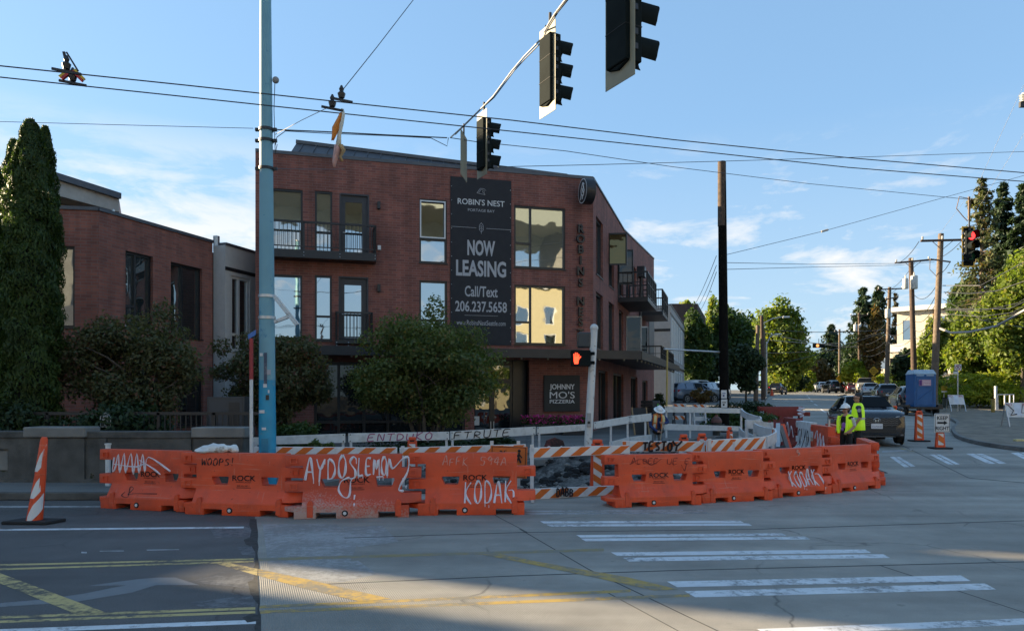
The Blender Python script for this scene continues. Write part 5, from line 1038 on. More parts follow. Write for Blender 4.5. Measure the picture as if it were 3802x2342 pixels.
b = MB(); b.tube([(x, -.013, z) for x, z in ((-.11, .01), (.11, .01), (.12, .235), (0, .325), (-.12, .235), (-.11, .01))], .006, 4); b.text('PET', 0, .215, .07, -.014); b.text('WASTE', 0, .15, .05, -.014); b.text('AREA', 0, .10, .05, -.014); b.lathe([(.025, -.014), (.025, -.011)], 10, (0, 0, .055), 'y'); b.obj('lettering', letterw, o)
MB().tube([(0, .03, -1.2), (0, .03, .1)], .02).obj('post', blackm, o)
q_ = at(838, 1590, 18.2); o = thing('utility_cabinet', 'dark grey metal gate panel box beside the grey wall and teal pole', 'cabinet', (q_.x, 18.2, gz(18.2)), rad(3))
MB().box(-.46, .46, 0, .5, 0, q_.z+.62).obj('body', M('dark_grey_paint', (0.03, 0.032, 0.036), 0.5), o, bevel=0.01); MB().box(-.40, .40, -.012, 0, .4, q_.z+.55).obj('panel', M('dark_grey_panel', (0.038, 0.042, 0.05), 0.5), o); MB().box(.08, .34, -.022, -.012, .9, q_.z+.48).obj('vent', blackm, o)
# ------------------------------------------------------------------ poles
tb = ground(994, 14.6); tpole = thing('street_pole', 'tall teal painted steel pole with bright blue base in front of the brick building', 'pole', tuple(tb))
zt = at(986, -6, 14.6).z-tb.z; top = Vector((gx(986, 14.6)-tb.x, 0, zt)); zb = at(993, 1410, 14.6).z-tb.z
lp = lambda z: top*(z/zt)
MB().tube([lp(zb), lp(zb+2), top], [0.158, 0.146, 0.108], 24).obj('shaft', teal, tpole, smooth=50)
MB().tube([lp(0), lp(zb-0.002)], [0.176, 0.158], 24).obj('base_shaft', blue_pt, tpole, smooth=50)
b = MB(); b.lathe([(0.12, zt), (0.125, zt+.05), (0.06, zt+.09), (0.0, zt+.1)], 20, (top.x, 0, 0)); b.obj('cap', steel, tpole)
for v, r in ((482, .135), (523, .135), (627, .138), (1100, .156), (1180, .157)):
    z = at(990, v, 14.6).z-tb.z; c = lp(z); MB().lathe([(r, z-.03), (r+.012, z-.028), (r+.012, z+.028), (r, z+.03)], 20, (c.x, 0, 0), cap=False).obj('band', steel if v > 1000 else blackm, tpole)
    if v < 1000: MB().box(c.x-r-.08, c.x-r, -.03, .03, z-.03, z+.03).box(c.x+r, c.x+r+.08, -.03, .03, z-.03, z+.03).obj('clamp', blackm, tpole)
z = at(1016, 298, 14.6).z-tb.z; b = MB(); b.ball((.16, 0, z), (.07, .06, .07), 10, 6); b.obj('sensor', M('grey_sensor', (0.22, 0.22, 0.22), 0.5), tpole); MB().tube([(.15, -.02, z-.05), (.135, -.03, z-.6), (.16, -.03, z-1.5), (.2, -.03, z-1.3)], .008, 5).obj('cable', wire_m, tpole)
b = MB(); p1, p2 = at(1016, 1105, 14.5)-tb, at(1098, 1208, 14.3)-tb
for d in (0, .05, .10): b.bar(p1+Vector((d*.6, 0, d*.3)), p2+Vector((d*.6, 0, d*.3)), .022)
b.bar(at(1020, 1195, 14.5)-tb, at(1072, 1175, 14.4)-tb, .05, .06); b.bar(at(1020, 1190, 14.5)-tb, at(1072, 1170, 14.4)-tb, .02); b.obj('bent_bracket', white_steel, tpole)
zl = at(993, 1350, 14.42).z-tb.z; MB().box(-.02, .04, -.172, -.158, zl-.42, zl+.22).obj('worn_sticker', M('worn_dark_sticker', (0.06, 0.08, 0.12), 0.7, dirt=(.3, .3, .32), dscale=5), tpole); MB().box(-.03, .04, -.176, -.164, zl-.47, zl-.40).box(0.06, .09, -.172, -.160, zl-.58, zl-.52).obj('sticker', letterw, tpole)
z = .95; MB().box(-.07, .07, -.185, -.165, z-.14, z+.14).obj('hand_hole_cover', M('teal_cover', (.02, .20, .32), .5), tpole, bevel=.008)
for k_, (dx, zz_, w_, h_, cc) in enumerate(((-.06, 1.62, .05, .03, letterw), (.05, 1.9, .03, .05, blackm), (-.02, 1.28, .04, .025, letterw), (.08, 2.4, .035, .05, greym), (-.07, 2.75, .03, .03, letterw))): MB().box(dx-w_, dx+w_, -.176, -.160, zz_-h_, zz_+h_).obj('sticker', cc, tpole)
MB().lathe([(.178, .0), (.20, .0), (.20, .06), (.178, .08)], 20).obj('base_ring', M('rusty_base', (.10, .06, .04), .8, var=.4), tpole)
p = ground(933, 14.3); pl = thing('marker_post', 'slim white and red marker post with a small blue placard left of the teal pole', 'post', tuple(p)); z1 = at(933, 1408, 14.3).z-p.z; z2 = at(930, 1256, 14.3).z-p.z
MB().tube([(0, 0, 0), (0, 0, z1)], .035, 8).obj('lower_post', white_steel, pl); MB().tube([(0, 0, z1), (0.0, 0, z2)], .04, 8).obj('upper_post', M('red_paint', (0.30, 0.03, 0.03), 0.6), pl); b = MB(); b.hexa([(-.05, -.03, z2-.02), (.09, -.03, z2+.06), (.09, -.01, z2+.06), (-.05, -.01, z2-.02), (-.06, -.03, z2+.07), (.10, -.03, z2+.17), (.10, -.01, z2+.17), (-.06, -.01, z2+.07)]); b.obj('placard', M('blue_placard', (0.05, 0.15, 0.42), 0.5), pl)
# white pedestrian signal pole
pb_ = ground(2178, 17.6); pp = thing('pedestrian_signal_pole', 'white steel pole with a lit red hand signal at the building corner', 'signal pole', tuple(pb_)); ptop = at(2206, 1222, 17.6)-pb_
MB().tube([(0, 0, 0), ptop], [.10, .085], 16).ball(tuple(ptop+Vector((0, 0, .03))), .10, 12, 8).obj('pole', white_steel, pp, smooth=60); MB().lathe([(.16, 0), (.16, .05), (.13, .12), (.12, .5), (.10, .55)], 16).obj('base', M('grey_cast_base', (.22, .22, .22), .7), pp)
c = at(2157, 1330, 17.45)-pb_; hs = .21
MB().box(c.x-.24, c.x+.22, -.28, -.02, c.z-.19, c.z+.19).box(c.x+.20, c.x+.34, -.1, -.04, c.z+.08, c.z+.16).box(c.x+.20, c.x+.34, -.1, -.04, c.z-.14, c.z-.06).obj('signal_housing', sig_blk, pp, bevel=.015)
redg = M('red_led', (0.6, 0.02, 0.01), .5, var=0, emit=(1.0, 0.06, 0.02, 0.9)); b = MB(); hx, hz, y = c.x-.12, c.z, -.292
b.prism([(hx-.05, hz-.14), (hx+.04, hz-.14), (hx+.055, hz-.05), (hx+.06, hz+.03), (hx-.065, hz+.03), (hx-.065, hz-.06)], y, y+.008)
for i, (dx, hh) in enumerate(((-.052, .10), (-.018, .13), (.017, .125), (.050, .09))): b.prism([(hx+dx-.013, hz+.03), (hx+dx+.013, hz+.03), (hx+dx*1.15+.012, hz+hh), (hx+dx*1.15-.012, hz+hh)], y, y+.008)
b.prism([(hx+.05, hz-.08), (hx+.06, hz-.03), (hx+.115, hz+.03), (hx+.095, hz+.045), (hx+.05, hz+.0)], y, y+.008); b.obj('hand_symbol', redg, pp)
c = at(2170, 1258, 17.5)-pb_; MB().box(c.x-.15, c.x+.16, -.05, .28, c.z-.2, c.z+.17).obj('side_housing', M('grey_black_housing', (.03, .035, .04), .4), pp, bevel=.03); c = at(2186, 1560, 17.5)-pb_; MB().box(c.x-.05, c.x+.05, -.14, -.06, c.z-.16, c.z+.18).obj('push_button', M('grey_button_box', (.3, .3, .3), .5), pp, bevel=.01); MB().lathe([(.03, -.15), (.035, -.14)], 10, (c.x, 0, c.z-.05), 'y').obj('button', blackm, pp)
# dark wooden pole by the hydrant
def pole(u, Yv, vtop, r0, r1, mat, label, utop=None, name='utility_pole', group='wooden utility poles along the street', base=None, split=None):
    p = base or ground(u, Yv); z = at(u, vtop, Yv).z-p.z; tx = gx(utop, Yv)-p.x if utop else 0; o = thing(name, label, 'pole', tuple(p), 0, group)
    MB().tube([(0, 0, 0), (tx/2, 0, z/2), (tx, 0, z)], [r0, (r0+r1)/2, r1], 14).obj('shaft', mat, o, smooth=50); return o, z, tx
dp, dz, _ = pole(2690, 28.5, 601, .185, .155, wood, 'tall near-black wooden pole standing right of the brick building by the hydrant', 2680, group=None)
zz = at(2680, 840, 28.5).z-dp.location.z; MB().tube([(-.095, -.0, zz), (-.105, 0, dz)], [.166, .157], 14).obj('bare_wood', M('bare_brown_wood', (.075, .05, .035), .9, var=.35, scale=7), dp, smooth=50)
for v, w, txt in ((1463, 0.22, 0), (1497, .24, 1)): z = at(2672, v, 28.2).z-dp.location.z; MB().box(-.19, -.19+w, -.205, -.19, z-.16, z+.16).obj('notice', white_pl, dp, bevel=.006); MB().box(-.15, -.15+w*.6, -.209, -.205, z+.02, z+.05).box(-.13, -.13+w*.3, -.209, -.205, z-.09, z-.02).obj('notice_print', M('blue_print', (.05, .08, .2), .7) if not txt else ink, dp)
zz = at(2580, 1304, 28).z-dp.location.z; MB().tube([(-.15, 0, zz), (gx(2465, 27)-dp.location.x, -1.5, zz+.02)], .035, 8).obj('mast_arm', steel, dp, smooth=60)
MB().tube([(gx(2478, 27)-dp.location.x, -1.5, zz), (gx(2472, 27)-dp.location.x, -1.6, at(2470, 1585, 27).z-dp.location.z)], .035, 8).obj('yellow_guy_guard', M('dull_yellow_guard', (.38, .28, .08), .6), dp)
# hydrant
hp = ground(2660, 27.0); hy = thing('fire_hydrant', 'dark fire hydrant with a dull red bonnet in front of the black pole', 'hydrant', tuple(hp)); hm = M('hydrant_dark', (.03, .035, .03), .6, var=.3)
MB().lathe([(.20, 0), (.20, .04), (.14, .06), (.135, .52), (.19, .54), (.19, .60)], 16).obj('barrel', hm, hy, smooth=40); MB().lathe([(.20, .60), (.20, .64), (.17, .74), (.09, .82), (.05, .84), (.05, .90)], 16).obj('bonnet', M('hydrant_red', (.13, .05, .035), .6, var=.3), hy, smooth=40)
for s_ in (-1, 1): MB().lathe([(.07, .12*s_), (.07, .24*s_), (.085, .24*s_), (.085, .29*s_)], 12, (0, 0, .46), 'x').obj('nozzle', hm, hy)
MB().lathe([(.09, -.12), (.09, -.22), (.11, -.22), (.11, -.27)], 12, (0, 0, .42), 'y').obj('nozzle', hm, hy)
# ------------------------------------------------------------------ right-hand utility poles with cross arms and transformers
def crossarm(o, z, tx, ua, uc, Y, va, vc, mat, ins=3, br=True):
    L = o.location; a, c = at(ua, va, Y)-L, at(uc, vc, Y)-L; a.y = c.y = -.2; b = MB(); b.bar(a, c, .10, .13)
    if br: m = (a+c)/2; b.bar(m+Vector((-.7, 0, 0)), m+Vector((0, .05, -.6)), .03); b.bar(m+Vector((.7, 0, 0)), m+Vector((0, .05, -.6)), .03)
    ar = b.obj('crossarm', mat, o); b = MB()
    for i in range(ins): p = a.lerp(c, .04+.92*i/max(1, ins-1)); b.lathe([(.03, .06), (.075, .12), (.05, .16), (.085, .20), (.04, .28), (0, .29)], 8, tuple(p))
    b.obj('insulator', M('pale_insulator', (.55, .54, .5), .35), ar)
def transformer(o, u, v, Y, r, h): c = at(u, v, Y)-o.location; MB().lathe([(r*.9, -h/2), (r, -h/2+.05), (r, h/2-.05), (r*.85, h/2), (0, h/2+.05)], 16, (c.x, -.28, c.z)).lathe([(.04, h/2), (.06, h/2+.1), (.03, h/2+.3)], 8, (c.x, -.28, c.z)).obj('transformer', M('pale_transformer', (.50, .50, .47), .5) if 'pale_transformer' not in bpy.data.materials else bpy.data.materials['pale_transformer'], o, smooth=50)
P1, z, tx = pole(3464, 46, 868, .23, .16, wood_l, 'tall weathered pale wooden utility pole right of the blue portable toilet', 3494, base=Vector((gx(3464, 46), 46, gz(46)))); crossarm(P1, z, tx, 3412, 3572, 46, 897, 893, wood_m, 3)
b = MB(); L = P1.location; a, c = at(3445, 965, 46)-L, at(3520, 975, 46)-L; a.y = c.y = -.25; b.bar(a, c, .08); b.tube([tuple(a), tuple(at(3452, 1000, 46)-L), tuple(at(3486, 1035, 46)-L)], .02, 5); b.tube([tuple(c), tuple(at(3510, 1000, 46)-L), tuple(at(3490, 1020, 46)-L)], .02, 5); b.obj('lower_crossarm', wood_l, P1)
P2, z, tx = pole(3397, 60, 958, .24, .18, wood_m, 'dark brown utility pole with two transformers behind the portable toilet', 3382); crossarm(P2, z, tx, 3318, 3448, 60, 978, 966, wood_m, 3); transformer(P2, 3355, 1055, 60, .22, .85); transformer(P2, 3387, 1050, 60, .27, 1.1)
P3, z, tx = pole(3291, 80, 1066, .26, .18, wood_l, 'utility pole with two crossarms in front of the beige apartment block', 3303); crossarm(P3, z, tx, 3255, 3350, 80, 1076, 1072, wood_m, 2); crossarm(P3, z, tx, 3285, 3332, 80, 1112, 1103, wood_l, 2, False); transformer(P3, 3291, 1165, 80, .27, 1.0)
P4, z, tx = pole(3192, 108, 1162, .24, .18, wood_m, 'far dark utility pole with transformers left of the big conifers', 3190); crossarm(P4, z, tx, 3155, 3222, 108, 1172, 1170, wood_m, 2); transformer(P4, 3173, 1217, 108, .27, 1.0); transformer(P4, 3192, 1217, 108, .27, 1.0); transformer(P4, 3210, 1217, 108, .27, 1.0)
P5, z, tx = pole(3117, 138, 1222, .24, .18, wood_l, 'most distant utility pole beside the small far conifers', 3117); crossarm(P5, z, tx, 3096, 3140, 138, 1232, 1230, wood_l, 2)
PL1, z, tx = pole(2834, 66, 1172, .19, .14, wood_m, 'dark brown utility pole at the left kerb of the far street', 2828); PL2, z, tx = pole(2806, 62, 1207, .20, .15, wood_l, 'pale leaning pole stub left of the dark pole on the far left kerb', 2814)
PL3, z, tx = pole(2838, 74, 1228, .16, .13, wood_l, 'slim pale pole right behind the dark pole on the far left kerb', 2836)
def lamp(u, Y, vt, ua, va, label):
    p = ground(u, Y); o = thing('street_lamp', label, 'street lamp', tuple(p), 0, 'grey street lamps'); z = at(u, vt, Y).z-p.z; a = at(ua, va, Y)-p
    MB().tube([(0, 0, 0), (0, 0, z)], [.11, .08], 10).obj('post', steel, o); MB().tube([(0, 0, z-.4), (a.x*.4, 0, z+(a.z-z)*.7), tuple(a)], [.05, .045, .04], 8).obj('arm', steel, o); MB().box(a.x-.05, a.x+.65, -.14, .14, a.z-.08, a.z+.06).obj('lamp_head', white_pl, o, bevel=.04)
lamp(2846, 82, 1268, 2880, 1240, 'grey street lamp post beside the dark pole on the far left kerb'); o = thing('street_lamp', 'upper street lamp head on a long arm in front of the bright left tree', 'street lamp', tuple(ground(2834, 66.4)), 0, 'grey street lamps'); L = o.location; MB().tube([tuple(at(2834, 1200, 66.3)-L), tuple(at(2870, 1182, 66.3)-L), tuple(at(2908, 1176, 66.3)-L)], .04, 8).obj('arm', steel, o); c = at(2912, 1176, 66.3)-L; MB().box(c.x-.1, c.x+.5, -.15, .15, c.z-.08, c.z+.07).obj('lamp_head', white_pl, o, bevel=.03)
# ------------------------------------------------------------------ overhead wires
def wire(label, pts, r, mat=wire_m, sag=0.0, group='overhead wires', name='overhead_wire', cat='wire', n=16):
    a, c = Vector(pts[0]), Vector(pts[-1])
    if len(pts) == 2:
        P = [a.lerp(c, i/n)-Vector((0, 0, sag*4*(i/n)*(1-i/n))) for i in range(n+1)]
    else: P = [Vector(p) for p in pts]
    o = MB().tube([p-a for p in P], r, 5).obj(name, mat); o.location = a; return tag(o, label, cat, group)
wire('upper trolley wire crossing the whole view above the street', [at(-260, 222, 8.5), at(0, 245, 8.8), at(700, 318, 9.5), at(1300, 383, 10.1), at(1901, 447, 10.7), at(2500, 519, 11.4), at(3150, 586, 12.2), at(3900, 650, 13.1)], .0085)
wire('lower trolley wire crossing the whole view above the street', [at(-260, 265, 8.9), at(0, 287, 9.2), at(700, 361, 9.9), at(1300, 425, 10.5), at(1901, 488, 11.1), at(2500, 552, 11.8), at(3150, 622, 12.6), at(3900, 682, 13.5)], .0085)
wire('thin wire from the left edge to the teal pole', [at(-200, 447, 15.5), at(0, 452, 15.2), at(400, 463, 14.9), at(940, 477, 14.6)], .006)
wire('signal span wire from the teal pole to the bull ring', [at(1030, 482, 14.6), at(1200, 489, 14.8), at(1450, 502, 15.2), at(1660, 512, 15.6)], .013); wire('thick signal cable drooping beside the teal pole', [at(1022, 540, 14.55), at(1028, 510, 14.55), at(1060, 487, 14.6), at(1200, 495, 14.8), at(1450, 505, 15.2), at(1600, 513, 15.5), at(1660, 543, 15.6), at(1665, 512, 15.6)], .008)
wire('wire continuing from the bull ring to the red signal', [at(1672, 512, 15.7), at(1770, 527, 16.3), at(2100, 561, 18.5), at(2500, 620, 21.5), at(3000, 682, 25), at(3590, 740, 26), at(3900, 760, 26)], .009)
wire('level wire passing over the black wooden pole', [at(1850, 620, 20), at(2200, 612, 21.5), at(2680, 599, 24), at(3150, 585, 26.5), at(3900, 560, 31)], .010)
wire('guy wire rising from the black pole to the upper right', [at(2700, 945, 28.4), at(3062, 857, 30.5), at(3500, 735, 33), at(3900, 625, 36)], .010)
wire('pair wire from the black pole to the pale right pole, upper', [at(2698, 975, 28.4), at(3000, 981, 36), at(3340, 978, 45), at(3470, 966, 46)], .012); wire('pair wire from the black pole to the pale right pole, lower', [at(2698, 1000, 28.4), at(3000, 992, 36), at(3320, 985, 45), at(3470, 972, 46)], .012)
for i, (v0, u1, v1) in enumerate(((950, 2560, 1160), (985, 2575, 1160), (1010, 2590, 1165))): wire('service wires dropping from the black pole behind the brick building', [at(2660, v0, 28.6), at(u1, v1, 55)], .012, sag=.25)
wire('span guy from the top edge to the trolley hanger', [at(1560, -40, 12), at(1535, 0, 11.8), at(1400, 175, 10.8), at(1268, 340, 9.9)], .006); wire('guy from the teal pole to the trolley hanger', [at(1022, 500, 14.5), at(1120, 447, 12.5), at(1228, 395, 10.2)], .006, cable_l)
wire('faint guy across the brick front left of the banner', [at(1018, 627, 14.6), at(1200, 629, 18), at(1280, 628, 20)], .007)
b = None
for i, (pts, r) in enumerate(((((3900, 620), (3790, 700), (3540, 1070), (3505, 1085)), .03), (((3900, 1010), (3700, 1080), (3600, 1090), (3505, 1085)), .025), (((3900, 1075), (3750, 1145), (3620, 1148), (3500, 1145)), .025), (((3900, 1045), (3780, 1125), (3640, 1155), (3500, 1150)), .02), (((3900, 1085), (3760, 1160), (3640, 1175), (3500, 1165)), .02), (((3900, 1105), (3740, 1175), (3640, 1190), (3500, 1190)), .02), (((3900, 955), (3800, 975), (3640, 1060), (3500, 1060)), .025), (((3900, 1225), (3800, 1215), (3650, 1190), (3500, 1110)), .018))):
    if i == 0: continue
    wire('utility lines draping from the pale right pole to the right edge', [at(u, v, Y) for (u, v), Y in zip(pts, (34, 38, 43, 46))], r)
wire('thick grey cable looping from the pale right pole to the right edge', [at(3900, 1100, 33), at(3802, 1153, 35), at(3700, 1210, 39), at(3600, 1232, 43), at(3530, 1235, 45), at(3480, 1215, 46)], .07, cable_l)
for (a, c) in (((3480, 1055, 46), (3395, 1095, 60)), ((3480, 1085, 46), (3395, 1165, 60)), ((3480, 1115, 46), (3395, 1190, 60)), ((3480, 1150, 46), (3395, 1225, 60)), ((3480, 1190, 46), (3395, 1250, 60)), ((3395, 1150, 60), (3297, 1205, 80)), ((3395, 1190, 60), (3297, 1240, 80)), ((3395, 1250, 60), (3297, 1270, 80)), ((3395, 1295, 60), (3297, 1300, 80)), ((3297, 1195, 80), (3192, 1245, 108)), ((3297, 1230, 80), (3192, 1275, 108)), ((3297, 1260, 80), (3192, 1300, 108)), ((3297, 1290, 80), (3192, 1315, 108)), ((3395, 975, 60), (3303, 1075, 80)), ((3412, 897, 46), (3320, 978, 60)), ((3572, 893, 46), (3445, 966, 60))):
    wire('utility lines strung between the poles on the right side', [at(*a), at(*c)], .022, sag=.6 if a[1] > 1000 else .35)
for (a, c) in (((2840, 1235, 74), (3192, 1290, 108)), ((2840, 1260, 74), (3192, 1270, 108)), ((2840, 1310, 74), (3192, 1280, 108)), ((2850, 1360, 74), (3297, 1225, 80)), ((2830, 1222, 66), (3297, 1222, 80))):
    wire('lines crossing the far street between left and right poles', [at(*a), at(*c)], .028, cable_l if a[1] in (1235, 1260) else wire_m, sag=.3)
for (a, c) in (((3802, 315, 40), (3600, 750, 52)), ((3850, 420, 40), (3640, 760, 52)), ((3600, 720, 50), (3480, 880, 46))): wire('thin high guy lines at the right edge', [at(*a), at(*c)], .008, cable_l)
# trolley wire hangers
def hanger(u, v, Y, L_, label, u2=None, v2=None, Y2=None):
    p = at(u, v, Y); o = thing('wire_hanger', label, 'wire hanger', tuple(p), rad(15), 'trolley wire hangers'); sl = -math.tan(rad(6.1))
    MB().bar((-L_/2, 0, -sl*L_/2), (L_/2, 0, sl*L_/2), .022, .03).obj('clamp_bar', blackm, o); MB().lathe([(.012, .015), (.04, .03), (.055, .09), (.025, .12), (.035, .15), (.012, .2)], 8).obj('insulator', blackm, o); return o
hanger(1268, 372, 9.95, .30, 'upper black trolley wire hanger above the orange rag'); hanger(1234, 404, 10.2, .30, 'lower black trolley wire hanger beside the orange rag')
h1 = hanger(247, 266, 9.1, .33, 'upper arm of the red and yellow hanger on the left trolley wire'); h2 = hanger(270, 309, 9.45, .32, 'red and yellow hanger on the lower left trolley wire')
b = MB(); b.bar((0, 0, .1), (-.03, 0, .24), .03); b.bar((.0, 0, .24), (.13, 0, .02), .02); b.obj('bracket', blackm, h1)
for s_ in (-1, 1):
    b = MB(); b.bar((.01*s_, -.02, .14), (.12*s_, -.02, .03), .05, .03); b.obj('red_guard', M('red_guard', (.42, .03, .03), .5) if 'red_guard' not in bpy.data.materials else bpy.data.materials['red_guard'], h2); b = MB(); b.bar((.03*s_, -.025, .165), (.145*s_, -.025, .05), .035, .028); b.obj('yellow_guard', M('yellow_guard', (.62, .42, .03), .5) if 'yellow_guard' not in bpy.data.materials else bpy.data.materials['yellow_guard'], h2)
# rag on the wire
q_ = at(1268, 410, 10.25); o = thing('rag', 'torn orange and white rag dangling from the lower trolley wire', 'rag', tuple(q_))
def ribbon(prof, mat, nm, seed):
    b = MB(); rnd = random.Random(seed)
    for i, (x, z, w) in enumerate(prof): b.v += [(x-w/2, .03*math.sin(i*2.1), z), (x, -.035+.02*math.cos(i*1.7), z-.01), (x+w/2, .025*math.cos(i*1.3), z)]
    for i in range(len(prof)-1):
        k = i*3; b.f += [[k, k+1, k+4, k+3], [k+1, k+2, k+5, k+4]]; b.m += [0, 0]
    ob_ = b.obj(nm, mat, o, smooth=80); md = ob_.modifiers.new('s', 'SOLIDIFY'); md.thickness = .008; return ob_
ribbon([(.0, -.03, .03), (-.02, -.10, .08), (-.07, -.25, .10), (-.10, -.36, .06), (-.13, -.42, .03)], M('orange_rag', (.60, .20, .03), .8, var=.2), 'orange_strip', 1); ribbon([(.01, .03, .03), (.02, -.05, .06), (.0, -.2, .07), (-.03, -.35, .06), (-.05, -.5, .09)], M('white_rag', (.62, .60, .52), .8), 'white_strip', 2)
ribbon([(-.05, -.48, .10), (-.07, -.6, .11), (-.09, -.72, .07), (-.10, -.8, .04)], M('pink_rag', (.55, .30, .25), .8, var=.3), 'pink_strip', 3); ribbon([(-.02, -.47, .07), (.02, -.56, .08), (-.01, -.66, .04), (.01, -.72, .05)], M('tan_rag', (.42, .26, .11), .8, var=.3), 'tan_strip', 4)
# ------------------------------------------------------------------ hanging traffic signals
def signal(u, v, Y, ang, label, scale=1.0, hang=None, lit=None, yellow=False, plate=True):
    """centre of the middle lens; local -y is the face the drivers see"""
    p = at(u, v, Y); o = thing('traffic_signal', label, 'traffic signal', tuple(p), ang, 'traffic signals hanging over the street'); s = scale
    MB().box(-.17*s, .17*s, 0, .21*s, -.55*s, .55*s).prism([(-.17*s, -.551*s), (.17*s, -.551*s), (.0, -.60*s)], .03*s, .19*s).obj('housing', sig_blk, o, bevel=.012)
    b = MB(); b.box(-.172*s, .172*s, -.002, .214*s, -.19*s, -.182*s).box(-.172*s, .172*s, -.002, .214*s, .182*s, .19*s); b.obj('housing_seam', rubber, o)
    for z in (-.40, -.25, 0.0, .12, .30, .45): MB().box(-.185*s, -.17*s, .06*s, .12*s, z*s-.03*s, z*s+.03*s).obj('hinge', blackm, o)
    if plate:
        fill = lambda i, k: not (i == 1 and k == 1); W2, Z2 = .245*s, .73*s; PY = .148*s
        MB().lattice([-W2, -.172*s, .172*s, W2], [-Z2, -.54*s, .54*s, Z2], fill, lambda z: PY, lambda z: PY+.008).obj('backplate', sig_blk if yellow else plate_y, o)
        if yellow:
            b = MB(); t = .05*s
            for x0, x1, z0, z1 in ((-W2, W2, -Z2, -Z2+t), (-W2, W2, Z2-t, Z2), (-W2, -W2+t, -Z2+t, Z2-t), (W2-t, W2, -Z2+t, Z2-t)): b.box(x0, x1, PY-.006, PY-.001, z0, z1)
            b.obj('plate_border', M('signal_yellow', (.60, .36, .03), .5), o); b = MB()
            for i in range(5): b.box(-.235*s, -.18*s, PY-.008, PY-.001, (.5-.25*i)*s-.05, (.5-.25*i)*s+.03)
            b.obj('plate_slots', white_pl, o)
    for i, z in enumerate((.365*s, 0, -.365*s)):
        vs = MB(); n = 16; r0, r1 = .155*s, .165*s; ln = .30*s
        ring = [(math.cos(-.62+ (2*PI-1.9)*k/n -0.0), math.sin(-.62+(2*PI-1.9)*k/n)) for k in range(n+1)]
        ring = [(math.cos(a), math.sin(a)) for a in [(-40+260*k/n)*PI/180 for k in range(n+1)]]
        for (cx_, cz_) in ring:
            cut = ln*(.72+.28*max(0, cz_)); vs.v += [(cx_*r0, 0, z+cz_*r0), (cx_*r1, -cut, z+cz_*r1), (cx_*(r1-.008), -cut, z+cz_*(r1-.008)), (cx_*(r0-.008), 0, z+cz_*(r0-.008))]
        for k in range(n):
            a = k*4; c = a+4
            for j in range(4): vs.f.append([a+j, c+j, c+(j+1) % 4, a+(j+1) % 4]); vs.m.append(0)
        vs.f += [[0, 1, 2, 3], [4*n+3, 4*n+2, 4*n+1, 4*n]]; vs.m += [0, 0]
        vs.obj('visor', sig_blk, o, smooth=40)
        col = ((.25, .01, .01), (.10, .06, .01), (.01, .06, .03))[i]; nm = ('red_lens', 'amber_lens', 'green_lens')[i]; lit_ = lit == i
        key = nm+('_lit' if lit_ else '')
        m = bpy.data.materials.get(key) or M(key, col, .3, var=0, emit=(1.0, .03, .03, 1.2) if lit_ else None)
        MB().lathe([(.145*s, -.012), (.10*s, -.045*s), (.0, -.055*s)], 16, (0, 0, z), 'y').obj('lens', m, o, smooth=60)
    MB().tube([(0, .1*s, .55*s), (0, .1*s, .66*s), (0, .1*s, .95*s)], [.05, .03, .025], 10).ball((0, .1*s, .70*s), .055, 10, 6).obj('hanger', blackm, o)
    return o
sa = rad(119)
signal(2345, 62, 7.6, sa, 'nearest hanging traffic signal at the top edge, seen from behind'); signal(2062, 268, 12.0, sa, 'middle hanging traffic signal with cream backplate edge, seen from behind'); signal(1812, 540, 16.4, sa, 'farthest of the three span-wire signals, right of the edge-on street sign')
signal(3606, 913, 26.0, rad(5), 'traffic signal with lit red lens and yellow border at the right', lit=0, yellow=True)
p = at(3598, 790, 26); o = MB().tube([(0, 0, 0), (.0, 0, .82)], .04, 8).tube([(.0, 0, .75), (-.35, 0, .82), (-.45, 0, .4), (-.2, 0, .1), (-.05, 0, -.05)], .015, 6).obj('signal_drop_pipe', M('brown_pipe', (.16, .10, .06), .7)); o.location = p-Vector((0, 0, .25)); tag(o, 'short brown drop pipe and cable loop holding the red signal', 'pipe')
wire('signal span wire carrying the three signals from the bull ring to the top edge', [at(1672, 512, 15.7), at(1720, 468, 15.9), at(1785, 405, 16.0), at(1830, 360, 15.2), at(1900, 265, 14.0), at(1945, 212, 13.2), at(2005, 150, 12.4), at(2040, 85, 11.6), at(2062, 50, 11), at(2130, -40, 9.8)], .016, cable_l); wire('signal cable lashed under the span wire', [at(1690, 500, 15.8), at(1790, 402, 16.0), at(1835, 362, 15.2), at(1910, 262, 14.0), at(1950, 218, 13.2), at(2010, 158, 12.4), at(2032, 110, 11.6), at(2072, 45, 11), at(2140, -40, 9.8)], .012); wire('signal cable loop at the middle signal', [at(2010, 160, 12.3), at(2022, 120, 12.1), at(2026, 95, 12.0), at(2035, 105, 12.0), at(2038, 142, 12.0)], .010)
ss = thing('street_sign', 'pale street name sign hanging edge-on left of the farthest signal', 'sign', tuple(at(1722, 575, 16.0)), rad(82)); MB().box(-.32, .32, -.008, .008, -.52, .46).obj('plate', plate_y, ss, bevel=.02); MB().tube([(0, 0, .44), (0, 0, .68)], .02, 6).obj('hanger', blackm, ss)
q_ = at(3800, 390, 30); o = thing('line_insulator', 'ribbed white insulator hanging at the right edge of the sky', 'insulator', tuple(q_)); b = MB(); b.lathe([(.05, .1)]+[(r, .12+.045*i) for i in range(8) for r in ((.16, .09)[i % 2],)]+[(.05, .5)], 12); b.obj('insulator', M('white_porcelain', (.55, .55, .52), .3), o); MB().box(-.16, .12, -.06, .06, -.1, .12).obj('bracket', blackm, o)
o = wire('splice block on the rising guy wire', [at(3050, 860, 30.4), at(3074, 853, 30.5)], .045, cable_l, cat='wire splice', name='wire_splice')
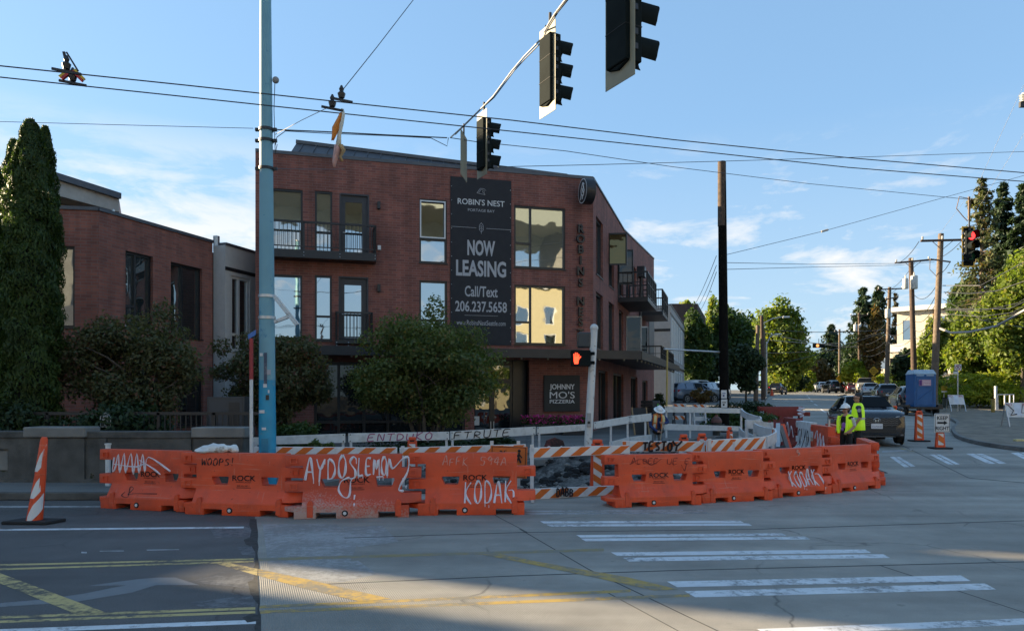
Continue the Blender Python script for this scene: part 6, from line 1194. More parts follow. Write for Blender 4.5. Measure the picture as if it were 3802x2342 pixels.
# far street signal
p = at(3040, 1283, 95); o = thing('traffic_signal', 'tiny hanging signal far down the street', 'traffic signal', tuple(p), 0, None); MB().box(-.8, .8, -.1, .1, -.28, .28).obj('housing', sig_blk, o, bevel=.05); MB().lathe([(.2, -.12), (.2, -.1)], 10, (-.2, 0, 0), 'y').obj('lens', M('amber_glow', (.6, .2, .05), .5, emit=(1, .35, .1, .5)), o); MB().tube([(0, 0, .28), (0, 0, .9)], .04, 6).obj('hanger', blackm, o)
# ------------------------------------------------------------------ people
def skin(name, J, mats, parent, sub=2):
    """J: list of (parent index, xyz, radius, material)"""
    me = bpy.data.meshes.new(name); me.from_pydata([j[1] for j in J], [(j[0], i) for i, j in enumerate(J) if j[0] is not None], [])
    o = bpy.data.objects.new(name+'_src', me); COL.objects.link(o); o.modifiers.new('skin', 'SKIN').use_smooth_shade = True
    for i, v in enumerate(me.skin_vertices[0].data):
        r = J[i][2]; v.radius = r if isinstance(r, tuple) else (r, r); v.use_root = (i == 0)
    m = o.modifiers.new('sub', 'SUBSURF'); m.levels = m.render_levels = sub
    dg = bpy.context.evaluated_depsgraph_get(); dg.update(); ev = o.evaluated_get(dg); em = bpy.data.meshes.new_from_object(ev)
    bpy.data.objects.remove(o); em.name = name; em.materials.clear()
    for mt in mats: em.materials.append(mt)
    segs = [(Vector(J[j[0]][1]), Vector(j[1]), j[3]) for j in J if j[0] is not None]
    for p in em.polygons:
        c = p.center; best = None
        for a, b_, mi in segs:
            d = b_-a; t = max(0, min(1, (c-a).dot(d)/max(1e-9, d.length_squared))); dd = (c-a-d*t).length
            if best is None or dd < best[0]: best = (dd, mi)
        p.material_index = best[1]; p.use_smooth = True
    ob_ = bpy.data.objects.new(name, em); COL.objects.link(ob_); ob_.parent = parent; return ob_
def hand(J, w, wrist, d, side, mi=0, curl=0.5):
    """five fingers on a palm: w wrist index, d pointing direction, side the thumb side"""
    d, side = Vector(d).normalized(), Vector(side).normalized(); n = d.cross(side).normalized(); p = Vector(wrist)+d*.05
    J.append((w, tuple(p), (.034, .020), mi)); pi = len(J)-1
    for k, (off, ln) in enumerate(((.026, .070), (.009, .080), (-.009, .074), (-.026, .058))):
        a = p+d*.045+side*off; J.append((pi, tuple(a), .0095, mi)); a2 = a+(d*(1-curl*.4)+n*curl)*ln*.5; J.append((len(J)-1, tuple(a2), .0088, mi)); J.append((len(J)-1, tuple(a2+(d*(1-curl)+n*curl*1.2)*ln*.5), .0075, mi))
    a = p-d*.01+side*.035; J.append((pi, tuple(a), .011, mi)); J.append((len(J)-1, tuple(a+side*.025+d*.035), .0095, mi))
def body(J0, lean=0.0):
    pass
def make_person(root, legs, arms, hands, head, mats, torso=((0, 0, .95), (0, 0, 1.12), (0, 0, 1.34), (0, 0, 1.47)), fw=Vector((0, -1, 0))):
    # material slots: 0 skin, 1 upper garment, 2 lower garment, 3 shoes, 4 sleeves
    T = [Vector(t) for t in torso]; J = [(None, tuple(T[0]), (.165, .115), 2), (0, tuple(T[1]), (.15, .105), 1), (1, tuple(T[2]), (.175, .115), 1), (2, tuple(T[3]), (.10, .085), 1)]
    H_ = Vector(head[0]); fwd = Vector(head[1]).normalized(); nk = T[3].lerp(H_, .45); up = (H_-T[3]).normalized()
    J.append((3, tuple(nk), .056, 0)); J.append((4, tuple(H_-up*.045+fwd*.012), (.072, .078), 0)); J.append((5, tuple(H_+up*.025), (.080, .094), 0)); J.append((6, tuple(H_+up*.085-fwd*.01), (.066, .078), 0))
    hi = 6; J.append((5, tuple(H_-up*.015+fwd*.098), .016, 0)); sd_ = fwd.cross(up).normalized()
    for s_ in (-1, 1): J.append((hi, tuple(H_+sd_*s_*.085-up*.012-fwd*.012), .016, 0))
    J.append((5, tuple(H_-up*.105+fwd*.060), .030, 0))
    for lg in legs:
        a = 0
        for i, (p, r) in enumerate(lg): J.append((a, p, r, 2 if i < len(lg)-2 else 3)); a = len(J)-1
    for am, hd in zip(arms, hands):
        a = 2
        for i, (p, r) in enumerate(am): J.append((a, p, r, 1 if i == 0 else (4 if i == 1 or len(mats) > 5 else 0))); a = len(J)-1
        hand(J, a, am[-1][0], hd[0], hd[1], 0, hd[2] if len(hd) > 2 else .4)
    return skin('body', J, mats[:5], root)
def shell(rings, n=20):
    """clothing: rings of (z, rx, ry, cx, cy)"""
    b = MB()
    for z, rx, ry, cx, cy in rings:
        for k in range(n): b.v.append((cx+rx*math.cos(2*PI*k/n), cy+ry*math.sin(2*PI*k/n), z))
    for i in range(len(rings)-1):
        for k in range(n): b.f.append([i*n+k, i*n+(k+1) % n, (i+1)*n+(k+1) % n, (i+1)*n+k]); b.m.append(0)
    return b
def solid(o, t=.008):
    m = o.modifiers.new('thickness', 'SOLIDIFY'); m.thickness = t; m.offset = 1; return o
STAND = [[((.10, 0, .86), .095), ((.11, -.02, .48), .068), ((.11, .02, .10), .045), ((.11, -.03, .05), .042), ((.12, -.17, .035), .036)], [((-.10, 0, .86), .095), ((-.11, -.02, .48), .068), ((-.11, .02, .10), .045), ((-.11, -.03, .05), .042), ((-.12, -.17, .035), .036)]]
# officer: back three-quarter, facing left, arms hanging, hand at the pocket
po = ground(3186, 19.6); off = thing('person', 'dark haired person in lime safety vest over navy shirt, facing left beside the dark car', 'person', tuple(po), rad(-112)); off.scale = (1.0, 1.0, 1.05)
make_person(off, STAND, [[((.215, 0, 1.42), .062), ((.255, .04, 1.16), .050), ((.235, -.10, .96), .036)], [((-.215, 0, 1.42), .062), ((-.25, .03, 1.16), .050), ((-.22, -.12, .98), .036)]], [((-.1, -.3, -.9), (0, -1, .2), .35), ((.1, -.3, -.9), (0, -1, .2), .35)], ((.012, -.033, 1.655), (.375, -.927, -.02)), [skin_m, navy, blackc, rubber, navy])
V = shell([(.83, .215, .17, 0, .0), (.96, .205, .165, 0, .0), (1.10, .200, .155, 0, 0), (1.30, .205, .155, 0, 0), (1.42, .190, .135, 0, 0), (1.49, .13, .105, 0, 0), (1.52, .09, .085, 0, -.01)]); solid(V.obj('vest', hivis, off, smooth=60))
for z in (1.13,): solid(shell([(z-.028, .208, .163, 0, 0), (z+.028, .208, .163, 0, 0)]).obj('reflective_band', refl, off))
MB().ball((0, .012, 1.70), (.092, .108, .090), 14, 9).ball((0, .06, 1.63), (.080, .062, .075), 12, 8).obj('hair', hair_m, off, (0, 0, 0), (0, 0, rad(22)), smooth=60)
b = MB(); b.box(-.075, .075, -.150, -.135, 1.640, 1.668).bar((.076, -.14, 1.66), (.088, .0, 1.66), .008).bar((-.076, -.14, 1.66), (-.088, 0, 1.66), .008); b.obj('sunglasses', rubber, off, (0, 0, 0), (0, 0, rad(22)))
for s_ in (-1, 1): MB().lathe([(.05, .0), (.045, .006)], 14, (0, 0, 0), 'x').obj('shoulder_patch', M('pale_patch', (.30, .30, .33), .7) if s_ == -1 else bpy.data.materials['pale_patch'], off, (s_*.285, .01, 1.34))
# person in white hard hat
pw_ = ground(3142, 19.0); wm = thing('person', 'person in white hard hat and sunglasses with open lime vest, in front of the officer', 'person', tuple(pw_), rad(-62)); wm.scale = (.93, .93, .885)
make_person(wm, STAND, [[((.20, 0, 1.41), .058), ((.235, .05, 1.16), .046), ((.20, -.14, 1.0), .034)], [((-.20, 0, 1.41), .058), ((-.24, .02, 1.15), .046), ((-.20, -.17, 1.02), .034)]], [((-.3, -.8, -.4), (0, 0, 1), .5), ((.3, -.8, -.4), (0, 0, 1), .5)], ((0, -.04, 1.655), (0, -1, -.05)), [skin_m, blackc, blackc, rubber, M('white_sleeve', (.5, .5, .52), .8)])
MB().tube([(-.13, -.135, 1.46), (-.15, -.165, 1.3), (-.14, -.175, 1.05), (-.10, -.18, .95)], .04, 8, sq=.5).tube([(.13, -.135, 1.46), (.15, -.165, 1.3), (.14, -.175, 1.05), (.10, -.18, .92)], .04, 8, sq=.5).obj('vest_front', hivis, wm, smooth=60)
b = shell([(1.0, .20, .16, 0, .02), (1.3, .195, .15, 0, .02), (1.44, .175, .12, 0, .02), (1.5, .11, .09, 0, .02)]); n = 20
b.f = [f for f in b.f if not all(-0.12 < b.v[i][0] < 0.12 and b.v[i][1] < 0 for i in f)]; b.m = [0]*len(b.f); solid(b.obj('vest', hivis, wm, smooth=60))
def hardhat(root, c, fwd=-1, full=False, tilt=0.0):
    h = shell([(0, .118, .142, 0, 0), (.04, .114, .135, 0, 0), (.08, .095, .115, 0, 0), (.112, .055, .07, 0, 0), (.122, .01, .012, 0, 0)], 20)
    hb = h.obj('hard_hat', hat_w, root, c, (tilt, 0, 0), smooth=60)
    if full: MB().lathe([(.115, .0), (.185, -.018), (.185, -.010), (.115, .012)], 20, cap=False).obj('brim', hat_w, hb)
    else:
        b = MB(); P = [(.118*math.cos(a), -.142*math.sin(a)) for a in [PI*(.1+.8*k/10) for k in range(11)]]; Q = [(x*1.05, y*1.42) for x, y in P]
        b.v = [(x, y, .004) for x, y in P]+[(x, y, -.012) for x, y in Q]+[(x, y, .012) for x, y in P]+[(x, y, -.004) for x, y in Q]
        for k in range(10): b.f += [[k, k+1, 12+k, 11+k], [22+k, 33+k, 34+k, 23+k], [11+k, 12+k, 34+k, 33+k]]; b.m += [0]*3
        b.obj('brim', hat_w, hb)
    b = MB(); b.tube([(0, -.13, .05), (0, -.07, .118), (0, .0, .132), (0, .07, .118), (0, .13, .05)], .014, 6); b.obj('ridge', hat_w, hb); return hb
hardhat(wm, (0, -.03, 1.695)); b = MB(); b.box(-.07, .07, -.152, -.138, 1.645, 1.672).bar((.07, -.14, 1.662), (.085, 0, 1.662), .008).bar((-.07, -.14, 1.662), (-.085, 0, 1.662), .008); b.obj('sunglasses', rubber, wm); MB().ball((0, .03, 1.63), (.085, .085, .10), 12, 8).obj('hair', hair_m, wm, smooth=60)
MB().ball((.02, -.125, 1.18), (.08, .012, .09), 10, 6).ball((-.04, -.118, 1.06), (.05, .010, .05), 10, 6).obj('shirt_print', M('violet_print', (.25, .08, .40), .8, dirt=(.6, .5, .6), dscale=14), wm)
# bent worker with the shovel
pk = Vector((gx(2438, 23.6), 23.6, gz(23.6)-.36)); wk = thing('person', 'bent worker in white full-brim hard hat, orange vest and blue shirt holding a shovel', 'person', tuple(pk), rad(12))
LG = [[((.11, 0, .88), .10), ((.13, -.03, .50), .07), ((.13, .02, .12), .05), ((.13, -.02, .05), .045), ((.14, -.17, .035), .038)], [((-.11, 0, .88), .10), ((-.15, -.10, .50), .07), ((-.15, -.02, .12), .05), ((-.15, -.06, .05), .045), ((-.16, -.21, .035), .038)]]
make_person(wk, LG, [[((.22, -.07, 1.38), .068), ((.31, -.20, 1.18), .055), ((.09, -.36, 1.17), .04)], [((-.22, -.07, 1.38), .068), ((-.28, -.14, 1.08), .055), ((-.12, -.34, .90), .04)]], [((-1, -.25, .1), (0, -.4, 1), .8), ((.8, -.3, -.1), (0, -.4, 1), .8)], ((0, -.22, 1.56), (0, -.75, -.65)), [skin_m, bluec, jeans, rubber, bluec, 1], torso=((0, 0, .95), (0, -.03, 1.12), (0, -.08, 1.32), (0, -.11, 1.43)))
b = shell([(.98, .20, .165, 0, -.02), (1.12, .20, .16, 0, -.03), (1.30, .205, .155, 0, -.07), (1.40, .19, .14, 0, -.09), (1.46, .12, .11, 0, -.11)]); b.f = [f for f in b.f if not all(-0.09 < b.v[i][0] < 0.09 and b.v[i][1] < -.05 for i in f)]; b.m = [0]*len(b.f); vo = solid(b.obj('vest', hivis_o, wk, smooth=60))
for s_ in (-1, 1): MB().tube([(s_*.12, -.215, 1.42), (s_*.145, -.24, 1.30), (s_*.15, -.225, 1.18)], .045, 8, sq=.4).obj('vest_panel', M('cream_vest_panel', (.68, .58, .28), .6) if s_ == -1 else bpy.data.materials['cream_vest_panel'], wk); MB().tube([(s_*.16, -.20, 1.02), (s_*.155, -.205, 1.14)], .04, 8, sq=.4).obj('vest_panel', refl, wk)
hardhat(wk, (0, -.235, 1.60), full=True, tilt=rad(32)); MB().ball((0, -.12, .90), (.20, .14, .10), 12, 8).obj('tool_pouch', M('dark_pouch', (.02, .018, .016), .9), wk, smooth=60)
sh = thing('shovel', 'pale wooden shovel handle held upright by the bent worker', 'shovel', tuple(pk), rad(12)); MB().tube([(.05, -.40, 1.22), (-.10, -.40, .30)], .017, 8).obj('handle', M('pale_wood', (.40, .34, .25), .7), sh); MB().hexa([(-.22, -.42, .0), (.0, -.42, 0), (0, -.40, 0), (-.22, -.40, 0), (-.21, -.40, .30), (-.0, -.40, .30), (-.0, -.38, .30), (-.21, -.38, .30)]).obj('blade', steel, sh)
# ------------------------------------------------------------------ cars
tyre_m = M('tyre_rubber', (.014, .014, .014), .85, var=.1); rim_m = M('alloy_rim', (.42, .42, .43), .35, .6, var=.05); trim_m = M('black_trim', (.012, .012, .013), .5, var=0); chrome = M('chrome', (.5, .5, .5), .2, .9, var=0)
tail_m = M('tail_light_red', (.35, .012, .012), .25, var=0); head_m = M('headlight_clear', (.45, .46, .48), .15, var=0, coat=.5); lit_m = M('headlight_lit', (.9, .9, .9), .2, var=0, emit=(1, .97, .9, 4)); plate_m = M('licence_plate', (.62, .62, .64), .4, var=0)
STY = {'suv': dict(L=4.55, W=1.86, H=1.66, st=[(-2.27, .30, .84, .89, .80), (-2.20, .24, .93, .98, .84), (-1.95, .22, 1.02, 1.07, .86), (-1.25, .20, 1.09, 1.15, .82), (-1.05, .20, 1.10, 1.17, .78), (-.38, .20, 1.10, 1.60, .64), (.45, .20, 1.07, 1.645, .63), (1.35, .20, 1.10, 1.60, .60), (1.85, .22, 1.14, 1.50, .56), (2.18, .25, 1.10, 1.16, .72), (2.27, .36, .80, .84, .80)], ws=(4, 5), rw=(8, 9), side=(4, 8), wy=(-1.42, 1.33), wr=.355),
       'sedan': dict(L=4.7, W=1.82, H=1.46, st=[(-2.35, .34, .62, .66, .78), (-2.2, .20, .78, .84, .86), (-1.2, .18, .90, .97, .80), (-1.0, .18, .92, 1.0, .76), (-.25, .18, .94, 1.40, .58), (.4, .18, .95, 1.45, .59), (1.0, .18, .97, 1.38, .56), (1.65, .18, 1.0, 1.05, .70), (2.2, .22, .98, 1.04, .76), (2.35, .34, .76, .80, .78)], ws=(3, 4), rw=(6, 7), side=(3, 7), wy=(-1.42, 1.38), wr=.33),
       'pickup': dict(L=5.3, W=1.95, H=1.88, st=[(-2.65, .44, .92, .98, .82), (-2.5, .34, 1.10, 1.18, .86), (-1.35, .32, 1.18, 1.25, .82), (-1.15, .32, 1.20, 1.28, .78), (-.5, .32, 1.22, 1.80, .62), (.2, .32, 1.22, 1.87, .63), (.95, .32, 1.22, 1.82, .62), (1.10, .32, 1.20, 1.24, .84), (2.5, .36, 1.18, 1.22, .84), (2.65, .48, 1.10, 1.14, .84)], ws=(3, 4), rw=(6, 7), side=(3, 7), wy=(-1.7, 1.65), wr=.40)}
def car(style, pos, ang, paint, label, group=None, lit=False, detail=False, plate=None, scale=1.0, gp=None):
    d = STY[style]; o = thing('parked_car' if not lit else 'waiting_car', label, 'car', tuple(pos), ang, group); o.scale = (scale,)*3; W2 = d['W']/2; b = MB(); st = d['st']; n = 0; SEC = []
    for (y, lo, be, ro, wr) in st:
        wb = W2*(.80 if abs(y) > d['L']*.492 else (.93 if abs(y) > d['L']*.45 else 1.0)); R_ = wr/ .93*W2 if wr < .75 else wr*W2*1.12; R_ = min(R_, wb*.97)
        half = [(wb*.90, lo), (wb*.985, lo+.16), (wb, lo+(be-lo)*.55), (wb*.965, be-.03), (wb*.945, be), (R_, ro-.03), (R_*.85, ro), (R_*.4, ro+.018)]; SEC.append((y, half))
        ring = half+[(-x, z) for x, z in half[::-1]]; n = len(ring); b.v += [(x, y, z) for x, z in ring]
    for i in range(len(st)-1):
        for k in range(n-1): b.f.append([i*n+k, i*n+k+1, (i+1)*n+k+1, (i+1)*n+k]); b.m.append(1 if k in (0, n-2) else 0)
        b.f.append([i*n+n-1, i*n, (i+1)*n, (i+1)*n+n-1]); b.m.append(1)
    b.f.append(list(range(n))); b.m.append(0); b.f.append([(len(st)-1)*n+k for k in range(n)][::-1]); b.m.append(0)
    bod = b.obj('body', [paint, trim_m], o, smooth=38)
    def gl(quads, nm):
        g = MB()
        for q_ in quads:
            q_ = [Vector(p) for p in q_]; nn = (q_[1]-q_[0]).cross(q_[3]-q_[0]).normalized(); c = sum(q_, Vector())/4
            if nn.dot(c-Vector((0, 0, .8))) < 0: nn = -nn
            lo_ = [p+nn*.004 for p in q_]; g.hexa([p-nn*.02 for p in q_]+lo_)
        g.obj(nm, glass_car, o)
    i, j = d['ws']; A, B_ = SEC[i], SEC[j]
    def rowq(A, B_, e0=.10, e1=.92):
        pts = []
        for (e, s_) in ((e0, 1), (e0, -1), (e1, -1), (e1, 1)):
            y = A[0]+(B_[0]-A[0])*e; x = (A[1][5][0]+(B_[1][5][0]-A[1][5][0])*e)*.93; z = A[1][7][1]+(B_[1][7][1]-A[1][7][1])*e+.012; pts.append((s_*x, y, z))
        return pts
    gl([rowq(A, B_)], 'windscreen'); A, B_ = SEC[d['rw'][0]], SEC[d['rw'][1]]; gl([rowq(A, B_, .06, .86)], 'rear_window')
    a, c = d['side']; qs = []
    for s_ in (-1, 1):
        for k in range(a, c):
            A, B_ = SEC[k], SEC[k+1]
            def P(S_, t, e): return (s_*(S_[1][4][0]+(S_[1][5][0]-S_[1][4][0])*t), S_[0], S_[1][4][1]+(S_[1][5][1]-S_[1][4][1])*t)
            def mixp(t, e): p, q_ = Vector(P(A, t, e)), Vector(P(B_, t, e)); return p.lerp(q_, e)
            if k == a: qs.append([mixp(.12, .25), mixp(.12, .97), mixp(.88, .97), mixp(.80, .90)])
            elif k == c-1: qs.append([mixp(.12, .03), mixp(.12, .75), mixp(.75, .35), mixp(.88, .03)])
            else: qs.append([mixp(.12, .03), mixp(.12, .97), mixp(.90, .97), mixp(.90, .03)])
        for q1 in qs: gl([q1], 'side_window')
        qs = []
    for y in d['wy']:
        for s_ in (-1, 1):
            r = d['wr']; x = s_*(W2-.10)
            MB().lathe([(r+.05, s_*(W2-.02)), (r+.05, s_*(W2+.006)), (r*.9, s_*(W2+.006))], 20, (0, y, r), 'x').obj('wheel_arch', trim_m, o)
            w = MB().lathe([(r*.62, x-.12), (r*.93, x-.11), (r, x-.08), (r, x+.08), (r*.93, x+.115), (r*.62, x+.125*1.0)] if s_ > 0 else [(r*.62, x-.125), (r*.93, x-.115), (r, x-.08), (r, x+.08), (r*.93, x+.11), (r*.62, x+.12)], 20, (0, y, r), 'x').obj('wheel', tyre_m, o, smooth=40)
            g = MB(); xo = x+s_*.128; g.lathe([(r*.62, xo-.02*s_), (r*.64, xo), (r*.56, xo), (r*.54, xo-.03*s_)], 20, (0, y, r), 'x', cap=False)
            for k in range(5): an = 2*PI*k/5; g.bar((xo-.01*s_, y, r), (xo-.01*s_, y+math.cos(an)*r*.58, r+math.sin(an)*r*.58), .07, .03)
            g.obj('rim', rim_m, w)
    L2 = d['L']/2; be = st[1][2]; ci = d['ws'][0]; rb = st[-2][2]
    for s_ in (-1, 1):
        MB().hexa([(s_*W2*.55, -L2-.012, be-.20), (s_*W2*.88, -L2+.10, be-.18), (s_*W2*.88, -L2+.20, be-.18), (s_*W2*.55, -L2+.1, be-.20), (s_*W2*.55, -L2+.03, be-.06), (s_*W2*.90, -L2+.15, be-.05), (s_*W2*.90, -L2+.25, be-.05), (s_*W2*.55, -L2+.15, be-.06)]).obj('headlight', head_m, o)
        MB().hexa([(s_*W2*.52, L2+.012, rb-.22), (s_*W2*.93, L2-.10, rb-.22), (s_*W2*.93, L2-.25, rb-.22), (s_*W2*.52, L2-.15, rb-.22), (s_*W2*.52, L2-.03, rb-.06), (s_*W2*.965, L2-.14, rb-.05), (s_*W2*.965, L2-.32, rb-.05), (s_*W2*.52, L2-.2, rb-.06)]).obj('tail_light', tail_m, o)
        y = st[ci][0]+.35; MB().ball((s_*(W2+.12), y, st[ci][2]+.06), (.11, .06, .075), 10, 6).bar((s_*(W2-.06), y+.02, st[ci][2]+.02), (s_*(W2+.08), y+.02, st[ci][2]+.04), .05, .03).obj('mirror', paint, o, smooth=50)
    MB().box(-.26, .26, L2-.02, L2+.02, .62, .76).obj('rear_plate', plate_m, o); MB().box(-W2*.8, W2*.8, L2-.06, L2+.018, .38, .52).obj('rear_bumper', trim_m, o)
    MB().box(-W2*.62, W2*.62, -L2-.015, -L2+.06, .38, .60).obj('front_bumper', trim_m, o)
    if not detail: MB().box(-W2*.5, W2*.5, -L2-.01, -L2+.06, be-.26, be-.08).obj('grille', trim_m, o)
    return o
gray_p = M('dark_grey_car_paint', (.016, .020, .028), .25, .2, var=.03, coat=.6); black_p = M('black_car_paint', (.012, .013, .015), .25, .2, var=0, coat=.6); silver_p = M('silver_car_paint', (.34, .36, .38), .3, .5, var=.03, coat=.5); white_p = M('white_car_paint', (.60, .60, .60), .3, var=.03, coat=.5); tan_p = M('champagne_car_paint', (.40, .36, .28), .3, .3, var=.03, coat=.5); red_p = M('dark_red_car_paint', (.12, .02, .02), .3, .2, var=.03, coat=.5); steelb = M('grey_blue_car_paint', (.12, .15, .20), .3, .4, var=.03, coat=.5)
cp = Vector((12.55, 26.0, gz(26.0)-.02)); suv = car('suv', cp, rad(-15.5), gray_p, 'dark grey SUV with one lit headlight waiting behind the two people in vests', lit=True, detail=True); suv.rotation_euler[0] = -math.atan(.028)
b = MB(); b.prism([(-.56, .56), (.56, .56), (.74, .70), (.66, .86), (-.66, .86), (-.74, .70)], -2.30, -2.15); gr = b.obj('grille', trim_m, suv, bevel=.02); b = MB()
for z in (.62, .69, .76, .83):
    for k in range(7): x = -.54+.18*k; b.bar((x-.09, -2.305, z-.02), (x, -2.31, z+.015), .014).bar((x, -2.31, z+.015), (x+.09, -2.305, z-.02), .014)
b.obj('grille_bars', M('dark_chrome', (.13, .13, .14), .3, .7, var=0), gr); b = MB(); b.box(-.05, -.035, -2.325, -2.31, .72, .80).box(.035, .05, -2.325, -2.31, .72, .80).bar((-.045, -2.32, .75), (.045, -2.32, .77), .012).lathe([(.09, -2.322), (.10, -2.315)], 18, (0, 0, .76), 'y', cap=False); b.obj('badge', chrome, gr)
for s_ in (-1, 1):
    MB().hexa([(s_*.70, -2.20, .52), (s_*.86, -2.06, .54), (s_*.86, -2.0, .54), (s_*.70, -2.1, .52), (s_*.66, -2.26, .80), (s_*.88, -2.08, .80), (s_*.88, -2.0, .80), (s_*.66, -2.1, .80)]).obj('lamp_housing', M('smoked_lamp', (.02, .02, .022), .2, var=0, coat=.6) if s_ == -1 else bpy.data.materials['smoked_lamp'], suv, bevel=.015)
    MB().bar((s_*.56, -2.318, .885), (s_*.86, -2.12, .925), .03, .025).obj('running_light', head_m, suv)
MB().prism([(-.50, .36), (.50, .36), (.60, .50), (-.60, .50)], -2.30, -2.2).obj('lower_grille', trim_m, suv, bevel=.01); MB().bar((-.8, -2.22, .30), (.8, -2.22, .30), .05, .05).obj('lip', bpy.data.materials['dark_chrome'], suv)
MB().box(-.17, .17, -2.33, -2.30, .50, .66).obj('front_plate', plate_m, suv); b = MB().text('CLZ2535', 0, .535, .085, -2.333, .002, .9); b.obj('plate_lettering', M('plate_blue', (.05, .07, .18), .5), [c for c in suv.children if c.name.startswith('front_plate')][0])
MB().ball((.77, -2.17, .67), (.07, .06, .06), 10, 6).obj('lit_headlight', lit_m, suv); MB().box(-.56, .56, -2.25, -2.16, .22, .27).obj('skid_plate', M('dark_skid', (.05, .05, .05), .6), suv)
b = MB(); 
for s_ in (-1, 1): b.bar((s_*.60, -.35, 1.665), (s_*.58, 1.6, 1.67), .04, .03)
b.obj('roof_rail', trim_m, suv)
G_ = 'cars parked along the far street'
def cpos(u, Y, dz=0): return Vector((gx(u, Y), Y, gz(Y)+.02+dz))
car('suv', cpos(3375, 47.5), rad(161), black_p, 'black SUV parked just left of the blue portable toilet', G_); car('suv', cpos(3287, 61.5), rad(160), black_p, 'dark hatchback SUV with pale number plate parked behind the waiting dark car', G_); car('sedan', cpos(3232, 76), rad(156), silver_p, 'silver sedan parked between the dark hatchback and the tall pickup', G_, scale=1.08); car('pickup', cpos(3212, 89), rad(156), tan_p, 'tall pale pickup truck catching sunlight, parked behind the silver sedan', G_, scale=1.1)
car('sedan', cpos(3166, 99), rad(158), red_p, 'dark red car parked left of the tall pickup', G_); car('suv', cpos(3092, 107), rad(172), black_p, 'dark SUV with sunlit left edge near the crest of the street', G_, scale=1.12); car('suv', cpos(3052, 118), rad(165), white_p, 'white car half hidden behind the dark SUV on the crest', G_); car('suv', cpos(3034, 130), rad(165), steelb, 'blue grey car at the far end of the row on the crest', G_); car('sedan', cpos(2885, 92), rad(150), black_p, 'dark car on the far left kerb beside a small orange cone', G_)
L_ = 'cars parked left of the black pole'; car('suv', cpos(2570, 61.0), rad(118), steelb, 'grey blue SUV with visible alloy wheel, parked left of the black wooden pole', L_, scale=1.08); car('suv', cpos(2640, 65.5), rad(140), silver_p, 'silver hatchback with red tail light parked against the black pole', L_, scale=1.05); car('suv', cpos(2600, 73), rad(100), white_p, 'white van roof rising behind the grey blue SUV', L_, scale=1.15)
# ------------------------------------------------------------------ portable toilet on its trailer
tp_ = ground(3418, 43); tr = thing('trailer', 'low black trailer carrying the blue portable toilet', 'trailer', tuple(tp_), rad(-8)); MB().box(-1.1, 1.1, -.9, 1.4, .38, .50).obj('deck', blackm, tr); MB().box(-1.25, -.95, -.5, .7, .5, .62).box(.95, 1.25, -.5, .7, .5, .62).obj('mudguard', blackm, tr)
for s_ in (-1, 1): MB().lathe([(.2, s_*1.05-.1), (.30, s_*1.05-.1), (.30, s_*1.05+.1), (.2, s_*1.05+.1)], 16, (0, .0, .30), 'x').obj('wheel', tyre_m, tr)
toi = thing('portable_toilet', 'blue portable toilet with pale grey roof beside the weathered pole', 'portable toilet', tuple(tp_+Vector((0, 0, .505))), rad(-8)); bl = M('blue_plastic', (.006, .095, .27), .5, var=.08); pr = M('pale_roof_plastic', (.34, .44, .52), .5)
MB().box(-.90, .90, -.8, .8, 0, 2.06).obj('body', bl, toi, bevel=.03); b = MB()
for x0, x1, z0, z1 in ((-.74, -.66, .1, 1.95), (.66, .74, .1, 1.95), (-.66, .66, 1.87, 1.95), (-.66, .66, .1, .18), (-.66, .66, 1.22, 1.28)): b.box(x0, x1, -.83, -.80, z0, z1)
b.bar((-.6, -.815, .45), (.6, -.815, 1.15), .05, .02); dr = b.obj('door', M('blue_door', (.007, .085, .24), .5), toi, bevel=.01); MB().hexa([(-.95, -.86, 2.06), (.95, -.86, 2.06), (.95, .86, 2.06), (-.95, .86, 2.06), (-.80, -.6, 2.36), (.80, -.6, 2.36), (.80, .6, 2.36), (-.80, .6, 2.36)]).obj('roof', pr, toi, bevel=.05); MB().box(-.72, -.1, -.82, -.80, 1.96, 2.03).box(.1, .72, -.82, -.80, 1.96, 2.03).obj('vent', pr, toi)
st_ = MB().box(-.52, .46, -.835, -.81, 1.34, 1.72).obj('sticker', M('pink_white_sticker', (.50, .30, .36), .6), toi); MB().box(-.50, -.28, -.84, -.835, 1.36, 1.70).obj('sticker_patch', M('purple_sticker', (.08, .02, .16), .6), st_); b = MB().text('Honey', .10, 1.55, .17, -.838, .003, 1.1).text('Bucket', .10, 1.38, .17, -.838, .003, 1.0); b.obj('sticker_lettering', letterw, st_); toi.scale = (.66, .8, .92); tr.scale = (.80, 1, 1)
